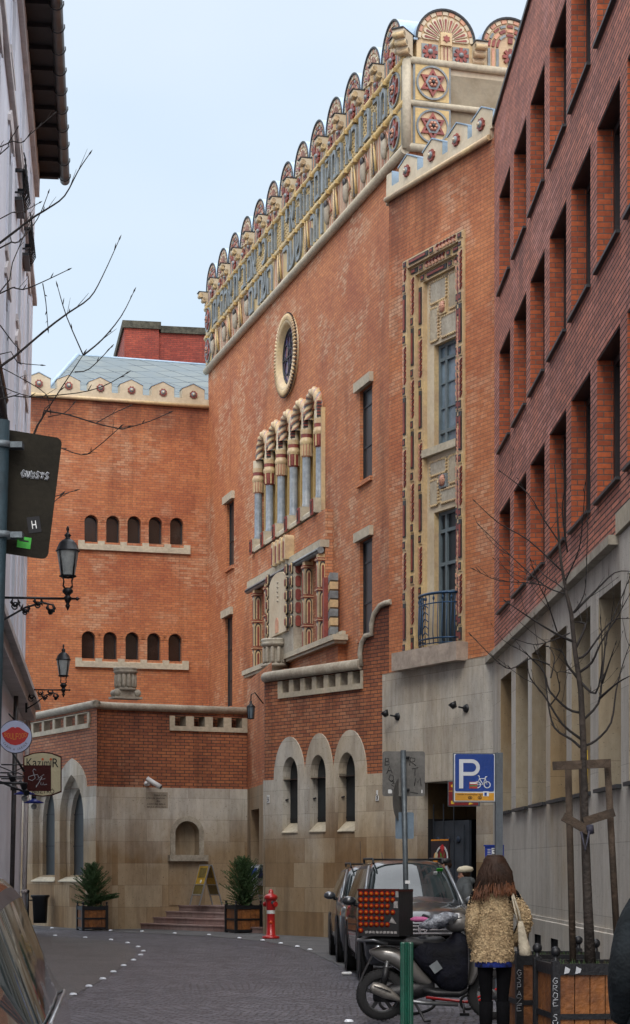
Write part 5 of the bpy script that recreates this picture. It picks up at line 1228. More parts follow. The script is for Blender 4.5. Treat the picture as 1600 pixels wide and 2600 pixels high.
b=MB(PW_); z=.255; b.box(c,-.195,-.145,-.012,-.008,-.13,.225); b.box(c,-.145,-.04,-.012,-.008,.18,.225); b.box(c,-.145,-.04,-.012,-.008,.025,.07); b.arcband(c,-.04,.125,.055,.1,-math.pi/2,math.pi/2,-.012,-.008,14); b.build('letter_p',pp)
b=MB(PW_)
for cx in (.03,.15): b.arcband(c,cx,-.085,.032,.043,0,6.283,-.011,-.008,18)
for P_ in (((.03,-.085),(.055,-.01),(.125,-.01),(.15,-.085)),((.055,-.01),(.10,-.085),(.03,-.085)),((.10,-.085),(.125,-.01),(.13,.01),(.15,.012)),((.055,-.01),(.05,.02),(.035,.025))): b.tube([(x,-.011,z) for x,z in P_],.006,5,fr=c)
b.build('bicycle_symbol',pp)
b=MB(plain('sticker_red',(.4,.04,.03),.6)); b.box(c,-.07,.03,-.012,-.008,-.13,-.05); b.box(c,-.065,.025,-.013,-.012,-.075,-.055,WHITEP); b.box(c,-.065,.025,-.013,-.012,-.105,-.09,plain('sticker_green',(.03,.22,.08),.6)); b.box(c,.1,.17,-.012,-.008,-.225,-.165,WHITEP); b.box(c,.115,.145,-.013,-.012,-.22,-.18,PB); b.build('sticker',pp)
b=MB(INK); b.text(c,'Hatvan! Kormányzat! Figyel',.026,-.22,h0+.082,-.008,.002,INK,w=.33)
for cx in (-.06,.06): b.arcband(c,cx,h0+.05,.022,.028,.2,2.94,-.011,-.008,10); b.arcband(c,cx,h0+.066,.022,.028,3.4,6.0,-.011,-.008,10); b.prism(c.at(cx,0,h0+.056),circ(0,0,.009,8),-.011,-.008)
b.build('strip_lettering',pp)
# left pole with big sign back
c=at(4,1240,12)
t=thing('sign_pole_with_stickers','thick grey-green pole at the left edge with a tall brown sign back covered in stickers','street sign',(c.x,12,0))
b=MB(plain('grey_green_pole',(.014,.032,.042),.6,metal=.0,var=.35,spec=.3)); b.tube([(c.x-.125,12,0),(c.x,12,at(0,1068,12).z)],.052,16); b.build('pole',t)
f=F(V((c.x,12.09,c.z))).rot(R(-7),'y').rot(R(10))
b=MB(SBACKD); b.prism(f,rrect(.64,.77,.04),0,.004); pl=b.build('sign_plate',t)
b=MB(WHITEP)
for k,(m_,r_) in enumerate(((MATS['white_marker_ink'],.0085),(INK,.0022))):
    b=MB(m_); ff=f.rot(R(-5),'y')
    for i,ch in enumerate('GUBSYS'): scrawl(b,ff.at(.085+i*.029,-.004*k-.006*k,.115+.004*i),ch,.022,.04,r_,q=random.Random(9))
    b.build(('graffiti_sticker','graffiti_outline')[k],pl)
b=MB(INK); b.prism(f.at(.21,0,-.18).rot(R(15),'y'),rrect(.08,.10,.004),-.003,0); b.text(f.at(.21,0,-.18).rot(R(15),'y'),'H',.05,-.014,-.025,-.003,.002,WHITEP,w=.028); b.build('black_sticker',pl)
GRN=plain('green_sticker',(.03,.40,.02),.5); b=MB(GRN); b.box(f,.12,.205,-.003,0,-.335,-.265); b.box(f,.13,.19,-.004,-.003,-.295,-.285,INK); b.build('green_sticker',pl)
b=MB(WHITEP)
b=MB(GALV)
for z in (.27,-.29): b.lathe(F(V((c.x,12,c.z+z))),[(.056,-.02),(.06,-.02),(.06,.02),(.056,.02)],16); b.box(F(V((c.x,12.0,c.z+z))),.05,.13,-.02,.07,-.018,.018)
b.build('pole_clamp',t)
# ribbed green bollard
p=at(1033,2392,15.8)
t=thing('ribbed_green_post','dark green ribbed metal post in front of the scooter','bollard',(p.x,15.8,.0))
GRB=plain('dark_green_paint',(.004,.075,.045),.4,var=.3,coat=.3); b=MB(GRB)
n=36; prof=[]
R0=[V((0,0,0))]
def rr_(z,k=1): return [V((.05*k*(1+(.08 if j%2 else -.06))*math.cos(2*math.pi*j/n),.05*k*(1+(.08 if j%2 else -.06))*math.sin(2*math.pi*j/n),z)) for j in range(n)]
b.loft([rr_(0),rr_(.97),rr_(.98,.9)],smooth=False); b.build('shaft',t,world=False)
b=MB(GRB); b.lathe(I,[(.075,0),(.075,.04),(.055,.06)],20); b.build('foot_ring',t,world=False)
# hydrant
p=G(688,2384); RED=plain('hydrant_red',(.50,.012,.012),.35,var=.2,coat=.4,scale=6)
t=thing('fire_hydrant','bright red fire hydrant with white label band beside the right planter','fire hydrant',(p.x,p.y,.006))
b=MB(RED); b.lathe(I,[(.0,0),(.19,0),(.19,.05),(.13,.06),(.10,.08),(.085,.62),(.10,.64),(.11,.80),(.12,.86),(.15,.88),(.15,.93),(.12,.96),(.06,.99),(.05,1.0),(.05,1.06),(.02,1.08),(.0,1.1)],20); b.build('barrel',t,world=False)
b=MB(WHITEP); b.lathe(I,[(.0935,.55),(.0895,.66)],20); b.build('label_band',t,world=False)
for a in (2.5,-.9): b=MB(RED); c=F((0,0,.76)).rot(a); b.tube([(0,0,0),(.15,0,0)],.05,12,fr=c); b.tube([(.15,0,0),(.18,0,0)],.06,8,fr=c); b.build('outlet_cap',t,world=False)
b=MB(GALV); c=F((0,0,.8)).rot(-1.2); b.tube([(.09,0,0),(.15,0,0)],.04,10,fr=c); b.build('nozzle',t,world=False)
b=MB(plain('hydrant_orange_badge',(.6,.06,.01),.4)); b.lathe(F((0,-.085,.36),(1,0,0),(0,0,1),(0,-1,0)),[(0,.02),(.035,.02),(.045,0)],14); b.build('badge',t,world=False)
# bin and post
p=V(((102-800)/FP*50.9,50.9,0)); t=thing('litter_bin','black litter bin hanging on a post against the brown stone wall','litter bin',(p.x,p.y,.006))
b=MB(BLACK); b.loft([ring(0,0,.1,.17,.14,16,4),ring(0,0,.75,.2,.17,16,4),ring(0,0,.8,.24,.2,16,4),ring(0,0,.84,.24,.2,16,4)]); b.build('bin_body',t,world=False)
b=MB(BLACK); b.tube([(-.33,0,0),(-.33,0,.9)],.04,8); b.ball(F((-.33,0,.93)),.055); b.tube([(-.33,0,.7),(-.18,0,.7)],.02,6); b.build('post',t,world=False)
# A-boards
ALU=plain('aluminium_frame',(.45,.47,.5),.35,metal=.7,var=.15); POST_=plain('yellow_poster',(.58,.36,.03),.5,var=.3,scale=12); POST2=plain('olive_poster',(.20,.15,.04),.5,var=.4,scale=14)
def aboard(loc,rz,label,blue=False):
    t=thing('a_board',label,'a-board sign',loc,rz,'folding a-board signs by the steps')
    for s_ in (1,-1):
        f=F((0,-.03*s_,1.04),(1,0,0),(0,s_,0),(0,0,1)); f=F(f.o,f.x,(V((0,s_,0))*.96+V((0,0,.27))).normalized(),V((0,-s_*.27,.96)) )
        f.z=V((0,s_*.27,.96)).normalized(); f.y=V((0,s_*.96,-.27)).normalized()
        f.z=V((0,s_*.27,.96)); 
        b=MB(ALU)
        for x in (-.3,.27): b.box(f,x,x+.03,-.015,.015,-1.06,0)
        b.box(f,-.27,.27,-.015,.015,-.03,0); b.box(f,-.27,.27,-.015,.015,-.80,-.77); b.box(f,-.27,.27,-.015,.015,-.53,-.51); fr_=b.build('folding_frame',t,world=False)
        b=MB(POST_ if not blue else PW_); b.box(f,-.27,.27,-.006,.006,-.51,-.03)
        b.box(f,-.2,.2,-.009,.009,-.34,-.08,POST2 if not blue else PB); b.ball(F(f(.03,-.008,-.44),f.x,f.y,f.z),.05,1,.1,1,10,5,WHITEP); b.build('poster',fr_,world=False)
        b=MB(POST2); b.box(f,-.27,.27,-.006,.006,-.77,-.53); b.build('lower_poster',fr_,world=False)
aboard(((523-800)/FP*48.6,48.6,.6),R(-62),'folding aluminium sign with yellow posters standing open on the step landing')
aboard(((650-800)/FP*47.3,47.3,.6),R(-60),'folding sign with white and blue poster half hidden behind the right conifer',True)
# security camera, plaques, lettering, lamps on the synagogue
c=LB_.inv(372,1990); cf=lb.at(c[0],0,c[1])
t=thing('security_camera','white tube security camera on the brick above the carved wall lettering','security camera',tuple(cf(0,0,0)))
b=MB(WHITEP); b.tube([(0,-.0,.0),(0,-.18,-.02)],.035,8,fr=cf); b.lathe(F(cf(0,0,0),cf.x,cf.z,-cf.y),[(.07,0),(.07,.03),(0,.03)],12); b.build('bracket',t)
b=MB(WHITEP); b.tube([(-.05,-.18,.12),(.24,-.40,-.10)],.065,12,fr=cf); b.build('housing',t)
b=MB(BLACK); b.tube([(.235,-.396,-.096),(.25,-.41,-.108)],.055,12,fr=cf); b.build('lens',t)
b=MB(plain('weathered_inset_slab',(.36,.31,.24),.85,var=.3,scale=2)); a0_,z0_=LB_.inv(369,2052); a1_,z1_=LB_.inv(425,2012); b.box(lb,a0_,a1_,-.034,-.03,z0_,z1_); sb=b.build('inscribed_slab',SY)
b=MB(INK)
for i,(s_,w_,x_) in enumerate((('TERVEZTÉK',.34,.22),('LÖFFLER SÁNDOR',.50,.02),('ÉS',.08,.3),('LÖFFLER BÉLA',.50,.04),('ÉPÜLT 1911-1913',.5,.04))): b.text(lb,s_,.042,a0_+x_,z1_-.10-i*.075,-.034,.003,INK,w=w_)
b.build('carved_lettering',sb)
for (x,y,dw,lbl) in ((685,2029,.09,'small white enamel wall plaque left of the three arched windows'),(962,2023,.1,'small white stepped enamel wall plaque right of the three arched windows')):
    a_,z_=PW.inv(x,y); f=pf_.at(a_,-.035,z_); b=MB(WHITEP); b.box(f,-dw/2-.0,dw/2,-.015,0,-.09,.09 if x<800 else .02)
    if x>800: b.box(f,-dw/2+.02,dw/2-.03,-.015,0,.02,.14)
    b.prism(f,[(-.03,-.07),(.02,-.06),(.03,.0),(-.01,.01),(.0,-.03)],-.018,-.015,INK); b.tube([(-.03,-.018,.05),(.03,-.018,.03),(-.02,-.018,-.01)],.006,5,fr=f,m=INK); o=b.build('wall_plaque',label=lbl,cat='wall plaque')
for (x,y,lbl) in ((1010,1817,'small black spotlight on the pale stone, the left one over the gateway'),(1184,1796,'small black spotlight on the pale stone above the parking sign')):
    a_,z_=TW.inv(x,y); f=tf.at(a_,-.04,z_); t=thing('wall_spotlight',lbl,'spotlight',tuple(f(0,0,0)),0,'black spotlights on the tower stonework')
    b=MB(BLACK); b.lathe(F(f(.08,0,-.03),f.x,f.z,-f.y),[(.0,.06),(.07,.05),(.09,0)],14); b.tube([(.08,-.04,-.03),(.02,-.16,.0)],.02,6,fr=f); b.build('bracket',t)
    b=MB(BLACK); P=[V(f(-.05,-.2,-.02)),V(f(-.09,-.24,.08))]; b.tube([tuple(p) for p in P],[.05,.09],12); b.build('lamp_head',t)
a_,z_=PW.inv(672,1760); f=pf_.at(uL-.08,-.02,z_)
t=thing('wall_lantern','small black lantern hanging from a curved bracket at the low block corner','wall lantern',tuple(f(0,0,0)))
b=MB(BLACK); b.tube([(.02,-.02,-.25),(-.0,-.25,.0),(-.05,-.32,-.05),(-.06,-.32,-.2)],.014,6,fr=f); b.build('bracket',t)
b=MB(BLACK); c=f.at(-.06,-.32,-.2); b.lathe(F(c.o,c.x,c.y,c.z),[(.0,.02),(.03,.0),(.03,-.06),(.10,-.12),(.10,-.14)],6)
for k in range(6): a=k*math.pi/3; b.tube([(.095*math.cos(a),.095*math.sin(a),-.13),(.075*math.cos(a),.075*math.sin(a),-.40)],.009,4,fr=c)
b.lathe(c,[(.08,-.40),(.085,-.42),(.0,-.43)],6); b.build('cage',t); b=MB(GL_BL); b.lathe(c,[(.085,-.14),(.065,-.40)],6); b.build('glass',t)
# ---------------- ornate street lanterns on brackets
LGL=plain('frosted_lamp_glass',(.42,.46,.45),.35,var=.3,scale=5)
def lantern(loc,label,arm,scale=1):
    ang=math.atan2(LW.n.y,LW.n.x)
    t=thing('ornate_bracket_lamp',label,'street lamp',loc,ang,'ornate black bracket lanterns on the left facade')
    k=scale; b=MB(BLACK)
    b.lathe(I,[(0,1.0*k),(.012,.99*k),(.022,.95*k),(.012,.92*k),(.02,.9*k),(.05,.87*k),(.03,.84*k),(.045,.82*k),(.08,.80*k),(.12,.76*k),(.155,.67*k),(.17,.66*k),(.165,.645*k)],8)
    for i in range(8):
        a=math.pi*i/4; 
        if i%2: b.tube([(.155*math.cos(a),.155*math.sin(a),.65*k),(.105*math.cos(a),.105*math.sin(a),.32*k)],.012,5)
    b.lathe(I,[(.115,.32*k),(.12,.30*k),(.10,.29*k)],8); b.build('lantern_frame',t,world=False)
    b=MB(LGL); b.lathe(I,[(.148,.645*k),(.098,.32*k)],8); b.build('lantern_glass',t,world=False)
    b=MB(BLACK)
    for i in range(4):
        a=math.pi*i/2+.78; b.tube([(.10*math.cos(a),.10*math.sin(a),.30*k),(.075*math.cos(a),.075*math.sin(a),.24*k),(.09*math.cos(a),.09*math.sin(a),.17*k),(.03*math.cos(a),.03*math.sin(a),.13*k)],.009,5)
    b.lathe(I,[(.04,.15*k),(.07,.12*k),(.075,.09*k),(.045,.06*k),(.03,.04*k),(.055,.02*k),(.06,0),(.04,-.03*k),(.02,-.07*k),(.035,-.10*k),(.0,-.17*k)],10); b.build('lantern_stem',t,world=False)
    b=MB(BLACK); b.tube([(-arm,0,0),(.10,0,0)],.018,6); b.tube([(.10,0,0),(.13,0,0),(.17,0,0)],[.012,.03,.002],6)
    b.tube([(-arm,0,-.42*k),(-arm*.75,0,-.30*k),(-arm*.5,0,-.13*k),(-arm*.3,0,-.06*k),(-arm*.18,0,-.09*k),(-arm*.16,0,-.17*k),(-arm*.22,0,-.22*k)],.015,6)
    for (x,z,r_) in ((-.86,-.2,.1),(-.62,-.12,.07),(-.5,-.2,.05),(-.35,-.1,.06),(-.2,-.19,.05)):
        b.tube([(arm*x+r_*math.cos(a)*(1-.08*i),0,(z+ r_*math.sin(a)*(1-.08*i))*k) for i,a in enumerate([j*.8 for j in range(9)])],.011,5)
        for s_ in (-1,1): b.tube([(arm*x,0,z*k),(arm*x+s_*.05,.02*s_,(z+.06)*k),(arm*x+s_*.03,0,(z+.12)*k)],[.02,.024,.003],5)
    b.tube([(-arm,0,-.5*k),(-arm,0,.12*k)],.025,6); b.build('scroll_bracket',t,world=False)
    return t
p=at(172,1520,26.5); lantern(tuple(p),'ornate black bracket lantern nearest the camera, beside the brown sign back',1.15)
p=at(161,1752,42.0); lantern(tuple(p),'smaller distant ornate black bracket lantern level with the low block coping',.8)
# camera dome and shop signs on the left facade
def sf(px,py,Y): o=at(px,py,Y); return F(o,LW.n,LW.d,(0,0,1))
f=sf(39,1871,29)
t=thing('round_hanging_sign','round pale blue hanging sign with red lips reading SOULFOOD','shop sign',tuple(f.o))
SBL=plain('pale_blue_sign',(.50,.56,.76),.4,var=.1); LIP=plain('lip_red',(.52,.012,.012),.4,var=.1); ORG=plain('orange_lettering',(.70,.25,.01),.4,var=.1); NAV=plain('navy_rim',(.01,.015,.06),.4)
b=MB(NAV); b.lathe(F(f.o,f.x,f.z,-f.y),[(0,-.03),(.25,-.03),(.25,.03),(.24,.032)],36); o=b.build('sign_rim',t)
b=MB(SBL); b.prism(f,circ(0,0,.241,36),-.034,-.03); o=b.build('sign_face',t)
lips=[(-.20,.055),(-.14,.085),(-.06,.14),(-.025,.145),(0,.13),(.025,.145),(.06,.14),(.14,.085),(.20,.055),(.185,0),(.14,-.07),(.07,-.115),(0,-.13),(-.07,-.115),(-.14,-.07),(-.185,0)]
b=MB(LIP); b.prism(f,lips,-.038,-.034); b.build('lips_emblem',o)
b=MB(ORG)
for i,ch in enumerate('SOULFOOD'):
    x=-.165+i*.0425; hh=.05+.045*math.sin(math.pi*(i+.5)/8); b.text(f,ch,hh,x,.06-hh-.01*math.sin(math.pi*(i+.5)/8),-.038,.004,ORG,w=.038)
b.build('soulfood_lettering',o)
b=MB(INK)
for i,ch in enumerate('CAJUN & CREOLE'):
    a=R(-150+i*9.2); b.text(F(f(.205*math.cos(a),-.034,.205*math.sin(a)),f.x,f.y,f.z).rot(a+math.pi/2,'y'),ch,.03,-.012,0,0,.003,INK,w=.02) if ch!=' ' else None
b.build('rim_lettering',o)
b=MB(BLACK)
b.tube([(-.1,.0,.35),(0,0,.24)],.012,5,fr=f); b.build('hanger',t)
f=sf(108,1966,33)
t=thing('bistro_sign','cream hanging sign with dark red border reading Kazimir Bisztró','shop sign',tuple(f.o))
CRS=plain('cream_sign_face',(.58,.52,.32),.5,var=.12); MAR=plain('maroon_sign',(.055,.008,.006),.55,var=.15,spec=.2)
def barrel(w,h,k):
    return [(-w/2,-h/2+k),(0-w*.25,-h/2+.02),(0,-h/2),(w*.25,-h/2+.02),(w/2,-h/2+k),(w/2,h/2-k),(w*.25,h/2-.02),(0,h/2),(-w*.25,h/2-.02),(-w/2,h/2-k)]
b=MB(MAR); b.prism(f,barrel(.65,.77,.08),-.02,.02); b.build('sign_border',t); b=MB(CRS); b.prism(f,barrel(.61,.73,.08),-.024,-.02); o=b.build('sign_face',t)
b=MB(INK)
for i,(ch,h_,w_) in enumerate((('K',.15,.1),('a',.1,.07),('z',.09,.06),('ı',.09,.015),('m',.09,.09),('ı',.1,.015),('R',.15,.1))):
    b.text(f,ch,h_,(-.27,-.165,-.085,-.005,.03,.135,.17)[i],.13 if i not in (0,6) else .12,-.024,.004,INK,w=w_)
b.text(f,'BISZTRÓ',.09,-.17,-.33,-.024,.004,INK,w=.37); b.build('kazimir_lettering',o)
b=MB(plain('orange_dots',(.65,.1,.01),.4)); 
for x in (.002,.142): b.prism(f.at(x,0,.255),circ(0,0,.022,12),-.03,-.024)
b.build('letter_dots',o)
b=MB(BLACK); b.tube([(-.7,.0,.16),(-.33,0,.16)],.012,5,fr=f); b.tube([(-.7,.0,-.08),(-.33,0,-.08)],.012,5,fr=f); b.build('bracket',t)
f=sf(96,1976,31.5)
t=thing('square_brown_sign','square dark brown hanging sign with thin handwritten SiTu, in front of the cream sign','shop sign',tuple(f.o))
b=MB(MAR); b.box(f,-.215,.215,-.02,.02,-.21,.21); o=b.build('sign_plate',t)
b=MB(GRAF)
b.tube([(x,-.024,z) for x,z in ((-.03,.13),(-.06,.15),(-.08,.12),(-.06,.06),(-.04,.0),(-.09,-.04),(-.15,-.02),(-.15,.02),(-.1,.04),(0,.06))],.005,5,fr=f)
b.tube([(x,-.024,z) for x,z in ((.0,.05),(.015,.0),(.04,.02),(.1,.06),(-.02,-.03),(.12,-.01))],.004,5,fr=f)
b.tube([(x,-.024,z) for x,z in ((.07,.02),(.02,-.07),(-.03,-.15),(-.02,-.11))],.005,5,fr=f)
b.tube([(x,-.024,z) for x,z in ((.05,-.07),(.05,-.11),(.08,-.11),(.09,-.07),(.1,-.11),(.15,-.10))],.004,5,fr=f); b.build('handwritten_lettering',o)
b=MB(BLACK); b.tube([(-.75,.0,.02),(-.215,0,.02)],.014,5,fr=f); b.tube([(-.65,.0,.2),(-.4,0,.1),(-.22,0,.18)],.010,5,fr=f); b.build('bracket',t)
CB=plain('cobalt_enamel',(.02,.04,.30),.35,var=.2)
for i,(px,py,Y,lbl) in enumerate(((62,2013,32.0,'cobalt blue enamel lamp shade hanging below the square brown sign'),(86,2035,33.6,'cobalt blue enamel lamp shade hanging furthest along below the cream sign'))):
    f=sf(px,py,Y); t=thing('blue_enamel_lamp',lbl,'hanging lamp',tuple(f.o),0,'blue enamel shop lamps')
    b=MB(CB); b.lathe(f,[(.03,.06),(.05,.03),(.18,-.02),(.17,-.03)],18); b.build('lamp_shade',t); b=MB(LGL); b.ball(F(f(0,0,-.09)),.05); b.build('bulb',t)
    b=MB(BLACK); b.lathe(f,[(0,.14),(.04,.14),(.045,.05)],10); b.tube([(0,0,.14),(0,0,.28),(-.1,0,.33),(-.6,0,.33)],.012,6,fr=f); b.build('bracket',t)
b=MB(BLACK)
for (x0,y0,x1,y1,Y) in ((20,1985,60,2010,31),(0,1988,70,1990,30.5),(45,1900,62,1960,30.8)): b.tube([tuple(at(x0-20,y0,Y)),tuple(at(x1,y1,Y))],.02,6)
for (x,y) in ((22,1965),(52,1985),(58,2000)): b.tube([tuple(at(x,y,30.8)),tuple(at(x+10,y+14,30.6))],[.03,.05],8)
b.build('spotlight_bracket',label='cluster of small black spotlights on rods between the shop signs',cat='spotlights')
# signs round the gateway
f=F(tf(D0+.62,-.55,3.25),tf.x,tf.y,tf.z)
f=F(at(1177,2015,37.5),V((.97,-.24,0)),V((.24,.97,0)),(0,0,1)); RSG=plain('restaurant_sign_red',(.22,.008,.008),.4,var=.2); YL=plain('sign_yellow',(.7,.48,.03),.5,var=.1)
t=thing('red_restaurant_sign','dark red framed sign with yellow marks hanging in the gateway behind the parking sign','shop sign',tuple(f.o))
b=MB(GALV); b.box(f,-.31,.31,.0,.08,-.25,.25); b.build('sign_case',t); b=MB(RSG); b.box(f,-.29,.29,-.01,0,-.23,.23); o=b.build('sign_face',t)
b=MB(YL); b.prism(f.at(-.22,0,.15),[(.035*math.cos(i*math.pi/6)*(1 if i%2 else .55),.035*math.sin(i*math.pi/6)*(1 if i%2 else .55)) for i in range(12)],-.014,-.01); b.box(f,-.29,.29,-.013,-.01,.045,.053); b.box(f,-.24,-.18,-.014,-.01,-.20,-.14); b.prism(f,[(.1,-.22),(.2,-.2),(.12,-.17)],-.014,-.01); b.box(f,-.12,.2,-.014,-.01,.1,.16); b.build('yellow_marks',o)
f=F(at(1117,2182,38.6),tf.x,tf.y,tf.z)
t=thing('food_poster','standing food poster with plated dish on black, in front of the gate','poster',(f.o.x,f.o.y,0))
PBK=plain('poster_black',(.025,.008,.008),.4,var=.3); b=MB(PBK); b.box(f,-.33,.33,0,.03,-1.55,.40); o=b.build('poster_board',t)
b=MB(ORG); b.box(f,-.33,.33,-.004,0,.37,.40); b.box(f,.12,.3,-.004,0,-.40,-.22); b.build('orange_edge',o)
b=MB(WHITEP); b.arcband(f,.08,.04,.19,.23,-2.0,2.6,-.006,0,20); b.build('plate',o)
b=MB(RSG); b.prism(f,circ(.08,.04,.15,18),-.006,0); b.prism(f,[(.0,.24),(.1,.3),(.2,.22),(.1,.16)],-.007,0,LIP); b.prism(f,[(-.3,-.25),(-.15,-.28),(-.08,0),(-.2,.12)],-.007,0,ORG); b.prism(f,[(.06,.0),(.02,.14),(.08,.1)],-.009,0,GRN); b.prism(f,[(.09,.0),(.2,.14),(.13,.02)],-.009,0,GRN); b.prism(f,[(-.13+.055*math.cos(i*.5),.06+.09*math.sin(i*.5)) for i in range(12)],-.009,0,CRS); b.build('pictured_food',o)
f=F(at(1258,2190,36.2),V((.95,-.3,0)),V((.3,.95,0)),(0,0,1))
t=thing('blue_meter_box','blue box sign bearing white numerals 30 behind the woman head','sign box',tuple(f.o))
BLU=plain('bright_blue_box',(.005,.035,.30),.4,var=.15); b=MB(BLU); b.box(f,-.2,.2,0,.12,-.25,.3); b.box(f,-.22,.22,-.02,.14,.3,.33); b.build('box',t)
b=MB(WHITEP); b.box(f,-.07,.13,-.006,0,.13,.27)
for k in range(4): b.box(f,-.15,-.09,-.004,0,.15+k*.03,.16+k*.03)
b.build('number_plate',t); b=MB(INK); b.text(f,'30',.11,-.06,.145,-.006,.004,INK,w=.17); b.build('numerals',t)
b=MB(YL); b.box(rf.at(RW.U(1497),-.035,0),0,.08,-.02,0,at(0,1990,26).z-.0,at(0,1900,26).z); b.build('yellow_wall_notice',label='narrow yellow notice on the limestone behind the tree stakes',cat='notice')
# ============================================================ VEHICLES
TYRE=plain('tyre_rubber',(.012,.012,.013),.85,var=.3); RIM=plain('alloy_rim',(.28,.29,.3),.35,metal=.8,var=.25)
CHR=plain('chrome',(.6,.62,.65),.12,metal=1,var=.1,bmp=0); BLKP=plain('black_plastic',(.012,.012,.014),.5,var=.2)
HLG=plain('headlight_glass',(.42,.45,.47),.08,metal=.5,var=.5,scale=12,fine=30,coat=1); AMB=plain('amber_lens',(.5,.12,.01),.2,var=.2)
def windglass(name,c1,c2):
    m,t,p=newmat(name); tc=N(t,'ShaderNodeTexCoord'); f=noise(t,tc.outputs['Object'],1.6,3,.5,.45,.55); L(t,mixc(t,f,c1,c2),p.inputs['Base Color']); p.inputs['Roughness'].default_value=.04; p.inputs['Specular IOR Level'].default_value=.7; p.inputs['IOR'].default_value=1.45; p.inputs['Coat Weight'].default_value=.0; p.inputs['Coat Roughness'].default_value=.02; return m
WGL=windglass('car_glass',(.015,.022,.024),(.03,.04,.042))
def wheel(t,x,y,r,side,w=.2):
    f=F((x,y,r),(0,1,0),(0,0,1),(side,0,0))
    b=MB(TYRE); b.lathe(f,[(r*.62,w*.5),(r*.9,w*.52),(r*.98,w*.35),(r,0),(r*.98,-w*.35),(r*.9,-w*.5),(r*.6,-w*.5)],28); wh=b.build('wheel',t,world=False)
    b=MB(RIM); b.lathe(f,[(r*.62,w*.48),(r*.60,w*.40),(r*.56,w*.2)],24); b.lathe(f,[(0,w*.40),(r*.15,w*.42),(r*.16,w*.2)],14)
    for k in range(5): g=f.rot(k*2*math.pi/5); b.box(g,r*.1,r*.6,-.035,.035,w*.2,w*.38)
    b.lathe(f,[(0,w*.1),(r*.6,w*.1)],20,BLKP); b.build('rim',wh,world=False)
# station: y, z_sill, w_sill, w_max, z_max, w_belt, z_belt, w_top, z_top
def carbody(t,ST_,paint,cab,cz,ny=56,crown=.04):
    """cab=(y_cowl,y_roof0,y_roof1,y_tail) in local y; nose at -y"""
    n=len(ST_); rings_=[]; ys=[]
    for i in range(ny+1):
        s=cat(ST_,(n-1)*i/ny); y,zs,wb,wm,zm,wl,zl,wt,zt=s
        half=[(0,zs-.02),(wb*.8,zs-.02),(wb,zs),(wm*.985,zs+(zm-zs)*.35),(wm,zm),(wm*.5+wl*.5+.006,(zm+zl)/2),(wl,zl),((wl*.6+wt*.4),zl+(zt-zl)*.42),(wl*.2+wt*.8,zl+(zt-zl)*.83),(wt,zt-.05),(wt*.93,zt-.012),(wt*.6,zt+crown*.5),(wt*.3,zt+crown*.85),(0,zt+crown)]
        rings_.append([V((a,y,z)) for a,z in half]+[V((-a,y,z)) for a,z in half[-2:0:-1]]); ys.append((y,zl,zt))
    m=len(rings_[0]); H=14
    body=MB(paint); wind=MB(WGL); side=MB(WGL); rear=MB(WGL)
    y0,y1,y2,y3=cab
    for i in range(ny):
        ym=(ys[i][0]+ys[i+1][0])/2
        for j in range(m):
            k=j if j<H-1 else m-1-j
            q_=[rings_[i][j],rings_[i][(j+1)%m],rings_[i+1][(j+1)%m],rings_[i+1][j]]
            tgt=body
            if k>=9 and y0<ym<y1: tgt=wind
            elif k>=9 and y2<ym<y3: tgt=rear
            elif 6<=k<=7 and y0+.28*(y1-y0)+(.0 if k==6 else (k-6)*.33*(y1-y0))<ym<y3-(k-5)*.12: 
                tgt=side
                for py_ in cz:
                    if abs(ym-py_)<.06: tgt=body
            tgt.add(q_,[(0,1,2,3)],BLKP if (k==8 and y0+.2*(y1-y0)<ym<y3 and tgt is body) else None,True)
    bo_=body.build('body',t,world=False); 
    w1=wind.build('windscreen',t,world=False)
    for s_ in (-1,1):
        sd_=MB(WGL)
        for f_ in side.f:
            P_=[side.v[i_] for i_ in f_]
            if sum(p_.x for p_ in P_)*s_>0: sd_.add(P_,[(0,1,2,3)],None,True)
        sd_.build('side_window',t,world=False)
    if rear.f: rear.build('rear_window',t,world=False)
    return rings_
def mirror(t,side,x,y,z,paint,s_=1):
    b=MB(paint); f=F((side*(x+.13),y,z)); b.loft([ring(side*(x+.13),y+dy,z,.10*k*s_,.0,14) and [V((side*(x+.13)+.115*s_*k*math.cos(a),y+dy,z+.075*s_*k*math.sin(a)*(1 if math.sin(a)>0 else .85))) for a in [2*math.pi*j/14 for j in range(14)]] for dy,k in ((-.07,.3),(-.055,.75),(-.02,.98),(.04,1.0),(.06,.97))]); b.tube([(side*(x-.02),y+.03,z-.06),(side*(x+.06),y+.02,z-.04)],.03,8,m=BLKP); b.build('wing_mirror',t,world=False)
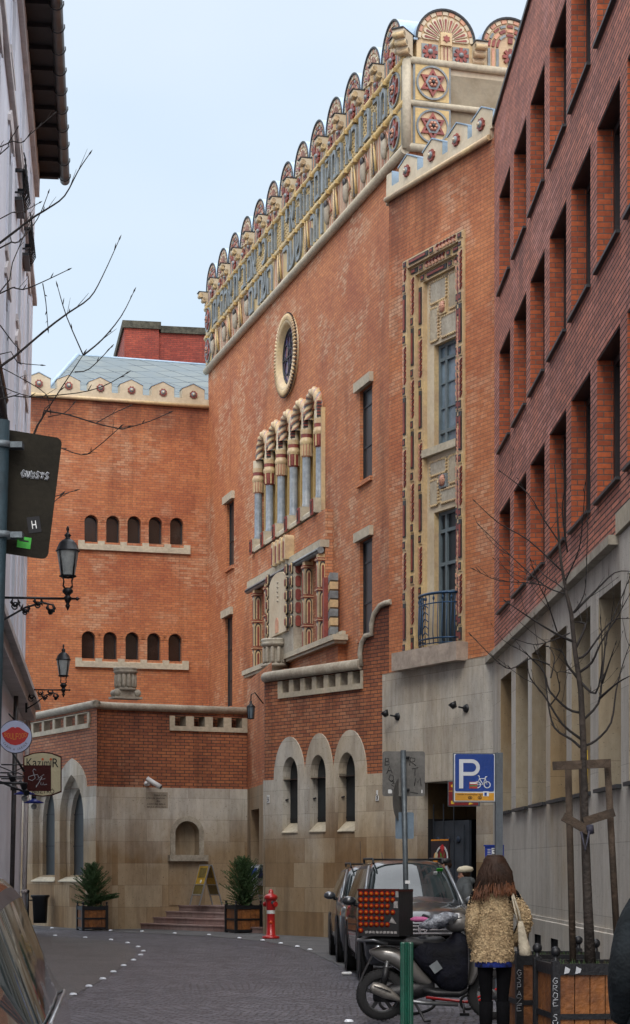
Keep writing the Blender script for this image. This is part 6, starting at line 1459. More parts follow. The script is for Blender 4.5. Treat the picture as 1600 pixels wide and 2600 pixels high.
# --- dark grey off-roader
SUVP=plain('dark_grey_car_paint',(.045,.05,.055),.28,metal=.5,var=.12,fine=4,coat=1,bmp=0)
SILV=plain('silver_trim_paint',(.24,.26,.28),.3,metal=.6,var=.15,coat=.6,bmp=0)
def suv(loc,rz,label,paint,H=1.66,W=.9,L_=4.3,hood=1.0):
    t=thing('parked_car',label,'car',loc,rz,'cars parked along the right side')
    S=[(-2.15,.38,.55,.68,.55,.66,.72,.60,.78),(-2.06,.28,.70,.80,.58,.78,.80,.72,.90),(-1.85,.25,.80,.87,.62,.84,.88,.76,.985),(-1.3,.25,.84,W,.66,.86,.97,.78,hood+.06),(-.95,.25,.84,W,.66,.87,1.03,.76,hood+.10),(-.15,.25,.84,W,.68,.86,1.06,.60,H-.05),(.4,.25,.84,W,.68,.86,1.06,.60,H),(1.4,.25,.84,W,.68,.85,1.07,.59,H-.01),(1.9,.27,.82,.88,.7,.83,1.08,.62,H-.06),(2.1,.32,.76,.84,.7,.80,1.05,.58,H-.35),(2.15,.42,.6,.8,.7,.78,.95,.55,1.0)]
    carbody(t,S,paint,(-.93,-.20,1.93,2.12),(.45,1.35))
    for y in (-1.35,1.3):
        for s_ in (-1,1):
            wheel(t,s_*.80,y,.345,s_)
            b=MB(BLKP); f=F((s_*.905,y,.345),(0,1,0),(0,0,1),(s_,0,0)); b.lathe(f,[(.37,.0),(.43,.012),(.445,0)],24,a0=-.15,a1=math.pi+.15); b.lathe(F((s_*.9,y,.345),(0,1,0),(0,0,1),(s_,0,0)),[(0,-.0),(.385,.0)],24,BLKP); b.build('wheel_arch',t,world=False)
    for s_ in (-1,1): mirror(t,s_,.86,-.62,1.10,paint if s_<0 else SILV)
    b=MB(BLKP)
    b.prism(F((0,-2.12,0)),[(-.62,.66),(.62,.66),(.66,.82),(-.66,.82)],-.05,.1)
    b.prism(F((0,-2.14,0)),[(-.55,.34),(.55,.34),(.6,.54),(-.6,.54)],-.03,.1); g_=b.build('grille',t,world=False)
    b=MB(CHR)
    for k in range(3): b.box(I,-.60,.60,-2.18,-2.165,.68+k*.05,.70+k*.05)
    b.build('grille_bars',g_,world=False)
    b=MB(CHR); f=F((0,-2.19,.745)); b.arcband(f,0,0,.055,.07,0,6.283,-.01,.01,20); b.arcband(F(f.o,(.62,0,0),f.y,(0,0,1)),0,0,.05,.065,0,6.283,-.015,.01,20); b.arcband(F(f(0,0,.012),f.x,f.y,(0,0,.5)),0,0,.045,.06,0,6.283,-.015,.01,20); b.build('oval_emblem',t,world=False)
    for s_ in (-1,1):
        b=MB(HLG); b.prism(F((0,-2.02,0)),[(s_*.60,.72),(s_*.86,.80),(s_*.85,.93),(s_*.66,.90)],-.09,.15); hl=b.build('headlight',t,world=False)
        b=MB(AMB); b.box(I,min(s_*.80,s_*.87),max(s_*.80,s_*.87),-2.09,-1.9,.80,.86); b.build('indicator',hl,world=False)
        b=MB(BLKP); b.lathe(F((s_*.66,-2.10,.45),(1,0,0),(0,0,1),(0,-1,0)),[(0,.06),(.095,.06),(.11,0)],18); fg=b.build('fog_lamp',t,world=False); b=MB(HLG); b.ball(F((s_*.66,-2.15,.45)),.08,1,.4,1); b.build('lens',fg,world=False)
    b=MB(WHITEP); b.box(I,-.26,.26,-2.20,-2.185,.46,.57); b.build('number_plate',t,world=False)
    b=MB(SILV if H>1.6 else BLKP)
    for s_ in (-1,1): b.tube([(s_*.56,-.25,H-.02),(s_*.57,-.15,H+.05),(s_*.57,1.5,H+.055),(s_*.55,1.65,H)],.018,8,m=BLKP); b.tube([(s_*.79,-1.0,1.05),(s_*.63,-.22,H-.07)],.03,6,m=SILV)
    b.tube([(-.56,-.12,H+.04),(.56,-.12,H+.04)],.016,6,m=BLKP)
    b.build('roof_rails',t,world=False)
    b=MB(BLKP); b.tube([(-.60,-1.0,1.06),(-.1,-.86,1.10),(.5,-.90,1.12)],.012,5); b.tube([(-.05,-1.0,1.08),(.2,-.92,1.12),(.62,-.88,1.12)],.012,5); b.build('wipers',t,world=False)
    b=MB(GRN); b.box(F((.50,-.36,1.55)).rot(R(48),'x'),-.05,.05,-.004,.004,-.03,.03); b.box(F((.42,-.42,1.5)).rot(R(48),'x'),-.03,.03,-.004,.004,-.03,.03,WHITEP); b.build('windscreen_stickers',t,world=False)
    b=MB(BLKP); b.tube([(-.3,.9,H),(-.3,1.1,H+.45 if H<1.65 else H+.15)],.006,4); b.build('aerial',t,world=False)
    b=MB(BLKP)
    for s_ in (-1,1): b.loft([ring(s_*.36,.12,z,w,.08,12) for z,w in ((.9,.22),(1.1,.2),(1.25,.10),(1.30,.12),(1.42,.11),(1.45,.05))])
    t.scale=(.9,1,1)
    return t
suv(((1031-800)/FP*28.6,28.45,0),R(3),'dark grey off-road car with roof rails parked facing the camera behind the scooter',SUVP)
MVP=plain('grey_minivan_paint',(.10,.11,.125),.28,metal=.6,var=.12,fine=4,coat=1,bmp=0)
suv((1.12,33.6,0),R(2),'grey minivan half hidden behind the dark off-road car',MVP,H=1.6,hood=.95)
# --- bronze hatchback at the left edge
BRZ=plain('bronze_car_paint',(.075,.05,.034),.22,metal=.35,var=.15,fine=3,coat=1,bmp=0)
t=thing('bronze_car','bronze hatchback parked at the left edge, its far side window edged with chrome trim','car',(-2.07,9.5,0),R(6.4+180))
S=[(-2.0,.38,.55,.66,.5,.64,.62,.56,.66),(-1.9,.28,.70,.78,.55,.76,.72,.66,.80),(-1.6,.22,.78,.84,.6,.81,.84,.68,.93),(-.95,.2,.8,.86,.62,.82,.92,.66,1.03),(-.75,.2,.8,.86,.62,.82,.94,.64,1.08),(.05,.2,.8,.86,.64,.81,.97,.58,1.50),(.6,.2,.8,.86,.64,.81,.98,.60,1.55),(1.5,.2,.8,.86,.64,.81,.99,.60,1.55),(2.4,.2,.8,.86,.64,.80,1.0,.58,1.50),(2.95,.25,.76,.82,.66,.77,1.02,.5,1.3),(3.2,.35,.7,.78,.66,.74,.98,.46,1.05)]
carbody(t,S,BRZ,(-.75,-.0,2.7,3.1),(.55,1.6),ny=90)
b=MB(CHR)
for s_ in (-1,1):
    b=MB(RIM); b.tube([(s_*.820,2.4,1.01),(s_*.826,.6,.985),(s_*.826,-.15,.965),(s_*.820,-.45,.955)],.009,6); b.build('window_trim',t,world=False)
for y in (-1.25,2.1):
    for s_ in (-1,1): wheel(t,s_*.77,y,.30,s_)
# ============================================================ SCOOTER
SCS=plain('scooter_silver_paint',(.22,.21,.195),.3,metal=.5,var=.15,coat=.7,bmp=0); APR=plain('navy_leg_apron',(.007,.008,.016),.75,var=.6,scale=5,fine=9,bmp=.9,spec=.2); SEAT=plain('black_seat_vinyl',(.014,.014,.015),.55,var=.3)
t=thing('motor_scooter','silver motor scooter parked side-on with dark leg apron and bagged handlebar','scooter',((969-800)/FP*20,20.0,0.004),R(4))
def swheel(x,r,w):
    f=F((x,0,r),(1,0,0),(0,0,1),(0,-1,0)); b=MB(TYRE); b.lathe(f,[(r*.66,w*.4),(r*.9,w*.5),(r*.99,w*.25),(r,0),(r*.99,-w*.25),(r*.9,-w*.5),(r*.66,-w*.4)],32)
    for k in range(40): b.box(f.rot(k*2*math.pi/40),r*.93,r*1.005,-.008,.004,-w*.35,w*.35)
    wh=b.build('wheel',t,world=False)
    b=MB(RIM); b.lathe(f,[(r*.68,w*.42),(r*.62,w*.3),(r*.62,-w*.3),(r*.68,-w*.42)],28); b.lathe(f,[(0,w*.4),(r*.2,w*.4),(r*.2,-w*.4)],14)
    for k in range(5): b.box(f.rot(k*2*math.pi/5+.3),r*.12,r*.64,-.018,.018,-.02,.03,BLKP)
    b.build('rim',wh,world=False)
swheel(0,.265,.12); swheel(1.16,.265,.10)
b=MB(BLKP); b.loft([ring(x,-.02,z,.0,.0,12) and [V((x+.02*math.cos(a),.10*math.cos(a),z+.09*k*math.sin(a))) for a in [2*math.pi*j/12 for j in range(12)]] for x,z,k in ((-.08,.26,.7),(.1,.28,1.1),(.35,.32,1.2),(.55,.34,.8))]); b.build('engine_case',t,world=False)
b=MB(plain('exhaust_shield',(.30,.28,.25),.35,metal=.6,var=.25))
b.loft([[V((x,-.13-.04*math.cos(a),z+h*math.sin(a))) for a in [2*math.pi*j/12 for j in range(12)]] for x,z,h in ((-.13,.345,.02),(-.10,.345,.06),(.0,.315,.075),(.1,.27,.055),(.19,.215,.02))])
for k in range(4): b.box(F((-.07+k*.035,-.178,.36-k*.012)).rot(R(-24),'y'),-.035,.05,-.006,.003,-.004,.004,INK)
b.build('exhaust_shield',t,world=False)
b=MB(RIM); b.tube([(.19,-.13,.22),(.4,-.13,.19),(.78,-.13,.17)],.022,8); b.build('exhaust_pipe',t,world=False)
def sheetbody(name,mat,top,bot,hw,y0=.0):
    b=MB(mat); rs=[]
    n=len(top)
    for i in range(n*3-2):
        tx=cat(top,i/3); bx=cat(bot,i/3); w=cat([(h,) for h in hw],i/3)[0]; c=V(((tx[0]+bx[0])/2,0,(tx[1]+bx[1])/2)); e=V((tx[0]-bx[0],0,tx[1]-bx[1]))*.5
        rs.append([c+e*math.sin(a)*(1 if 1 else 0)+V((0,w*math.copysign(abs(math.cos(a))**.6,math.cos(a)),0)) for a in [2*math.pi*j/16 for j in range(16)]])
    b.loft(rs); return b.build(name,t,world=False)
sheetbody('side_panel',SCS,[(-.13,.73),(-.0,.77),(.15,.76),(.30,.66),(.42,.52),(.54,.39)],[(-.12,.69),(-.03,.62),(.10,.57),(.24,.47),(.38,.37),(.53,.34)],[.04,.12,.15,.16,.13,.05])
sheetbody('seat',SEAT,[(-.18,.85),(.0,.90),(.2,.88),(.4,.86),(.62,.87),(.70,.80)],[(-.16,.78),(.0,.78),(.2,.77),(.4,.74),(.6,.70),(.66,.68)],[.06,.13,.15,.15,.12,.05])
b=MB(RIM); b.tube([(.05,-.14,.80),(-.10,-.15,.84),(-.24,-.08,.83),(-.24,.08,.83),(-.1,.15,.84)],.018,8); b.build('grab_rail',t,world=False)
b=MB(BLKP); b.loft([[V((x+dx,w,z)) for dx,w in ((0,-.05),(0,.05),(.012,.05),(.012,-.05))] for x,z in ((-.09,.70),(-.14,.60),(-.20,.48),(-.235,.38),(-.24,.30))],smooth=False); b.build('rear_mudguard',t,world=False)
b=MB(RIM); b.tube([(.0,-.10,.30),(.05,-.10,.62)],.022,8); b.tube([(.01,-.10,.38),(.04,-.10,.56)],.034,10,m=BLKP); b.build('shock_absorber',t,world=False)
b=MB(BLKP); b.loft([[V((x,w*math.cos(a),z+.05*math.sin(a))) for a in [2*math.pi*j/12 for j in range(12)]] for x,z,w in ((.42,.32,.12),(.55,.29,.15),(.8,.28,.15),(.88,.32,.13))]); b.build('footboard',t,world=False)
sheetbody('front_shield',SCS,[(.90,.98),(.97,.85),(1.01,.7),(1.0,.5),(.95,.38)],[(.84,.96),(.88,.85),(.91,.7),(.91,.5),(.88,.36)],[.12,.20,.22,.2,.12])
sheetbody('leg_apron',APR,[(.32,.76),(.38,.87),(.55,.85),(.68,.84),(.77,.93),(.88,.88)],[(.33,.63),(.42,.52),(.50,.45),(.66,.28),(.80,.26),(.88,.30)],[.10,.17,.18,.20,.21,.17])
b=MB(GREYC); c=F((.54,-.20,.56)).rot(R(35),'y'); b.box(c,-.05,.05,-.006,.003,-.05,.05); b.build('apron_label',t,world=False)
sheetbody('headset_cowl',SCS,[(.64,1.02),(.72,1.09),(.80,1.12),(.88,1.08),(.92,1.02)],[(.65,.97),(.70,.92),(.79,.91),(.88,.93),(.91,.97)],[.05,.11,.13,.12,.06])
b=MB(HLG); b.ball(F((.88,-.03,1.01)),.085,.55,1.1,.9); b.build('headlight',t,world=False)
b=MB(BLKP); b.tube([(.68,-.34,1.02),(.73,-.1,1.03),(.73,.1,1.03),(.68,.34,1.02)],.02,8); 
for s_ in (-1,1): b.tube([(.68,s_*.34,1.02),(.67,s_*.24,1.02)],.026,8); b.tube([(.73,s_*.2,1.05),(.79,s_*.3,1.07)],.008,5)
b.tube([(.42,-.1,1.08),(.55,-.2,1.03),(.75,-.12,1.06)],.03,8); b.build('handlebar',t,world=False)
BAG=plain('crumpled_plastic_bag',(.05,.055,.075),.25,var=.7,scale=14,fine=25,col2=(.32,.34,.38),bmp=1); b=MB(BAG)
q=random.Random(4); rs=[]
for i in range(9):
    x=.36+.05*i; k=math.sin(math.pi*(i+.6)/9.6)
    rs.append([V((x,-.25+.10*k*math.cos(a)*q.uniform(.8,1.2),.985+(.012*i)+.075*k*math.sin(a)*q.uniform(.75,1.25))) for a in [2*math.pi*j/14 for j in range(14)]])
b.loft(rs); b.build('plastic_bag_cover',t,world=False)
b=MB(plain('pink_cloth',(.5,.12,.28),.8)); b.loft([[V((x,-.15+.05*k*math.cos(a),1.05+.03*k*math.sin(a))) for a in [2*math.pi*j/8 for j in range(8)]] for x,k in ((.28,.3),(.33,1),(.42,.9),(.5,.3))]); b.build('pink_rag',t,world=False)
b=MB(SCS)
for s_ in (-1,1): b.tube([(.94,s_*.07,.62),(1.06,s_*.07,.40),(1.16,s_*.07,.265)],.022,8)
b.build('front_fork',t,world=False)
b=MB(SCS); f=F((1.16,0,.265),(1,0,0),(0,0,1),(0,-1,0)); b.lathe(f,[(.29,.075),(.315,.04),(.32,0),(.315,-.04),(.29,-.075)],20,a0=.3,a1=2.6); b.build('front_mudguard',t,world=False)
b=MB(AMB); b.ball(F((.95,-.19,.70)),.045,1,.5,.7); b.build('indicator',t,world=False)
b=MB(BLKP); b.tube([(.30,-.1,.25),(.40,-.2,.06),(.42,-.24,.01),(.48,-.25,.012)],.014,6); b.build('kick_stand',t,world=False)
# crate strapped behind the seat
p=at(970,2316,19.9)
t=thing('patterned_box','battered black box with rows of red discs standing on the scooter tail','box',(p.x+.04,19.95,.885),R(-24))
CARD=plain('black_cardboard',(.010,.009,.010),.7,var=.4,scale=5); b=MB(CARD); b.box(I,-.225,.225,-.20,.20,.0,.48); b.build('box_shell',t,world=False)
b=MB(ORG); RD=plain('disc_red',(.22,.012,.005),.8,var=.25,spec=.1); OD=plain('disc_orange_centre',(.40,.10,.012),.8,var=.25,spec=.1)
b=MB(RD); q=random.Random(2)
for r_ in range(7):
    for c_ in range(7 if r_<6 else 1):
        if r_ in (2,5) and c_>5 or (r_==4 and c_>4): continue
        f=F((-.195+c_*.059,-.205,.435-r_*.063)); b.lathe(F(f.o,f.x,(0,0,1),(0,-1,0)),[(0,.003),(.026,.002),(.027,-.004)],12,RD); b.lathe(F(f.o,f.x,(0,0,1),(0,-1,0)),[(0,.006),(.014,.005),(.015,.002)],10,OD)
b.build('printed_discs',t,world=False)
b=MB(plain('torn_label_white',(.36,.34,.33),.8,var=.5,scale=20))
for k in range(9): x=-.13+k*.04; b.box(F((x,-.203,.04)).rot(q.uniform(-.3,.3),'y'),-.015,.015,-.002,0,-.012,.012)
b.box(I,.17,.215,-.204,-.2,.29,.36); b.box(I,.19,.222,-.204,-.2,.40,.46); b.prism(F((0,-.201,0)),[(.12,.14),(.20,.13),(.15,.2)],-.002,0); b.build('torn_labels',t,world=False)
b=MB(MAR); b.box(I,-.23,.23,-.208,-.2,.465,.485); b.box(I,.223,.229,-.2,.2,.455,.475); b.build('lid_edge',t,world=False)
# bicycle fallen behind the scooter
t=thing('red_bicycle','red bicycle just glimpsed on the ground behind the scooter, one pedal showing','bicycle',(1.55,20.9,0))
b=MB(RED); b.tube([(-.35,0,.18),(.1,0,.13),(.65,.1,.2)],.016,8); b.tube([(.1,0,.13),(.5,.05,.30)],.014,8); b.build('frame',t,world=False)
b=MB(BLKP); b.tube([(.05,-.1,.12),(.05,-.22,.02)],.012,6); b.box(I,.0,.10,-.26,-.2,-.0,.03); 
b.lathe(F((.1,-.04,.13),(1,0,0),(0,0,1),(0,-1,0)),[(.06,0),(.085,.004),(.09,0)],18); b.build('crank_and_pedal',t,world=False)
for x in (-.55,.75): b=MB(TYRE); b.tube([(x+.3*math.cos(a),.1*math.sin(a),.12+.11*math.sin(a)) for a in [2*math.pi*j/24 for j in range(25)]],.016,6); b.build('wheel',t,world=False)
b=MB(WHITEP); q=random.Random(8); c=G(880,2477); rs=[[V((c.x-.07+.03*i,c.y+.04*math.cos(a)*q.uniform(.6,1.2),.03+.025*math.sin(a)*q.uniform(.5,1.3))) for a in [2*math.pi*j/8 for j in range(8)]] for i in range(6)]
b.loft(rs); b.build('litter',label='crumpled white paper litter lying by the parked car wheel',cat='litter')
# ============================================================ PEOPLE
SKIN=plain('skin',(.42,.22,.15),.55,var=.15,fine=12,bmp=.1)
def head(t,f,s_,hair=None):
    """f: origin chin-level centre, f.y = facing direction, f.z up; s_=head height"""
    b=MB(SKIN); prof=[(0,.30,.12),(.08,.42,.30),(.2,.50,.36),(.35,.60,.38),(.5,.68,.40),(.62,.70,.41),(.75,.68,.40),(.88,.55,.33),(.97,.30,.18),(1.0,.05,.03)]
    b.loft([[f(rx*.5*s_*.95*math.cos(a)*1.02,(.44*s_*ry*1.15*math.sin(a)*1.25)+(.02 if z>.3 else .035)*s_,z*s_) for a in [2*math.pi*j/18 for j in range(18)]] for z,rx,ry in [(p[0],p[1],p[2]) for p in prof]])
    g=lambda x,y,z: F(f(x*s_,y*s_,z*s_),f.x,f.y,f.z)
    b.ball(g(0,.27,.36),.06*s_,.8,1.3,1.5,8,6); b.ball(g(0,.25,.19),.10*s_,1,.45,.28,10,6,plain('lips_skin',(.33,.11,.09),.5) if 'lips_skin' not in MATS else MATS['lips_skin'])
    for s1 in (-1,1): b.ball(g(s1*.31,-.02,.42),.07*s_,.4,1,1.5,8,6); b.ball(g(s1*.13,.235,.49),.035*s_,1.1,.5,.7,8,5,INK); b.ball(g(s1*.13,.235,.57),.05*s_,1.2,.4,.22,8,5,BARK)
    b.tube([f(0,-.02*s_,-.35*s_),f(0,0,.15*s_)],.24*s_,12)
    return b
def person(name,loc,rz,label,H,coat,legs,pose,cat_='person'):
    t=thing('person',label,cat_,loc,rz); k=H/1.7; J={}
    def j(n,x,y,z,r): J[n]=((x*k,y*k,z*k),(r[0]*k,r[1]*k) if isinstance(r,tuple) else r*k)
    j('pel',0,0,.93,(.15,.11)); j('bel',0,.0,1.08,(.14,.10)); j('che',0,0,1.28,(.17,.11)); j('nek',0,.0,1.45,.055); j('hea',0,.01,1.52,.05)
    for s_,S_ in ((-1,'L'),(1,'R')):
        e=pose.get('el'+S_,(.27,.02,1.12)); h=pose.get('ha'+S_,(.22,.12,.92)); kn=pose.get('kn'+S_,(.1,.02,.5)); fo=pose.get('fo'+S_,(.1,0,.09))
        j('sh'+S_,s_*.17,0,1.40,.065); j('el'+S_,s_*e[0],e[1],e[2],.045); j('ha'+S_,s_*h[0],h[1],h[2],.03)
        j('hi'+S_,s_*.09,0,.88,.085); j('kn'+S_,s_*kn[0],kn[1],kn[2],.055); j('an'+S_,s_*fo[0],fo[1],fo[2],.04); j('to'+S_,s_*fo[0],fo[1]+.14,.04,.035)
    E=[('pel','bel'),('bel','che'),('che','nek'),('nek','hea')]
    for S_ in 'LR': E+=[('che','sh'+S_),('sh'+S_,'el'+S_),('el'+S_,'ha'+S_),('pel','hi'+S_),('hi'+S_,'kn'+S_),('kn'+S_,'an'+S_),('an'+S_,'to'+S_)]
    skin('body',J,E,legs,t)
    return t,k
def garment(t,name,rings_,mat,arms=(),fur=0,q=random.Random(1),world=False):
    b=MB(mat)
    b.loft([ring(*r) for r in rings_])
    for pts,rs in arms:
        P=[cat(pts,i/4) for i in range((len(pts)-1)*4+1)]; Rr=[cat([(r,) for r in rs],i/4)[0] for i in range((len(rs)-1)*4+1)]; b.tube(P,Rr,14)
    if fur:
        base=[(list(f),) for f in b.f]; vs=b.v; fl=list(b.f)
        ar=[]; tot=0
        for f in fl:
            if len(f)==4: tot+=(vs[f[1]]-vs[f[0]]).cross(vs[f[3]]-vs[f[0]]).length
        T=[]
        for f in fl:
            if len(f)!=4: continue
            a,b_,c,d=[vs[i] for i in f]; A_=(b_-a).cross(d-a); n=A_.normalized(); cen=(a+b_+c+d)/4
            m_=int(fur*A_.length/tot+q.random())
            for _ in range(m_):
                u,v=q.random(),q.random(); p=a.lerp(b_,u).lerp(d.lerp(c,u),v); T.append((p,n))
        for p,n in T:
            e=V((q.uniform(-1,1),q.uniform(-1,1),q.uniform(-1.2,.8))).normalized(); o=(p-V((0,0,p.z))); 
            nn=n if n.dot(V((p.x,p.y,0)))>0 else -n
            w=e.cross(nn).normalized()*q.uniform(.0035,.007); m1=p+nn*q.uniform(.004,.011)+e*.006; tip=p+e*q.uniform(.012,.022)+nn*.003
            b.add([p-w,p+w,m1+w,m1-w,tip],[(0,1,2,3),(3,2,4)],None,True)
    return b.build(name,t,world=world,recalc=not fur)
def fingers(t,c,d,up,m=SKIN,side=1,s_=1):
    """palm plus five unequal bent fingers; c wrist, d pointing, up = back of hand"""
    d=V(d).normalized(); up=V(up).normalized(); sd=d.cross(up).normalized()*side; b=MB(m); c=V(c)
    b.loft([[c+d*x*s_+sd*w*s_*math.cos(a)+up*.014*s_*math.sin(a) for a in [2*math.pi*j/10 for j in range(10)]] for x,w in ((0,.024),(.03,.034),(.06,.040),(.085,.038))])
    for i,l in enumerate((.062,.074,.07,.055)):
        o=c+d*.083*s_+sd*(-.030+.02*i)*s_; b.tube([o,o+d*l*.45*s_-up*.004,o+d*l*.75*s_-up*.018*s_,o+d*l*.85*s_-up*.038*s_],[.0085*s_,.008*s_,.0075*s_,.006*s_],7)
    o=c+d*.03*s_+sd*-.03*s_; b.tube([o,o+d*.03*s_-sd*.022*s_-up*.01,o+d*.06*s_-sd*.028*s_-up*.022],[.010*s_,.009*s_,.007*s_],7)
    return b.build('hand',t,world=False)
TIGHT=plain('black_tights',(.003,.003,.004),.9,spec=.1,var=.3); FUR=plain('curly_camel_fur',(.60,.45,.26),.85,var=.5,scale=9,fine=45,col2=(.44,.31,.17),bmp=.7)
HAIR=plain('dark_auburn_hair',(.034,.016,.009),.6,var=.4,scale=8,fine=50,spec=.2); HAIR2=plain('ginger_hair_tips',(.15,.05,.015),.55,var=.4,scale=10,fine=50)
WX=(1256-800)/FP*16.3
t,k=person('person',(WX,16.3,0),R(6),'woman from behind in curly camel fur coat with long auburn hair',1.68,FUR,TIGHT,{'elL':(.19,-.02,1.13),'haL':(.15,.12,.95),'elR':(.25,-.0,1.15),'haR':(.18,.12,.96),'knL':(.07,0,.5),'foL':(.075,0,.09),'knR':(.07,0,.5),'foR':(.075,0,.09)},'woman')
garment(t,'fur_coat',[(-.02,0,.80,.170,.14,20),(-.015,0,.86,.172,.145,20),(-.01,0,1.0,.155,.135,20),(0,0,1.15,.148,.125,20),(0,.0,1.28,.155,.12,20),(0,.0,1.37,.155,.11,20),(0,.0,1.425,.125,.095,20),(0,.0,1.46,.075,.07,20)],FUR,
 arms=[([(-.12,0,1.385),(-.165,-.01,1.27),(-.190,-.02,1.12),(-.165,.05,1.0),(-.14,.12,.92)],[.055,.056,.055,.052,.045]),([(.12,0,1.385),(.195,0,1.27),(.255,.0,1.15),(.235,.06,1.03),(.17,.12,.96)],[.055,.060,.062,.055,.048])],fur=15000)
for s_ in (-1,1): fingers(t,(s_*.145,.13,.92),(-s_*.4,.3,-1),(s_*1,.3,0),side=s_)
SKT=plain('blue_checked_skirt',(.006,.010,.045),.8,var=.8,scale=20,fine=60,col2=(.02,.05,.35)); b=MB(SKT); b.loft([ring(-.01,0,.90,.15,.12),ring(-.01,0,.755,.16,.135),ring(-.01,0,.75,.15,.12)]); b.build('skirt',t,world=False)
b=MB(TIGHT)
for s_ in (-1,1): b.loft([ring(s_*.072,.0,.46,.060,.060),ring(s_*.074,0,.3,.056,.058),ring(s_*.075,0,.12,.045,.05),ring(s_*.075,.02,.08,.05,.075),ring(s_*.075,.05,.0,.05,.12)])
b.build('boots',t,world=False)
hf=F((0,.01,1.455),(1,0,0),(0,1,0),(0,0,1)); hb=head(t,hf,.225); hb.build('face_and_neck',t,world=False)
q=random.Random(31); b=MB(HAIR); HR=[(0,0,1.700,.03,.03,24),(0,-.005,1.695,.065,.07,24),(0,-.01,1.66,.095,.105,24),(0,-.015,1.60,.108,.115,24),(-.0,-.02,1.54,.114,.11,24),(-.005,-.03,1.48,.120,.105,24),(-.01,-.045,1.42,.12,.09,24),(-.01,-.06,1.38,.09,.065,24)]
b.loft([ring(*r) for r in HR])
for i in range(900):
    a=q.uniform(0,2*math.pi); 
    if math.sin(a)>.55: continue
    rt=q.uniform(.3,1); P=[]; tw=q.uniform(-.25,.25); ln=q.uniform(.5,1.0)
    for j in range(7):
        g=j/6*ln; z=1.69-.30*g-(.03*(1-abs(math.cos(a))))*g; rr=.055+.075*min(1,g*2.2)+.012*math.sin(g*9+i); aa=a+tw*g; ex=1+.18*max(0,g-.5)*2*abs(math.cos(a)) 
        P.append((rr*math.cos(aa)*ex,-.02+rr*.93*math.sin(aa)-.035*g,z))
    if math.cos(a)<-.6: P[-1]=(P[-1][0]-.03,P[-1][1],P[-1][2]-.05)
    b.tube(P,[.004,.0055,.006,.006,.005,.004,.0015],4,m=HAIR,caps=False)
    if ln>.85: b.tube([P[-2],P[-1],(P[-1][0]*1.04,P[-1][1]-.005,P[-1][2]-.035)],[.006,.005,.001],4,m=HAIR2,caps=False)
    elif ln>.78 and q.random()<.35: b.tube([P[-2],P[-1]],[.006,.003],4,m=HAIR2,caps=False)
b.build('long_hair',t,world=False,recalc=False)
CANV=plain('cream_canvas',(.50,.44,.33),.85,var=.25,scale=12,fine=40,bmp=.4)
tb=thing('shoulder_bag','cream canvas shoulder bag hanging from the fur-coated woman right shoulder','shoulder bag',(WX,16.3,0),R(6))
b=MB(CANV); b.loft([[V((.205+.036*w*math.cos(a)+dx,-.15+.03*w*math.sin(a),z)) for a in [2*math.pi*j/14 for j in range(14)]] for z,w,dx in ((1.14,.55,-.015),(1.10,.8,-.01),(1.0,1.1,.005),(.92,1.4,.02),(.86,1.5,.03),(.85,1.2,.03))]); b.build('bag_body',tb,world=False)
b=MB(CANV); b.tube([(.115,.06,1.44),(.12,-.05,1.46),(.14,-.13,1.34),(.175,-.155,1.22),(.195,-.15,1.13)],.009,6); b.tube([(.12,-.05,1.46),(.125,-.14,1.33),(.15,-.16,1.2),(.17,-.15,1.13)],.008,6); b.build('strap',tb,world=False)
GRYW=plain('grey_wool_coat',(.085,.095,.10),.9,var=.25,scale=6); BER=plain('cream_beret',(.62,.56,.42),.9,var=.15); TRS=plain('dark_trousers',(.03,.03,.035),.8)
t,k=person('person',((1178-800)/FP*31.6,31.6,0),R(102),'elderly woman in a cream beret and hooded grey coat walking left behind the parked car',1.58,GRYW,TRS,{})
garment(t,'hooded_coat',[(0,0,.55,.24,.20),(0,0,.8,.23,.18),(0,0,1.0,.215,.165),(0,0,1.2,.21,.15),(0,0,1.30,.19,.13),(0,-.01,1.35,.13,.12),(0,-.03,1.40,.11,.12),(0,-.03,1.43,.09,.1)],GRYW,arms=[([(s_*.16,0,1.29),(s_*.25,.02,1.14),(s_*.26,.04,1.0),(s_*.2,.16,.86)],[.065,.07,.065,.05]) for s_ in (-1,1)])
for s_ in (-1,1): fingers(t,(s_*.19,.18,.85),(-s_*.3,.6,-1),(s_*1,.2,0),side=s_)
hf=F((0,.03,1.355)); head(t,hf,.215).build('face_and_neck',t,world=False)
b=MB(HAIR); b.loft([ring(0,-.02,1.43,.085,.08),ring(0,-.02,1.48,.098,.098),ring(0,-.02,1.52,.095,.09)]); b.build('short_hair',t,world=False)
b=MB(BER); b.loft([ring(0,.0,1.50,.09,.10),ring(0,-.01,1.515,.12,.125),ring(0,-.025,1.55,.135,.14),ring(0,-.03,1.59,.10,.11),ring(0,-.03,1.61,.03,.03)]); b.build('beret',t,world=False)
b=MB(GRYW); b.loft([ring(0,-.09,1.30,.10,.05),ring(0,-.12,1.35,.14,.07),ring(0,-.10,1.41,.12,.06),ring(0,-.08,1.42,.06,.03)]); b.build('hood',t,world=False)
NVY=plain('dark_navy_jacket',(.018,.022,.035),.85,var=.3)
t,k=person('person',((1130-800)/FP*33.8,33.8,0),R(100),'man in a black flat cap and dark jacket walking left before the food poster',1.74,NVY,TRS,{})
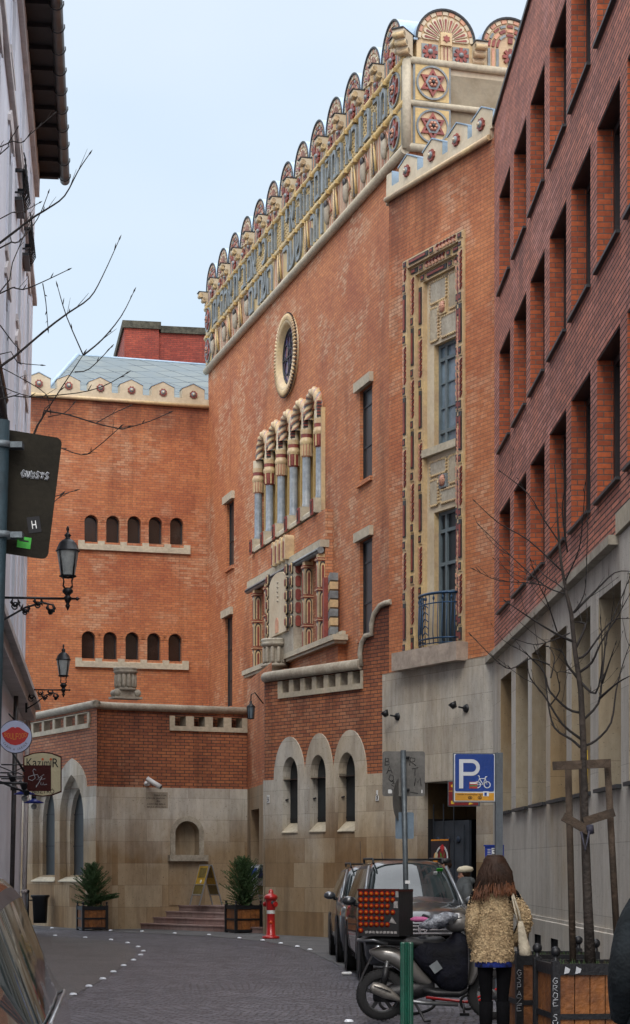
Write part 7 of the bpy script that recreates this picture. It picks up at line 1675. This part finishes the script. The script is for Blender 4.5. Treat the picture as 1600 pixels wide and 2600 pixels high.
garment(t,'jacket',[(0,0,.78,.22,.16),(0,0,1.0,.22,.16),(0,0,1.25,.225,.155),(0,0,1.40,.20,.13),(0,0,1.46,.14,.10),(0,0,1.50,.08,.08)],NVY,arms=[([(s_*.18,0,1.40),(s_*.27,-.02,1.2),(s_*.27,.02,1.05),(s_*.24,.12,.85)],[.07,.07,.06,.05]) for s_ in (-1,1)])
for s_ in (-1,1): fingers(t,(s_*.23,.14,.85),(0,.3,-1),(s_*1,.0,0),side=s_)
hf=F((0,.02,1.50)); head(t,hf,.225).build('face_and_neck',t,world=False)
b=MB(HAIR); b.loft([ring(0,-.03,1.57,.085,.08),ring(0,-.03,1.63,.095,.10),ring(0,-.02,1.68,.09,.09)]); b.build('short_hair',t,world=False)
b=MB(BLKP); b.loft([ring(0,.0,1.655,.098,.112),ring(0,.0,1.685,.105,.12),ring(0,.0,1.72,.105,.12),ring(0,-.0,1.745,.05,.06)]); b.loft([ring(0,.11,1.66,.07,.07),ring(0,.11,1.67,.07,.07)]); b.build('cap',t,world=False)
DGJ=plain('charcoal_green_jacket',(.010,.014,.017),.85,var=.5,scale=3,fine=9,bmp=1,spec=.2)
t,k=person('person',(1.74,9.0,0),R(10),'passer-by in a dark jacket cut off by the right edge, only the left arm showing',1.78,DGJ,TRS,{'elL':(.30,-.04,1.10),'haL':(.24,.12,.93)})
garment(t,'jacket',[(0,0,.70,.30,.2),(0,0,.85,.30,.2),(0,0,1.0,.25,.18),(0,0,1.3,.235,.16),(0,0,1.46,.22,.13),(0,0,1.52,.15,.10),(0,0,1.56,.08,.08)],DGJ,arms=[([(s_*.18,0,1.46),(s_*.27,-.02,1.32),(s_*.325,-.06,1.12),(s_*.30,.03,1.0),(s_*.27,.12,.9)],[.08,.082,.08,.075,.065]) for s_ in (-1,1)])
for s_ in (-1,1): fingers(t,(s_*.23,.18,.89),(0,.5,-1),(s_*1,.0,0),side=s_)
hf=F((0,.02,1.55)); head(t,hf,.23).build('face_and_neck',t,world=False)
b=MB(HAIR); b.loft([ring(0,-.03,1.60,.09,.08),ring(0,-.03,1.66,.10,.105),ring(0,-.02,1.73,.10,.105),ring(0,-.01,1.78,.05,.05)]); b.build('short_hair',t,world=False)
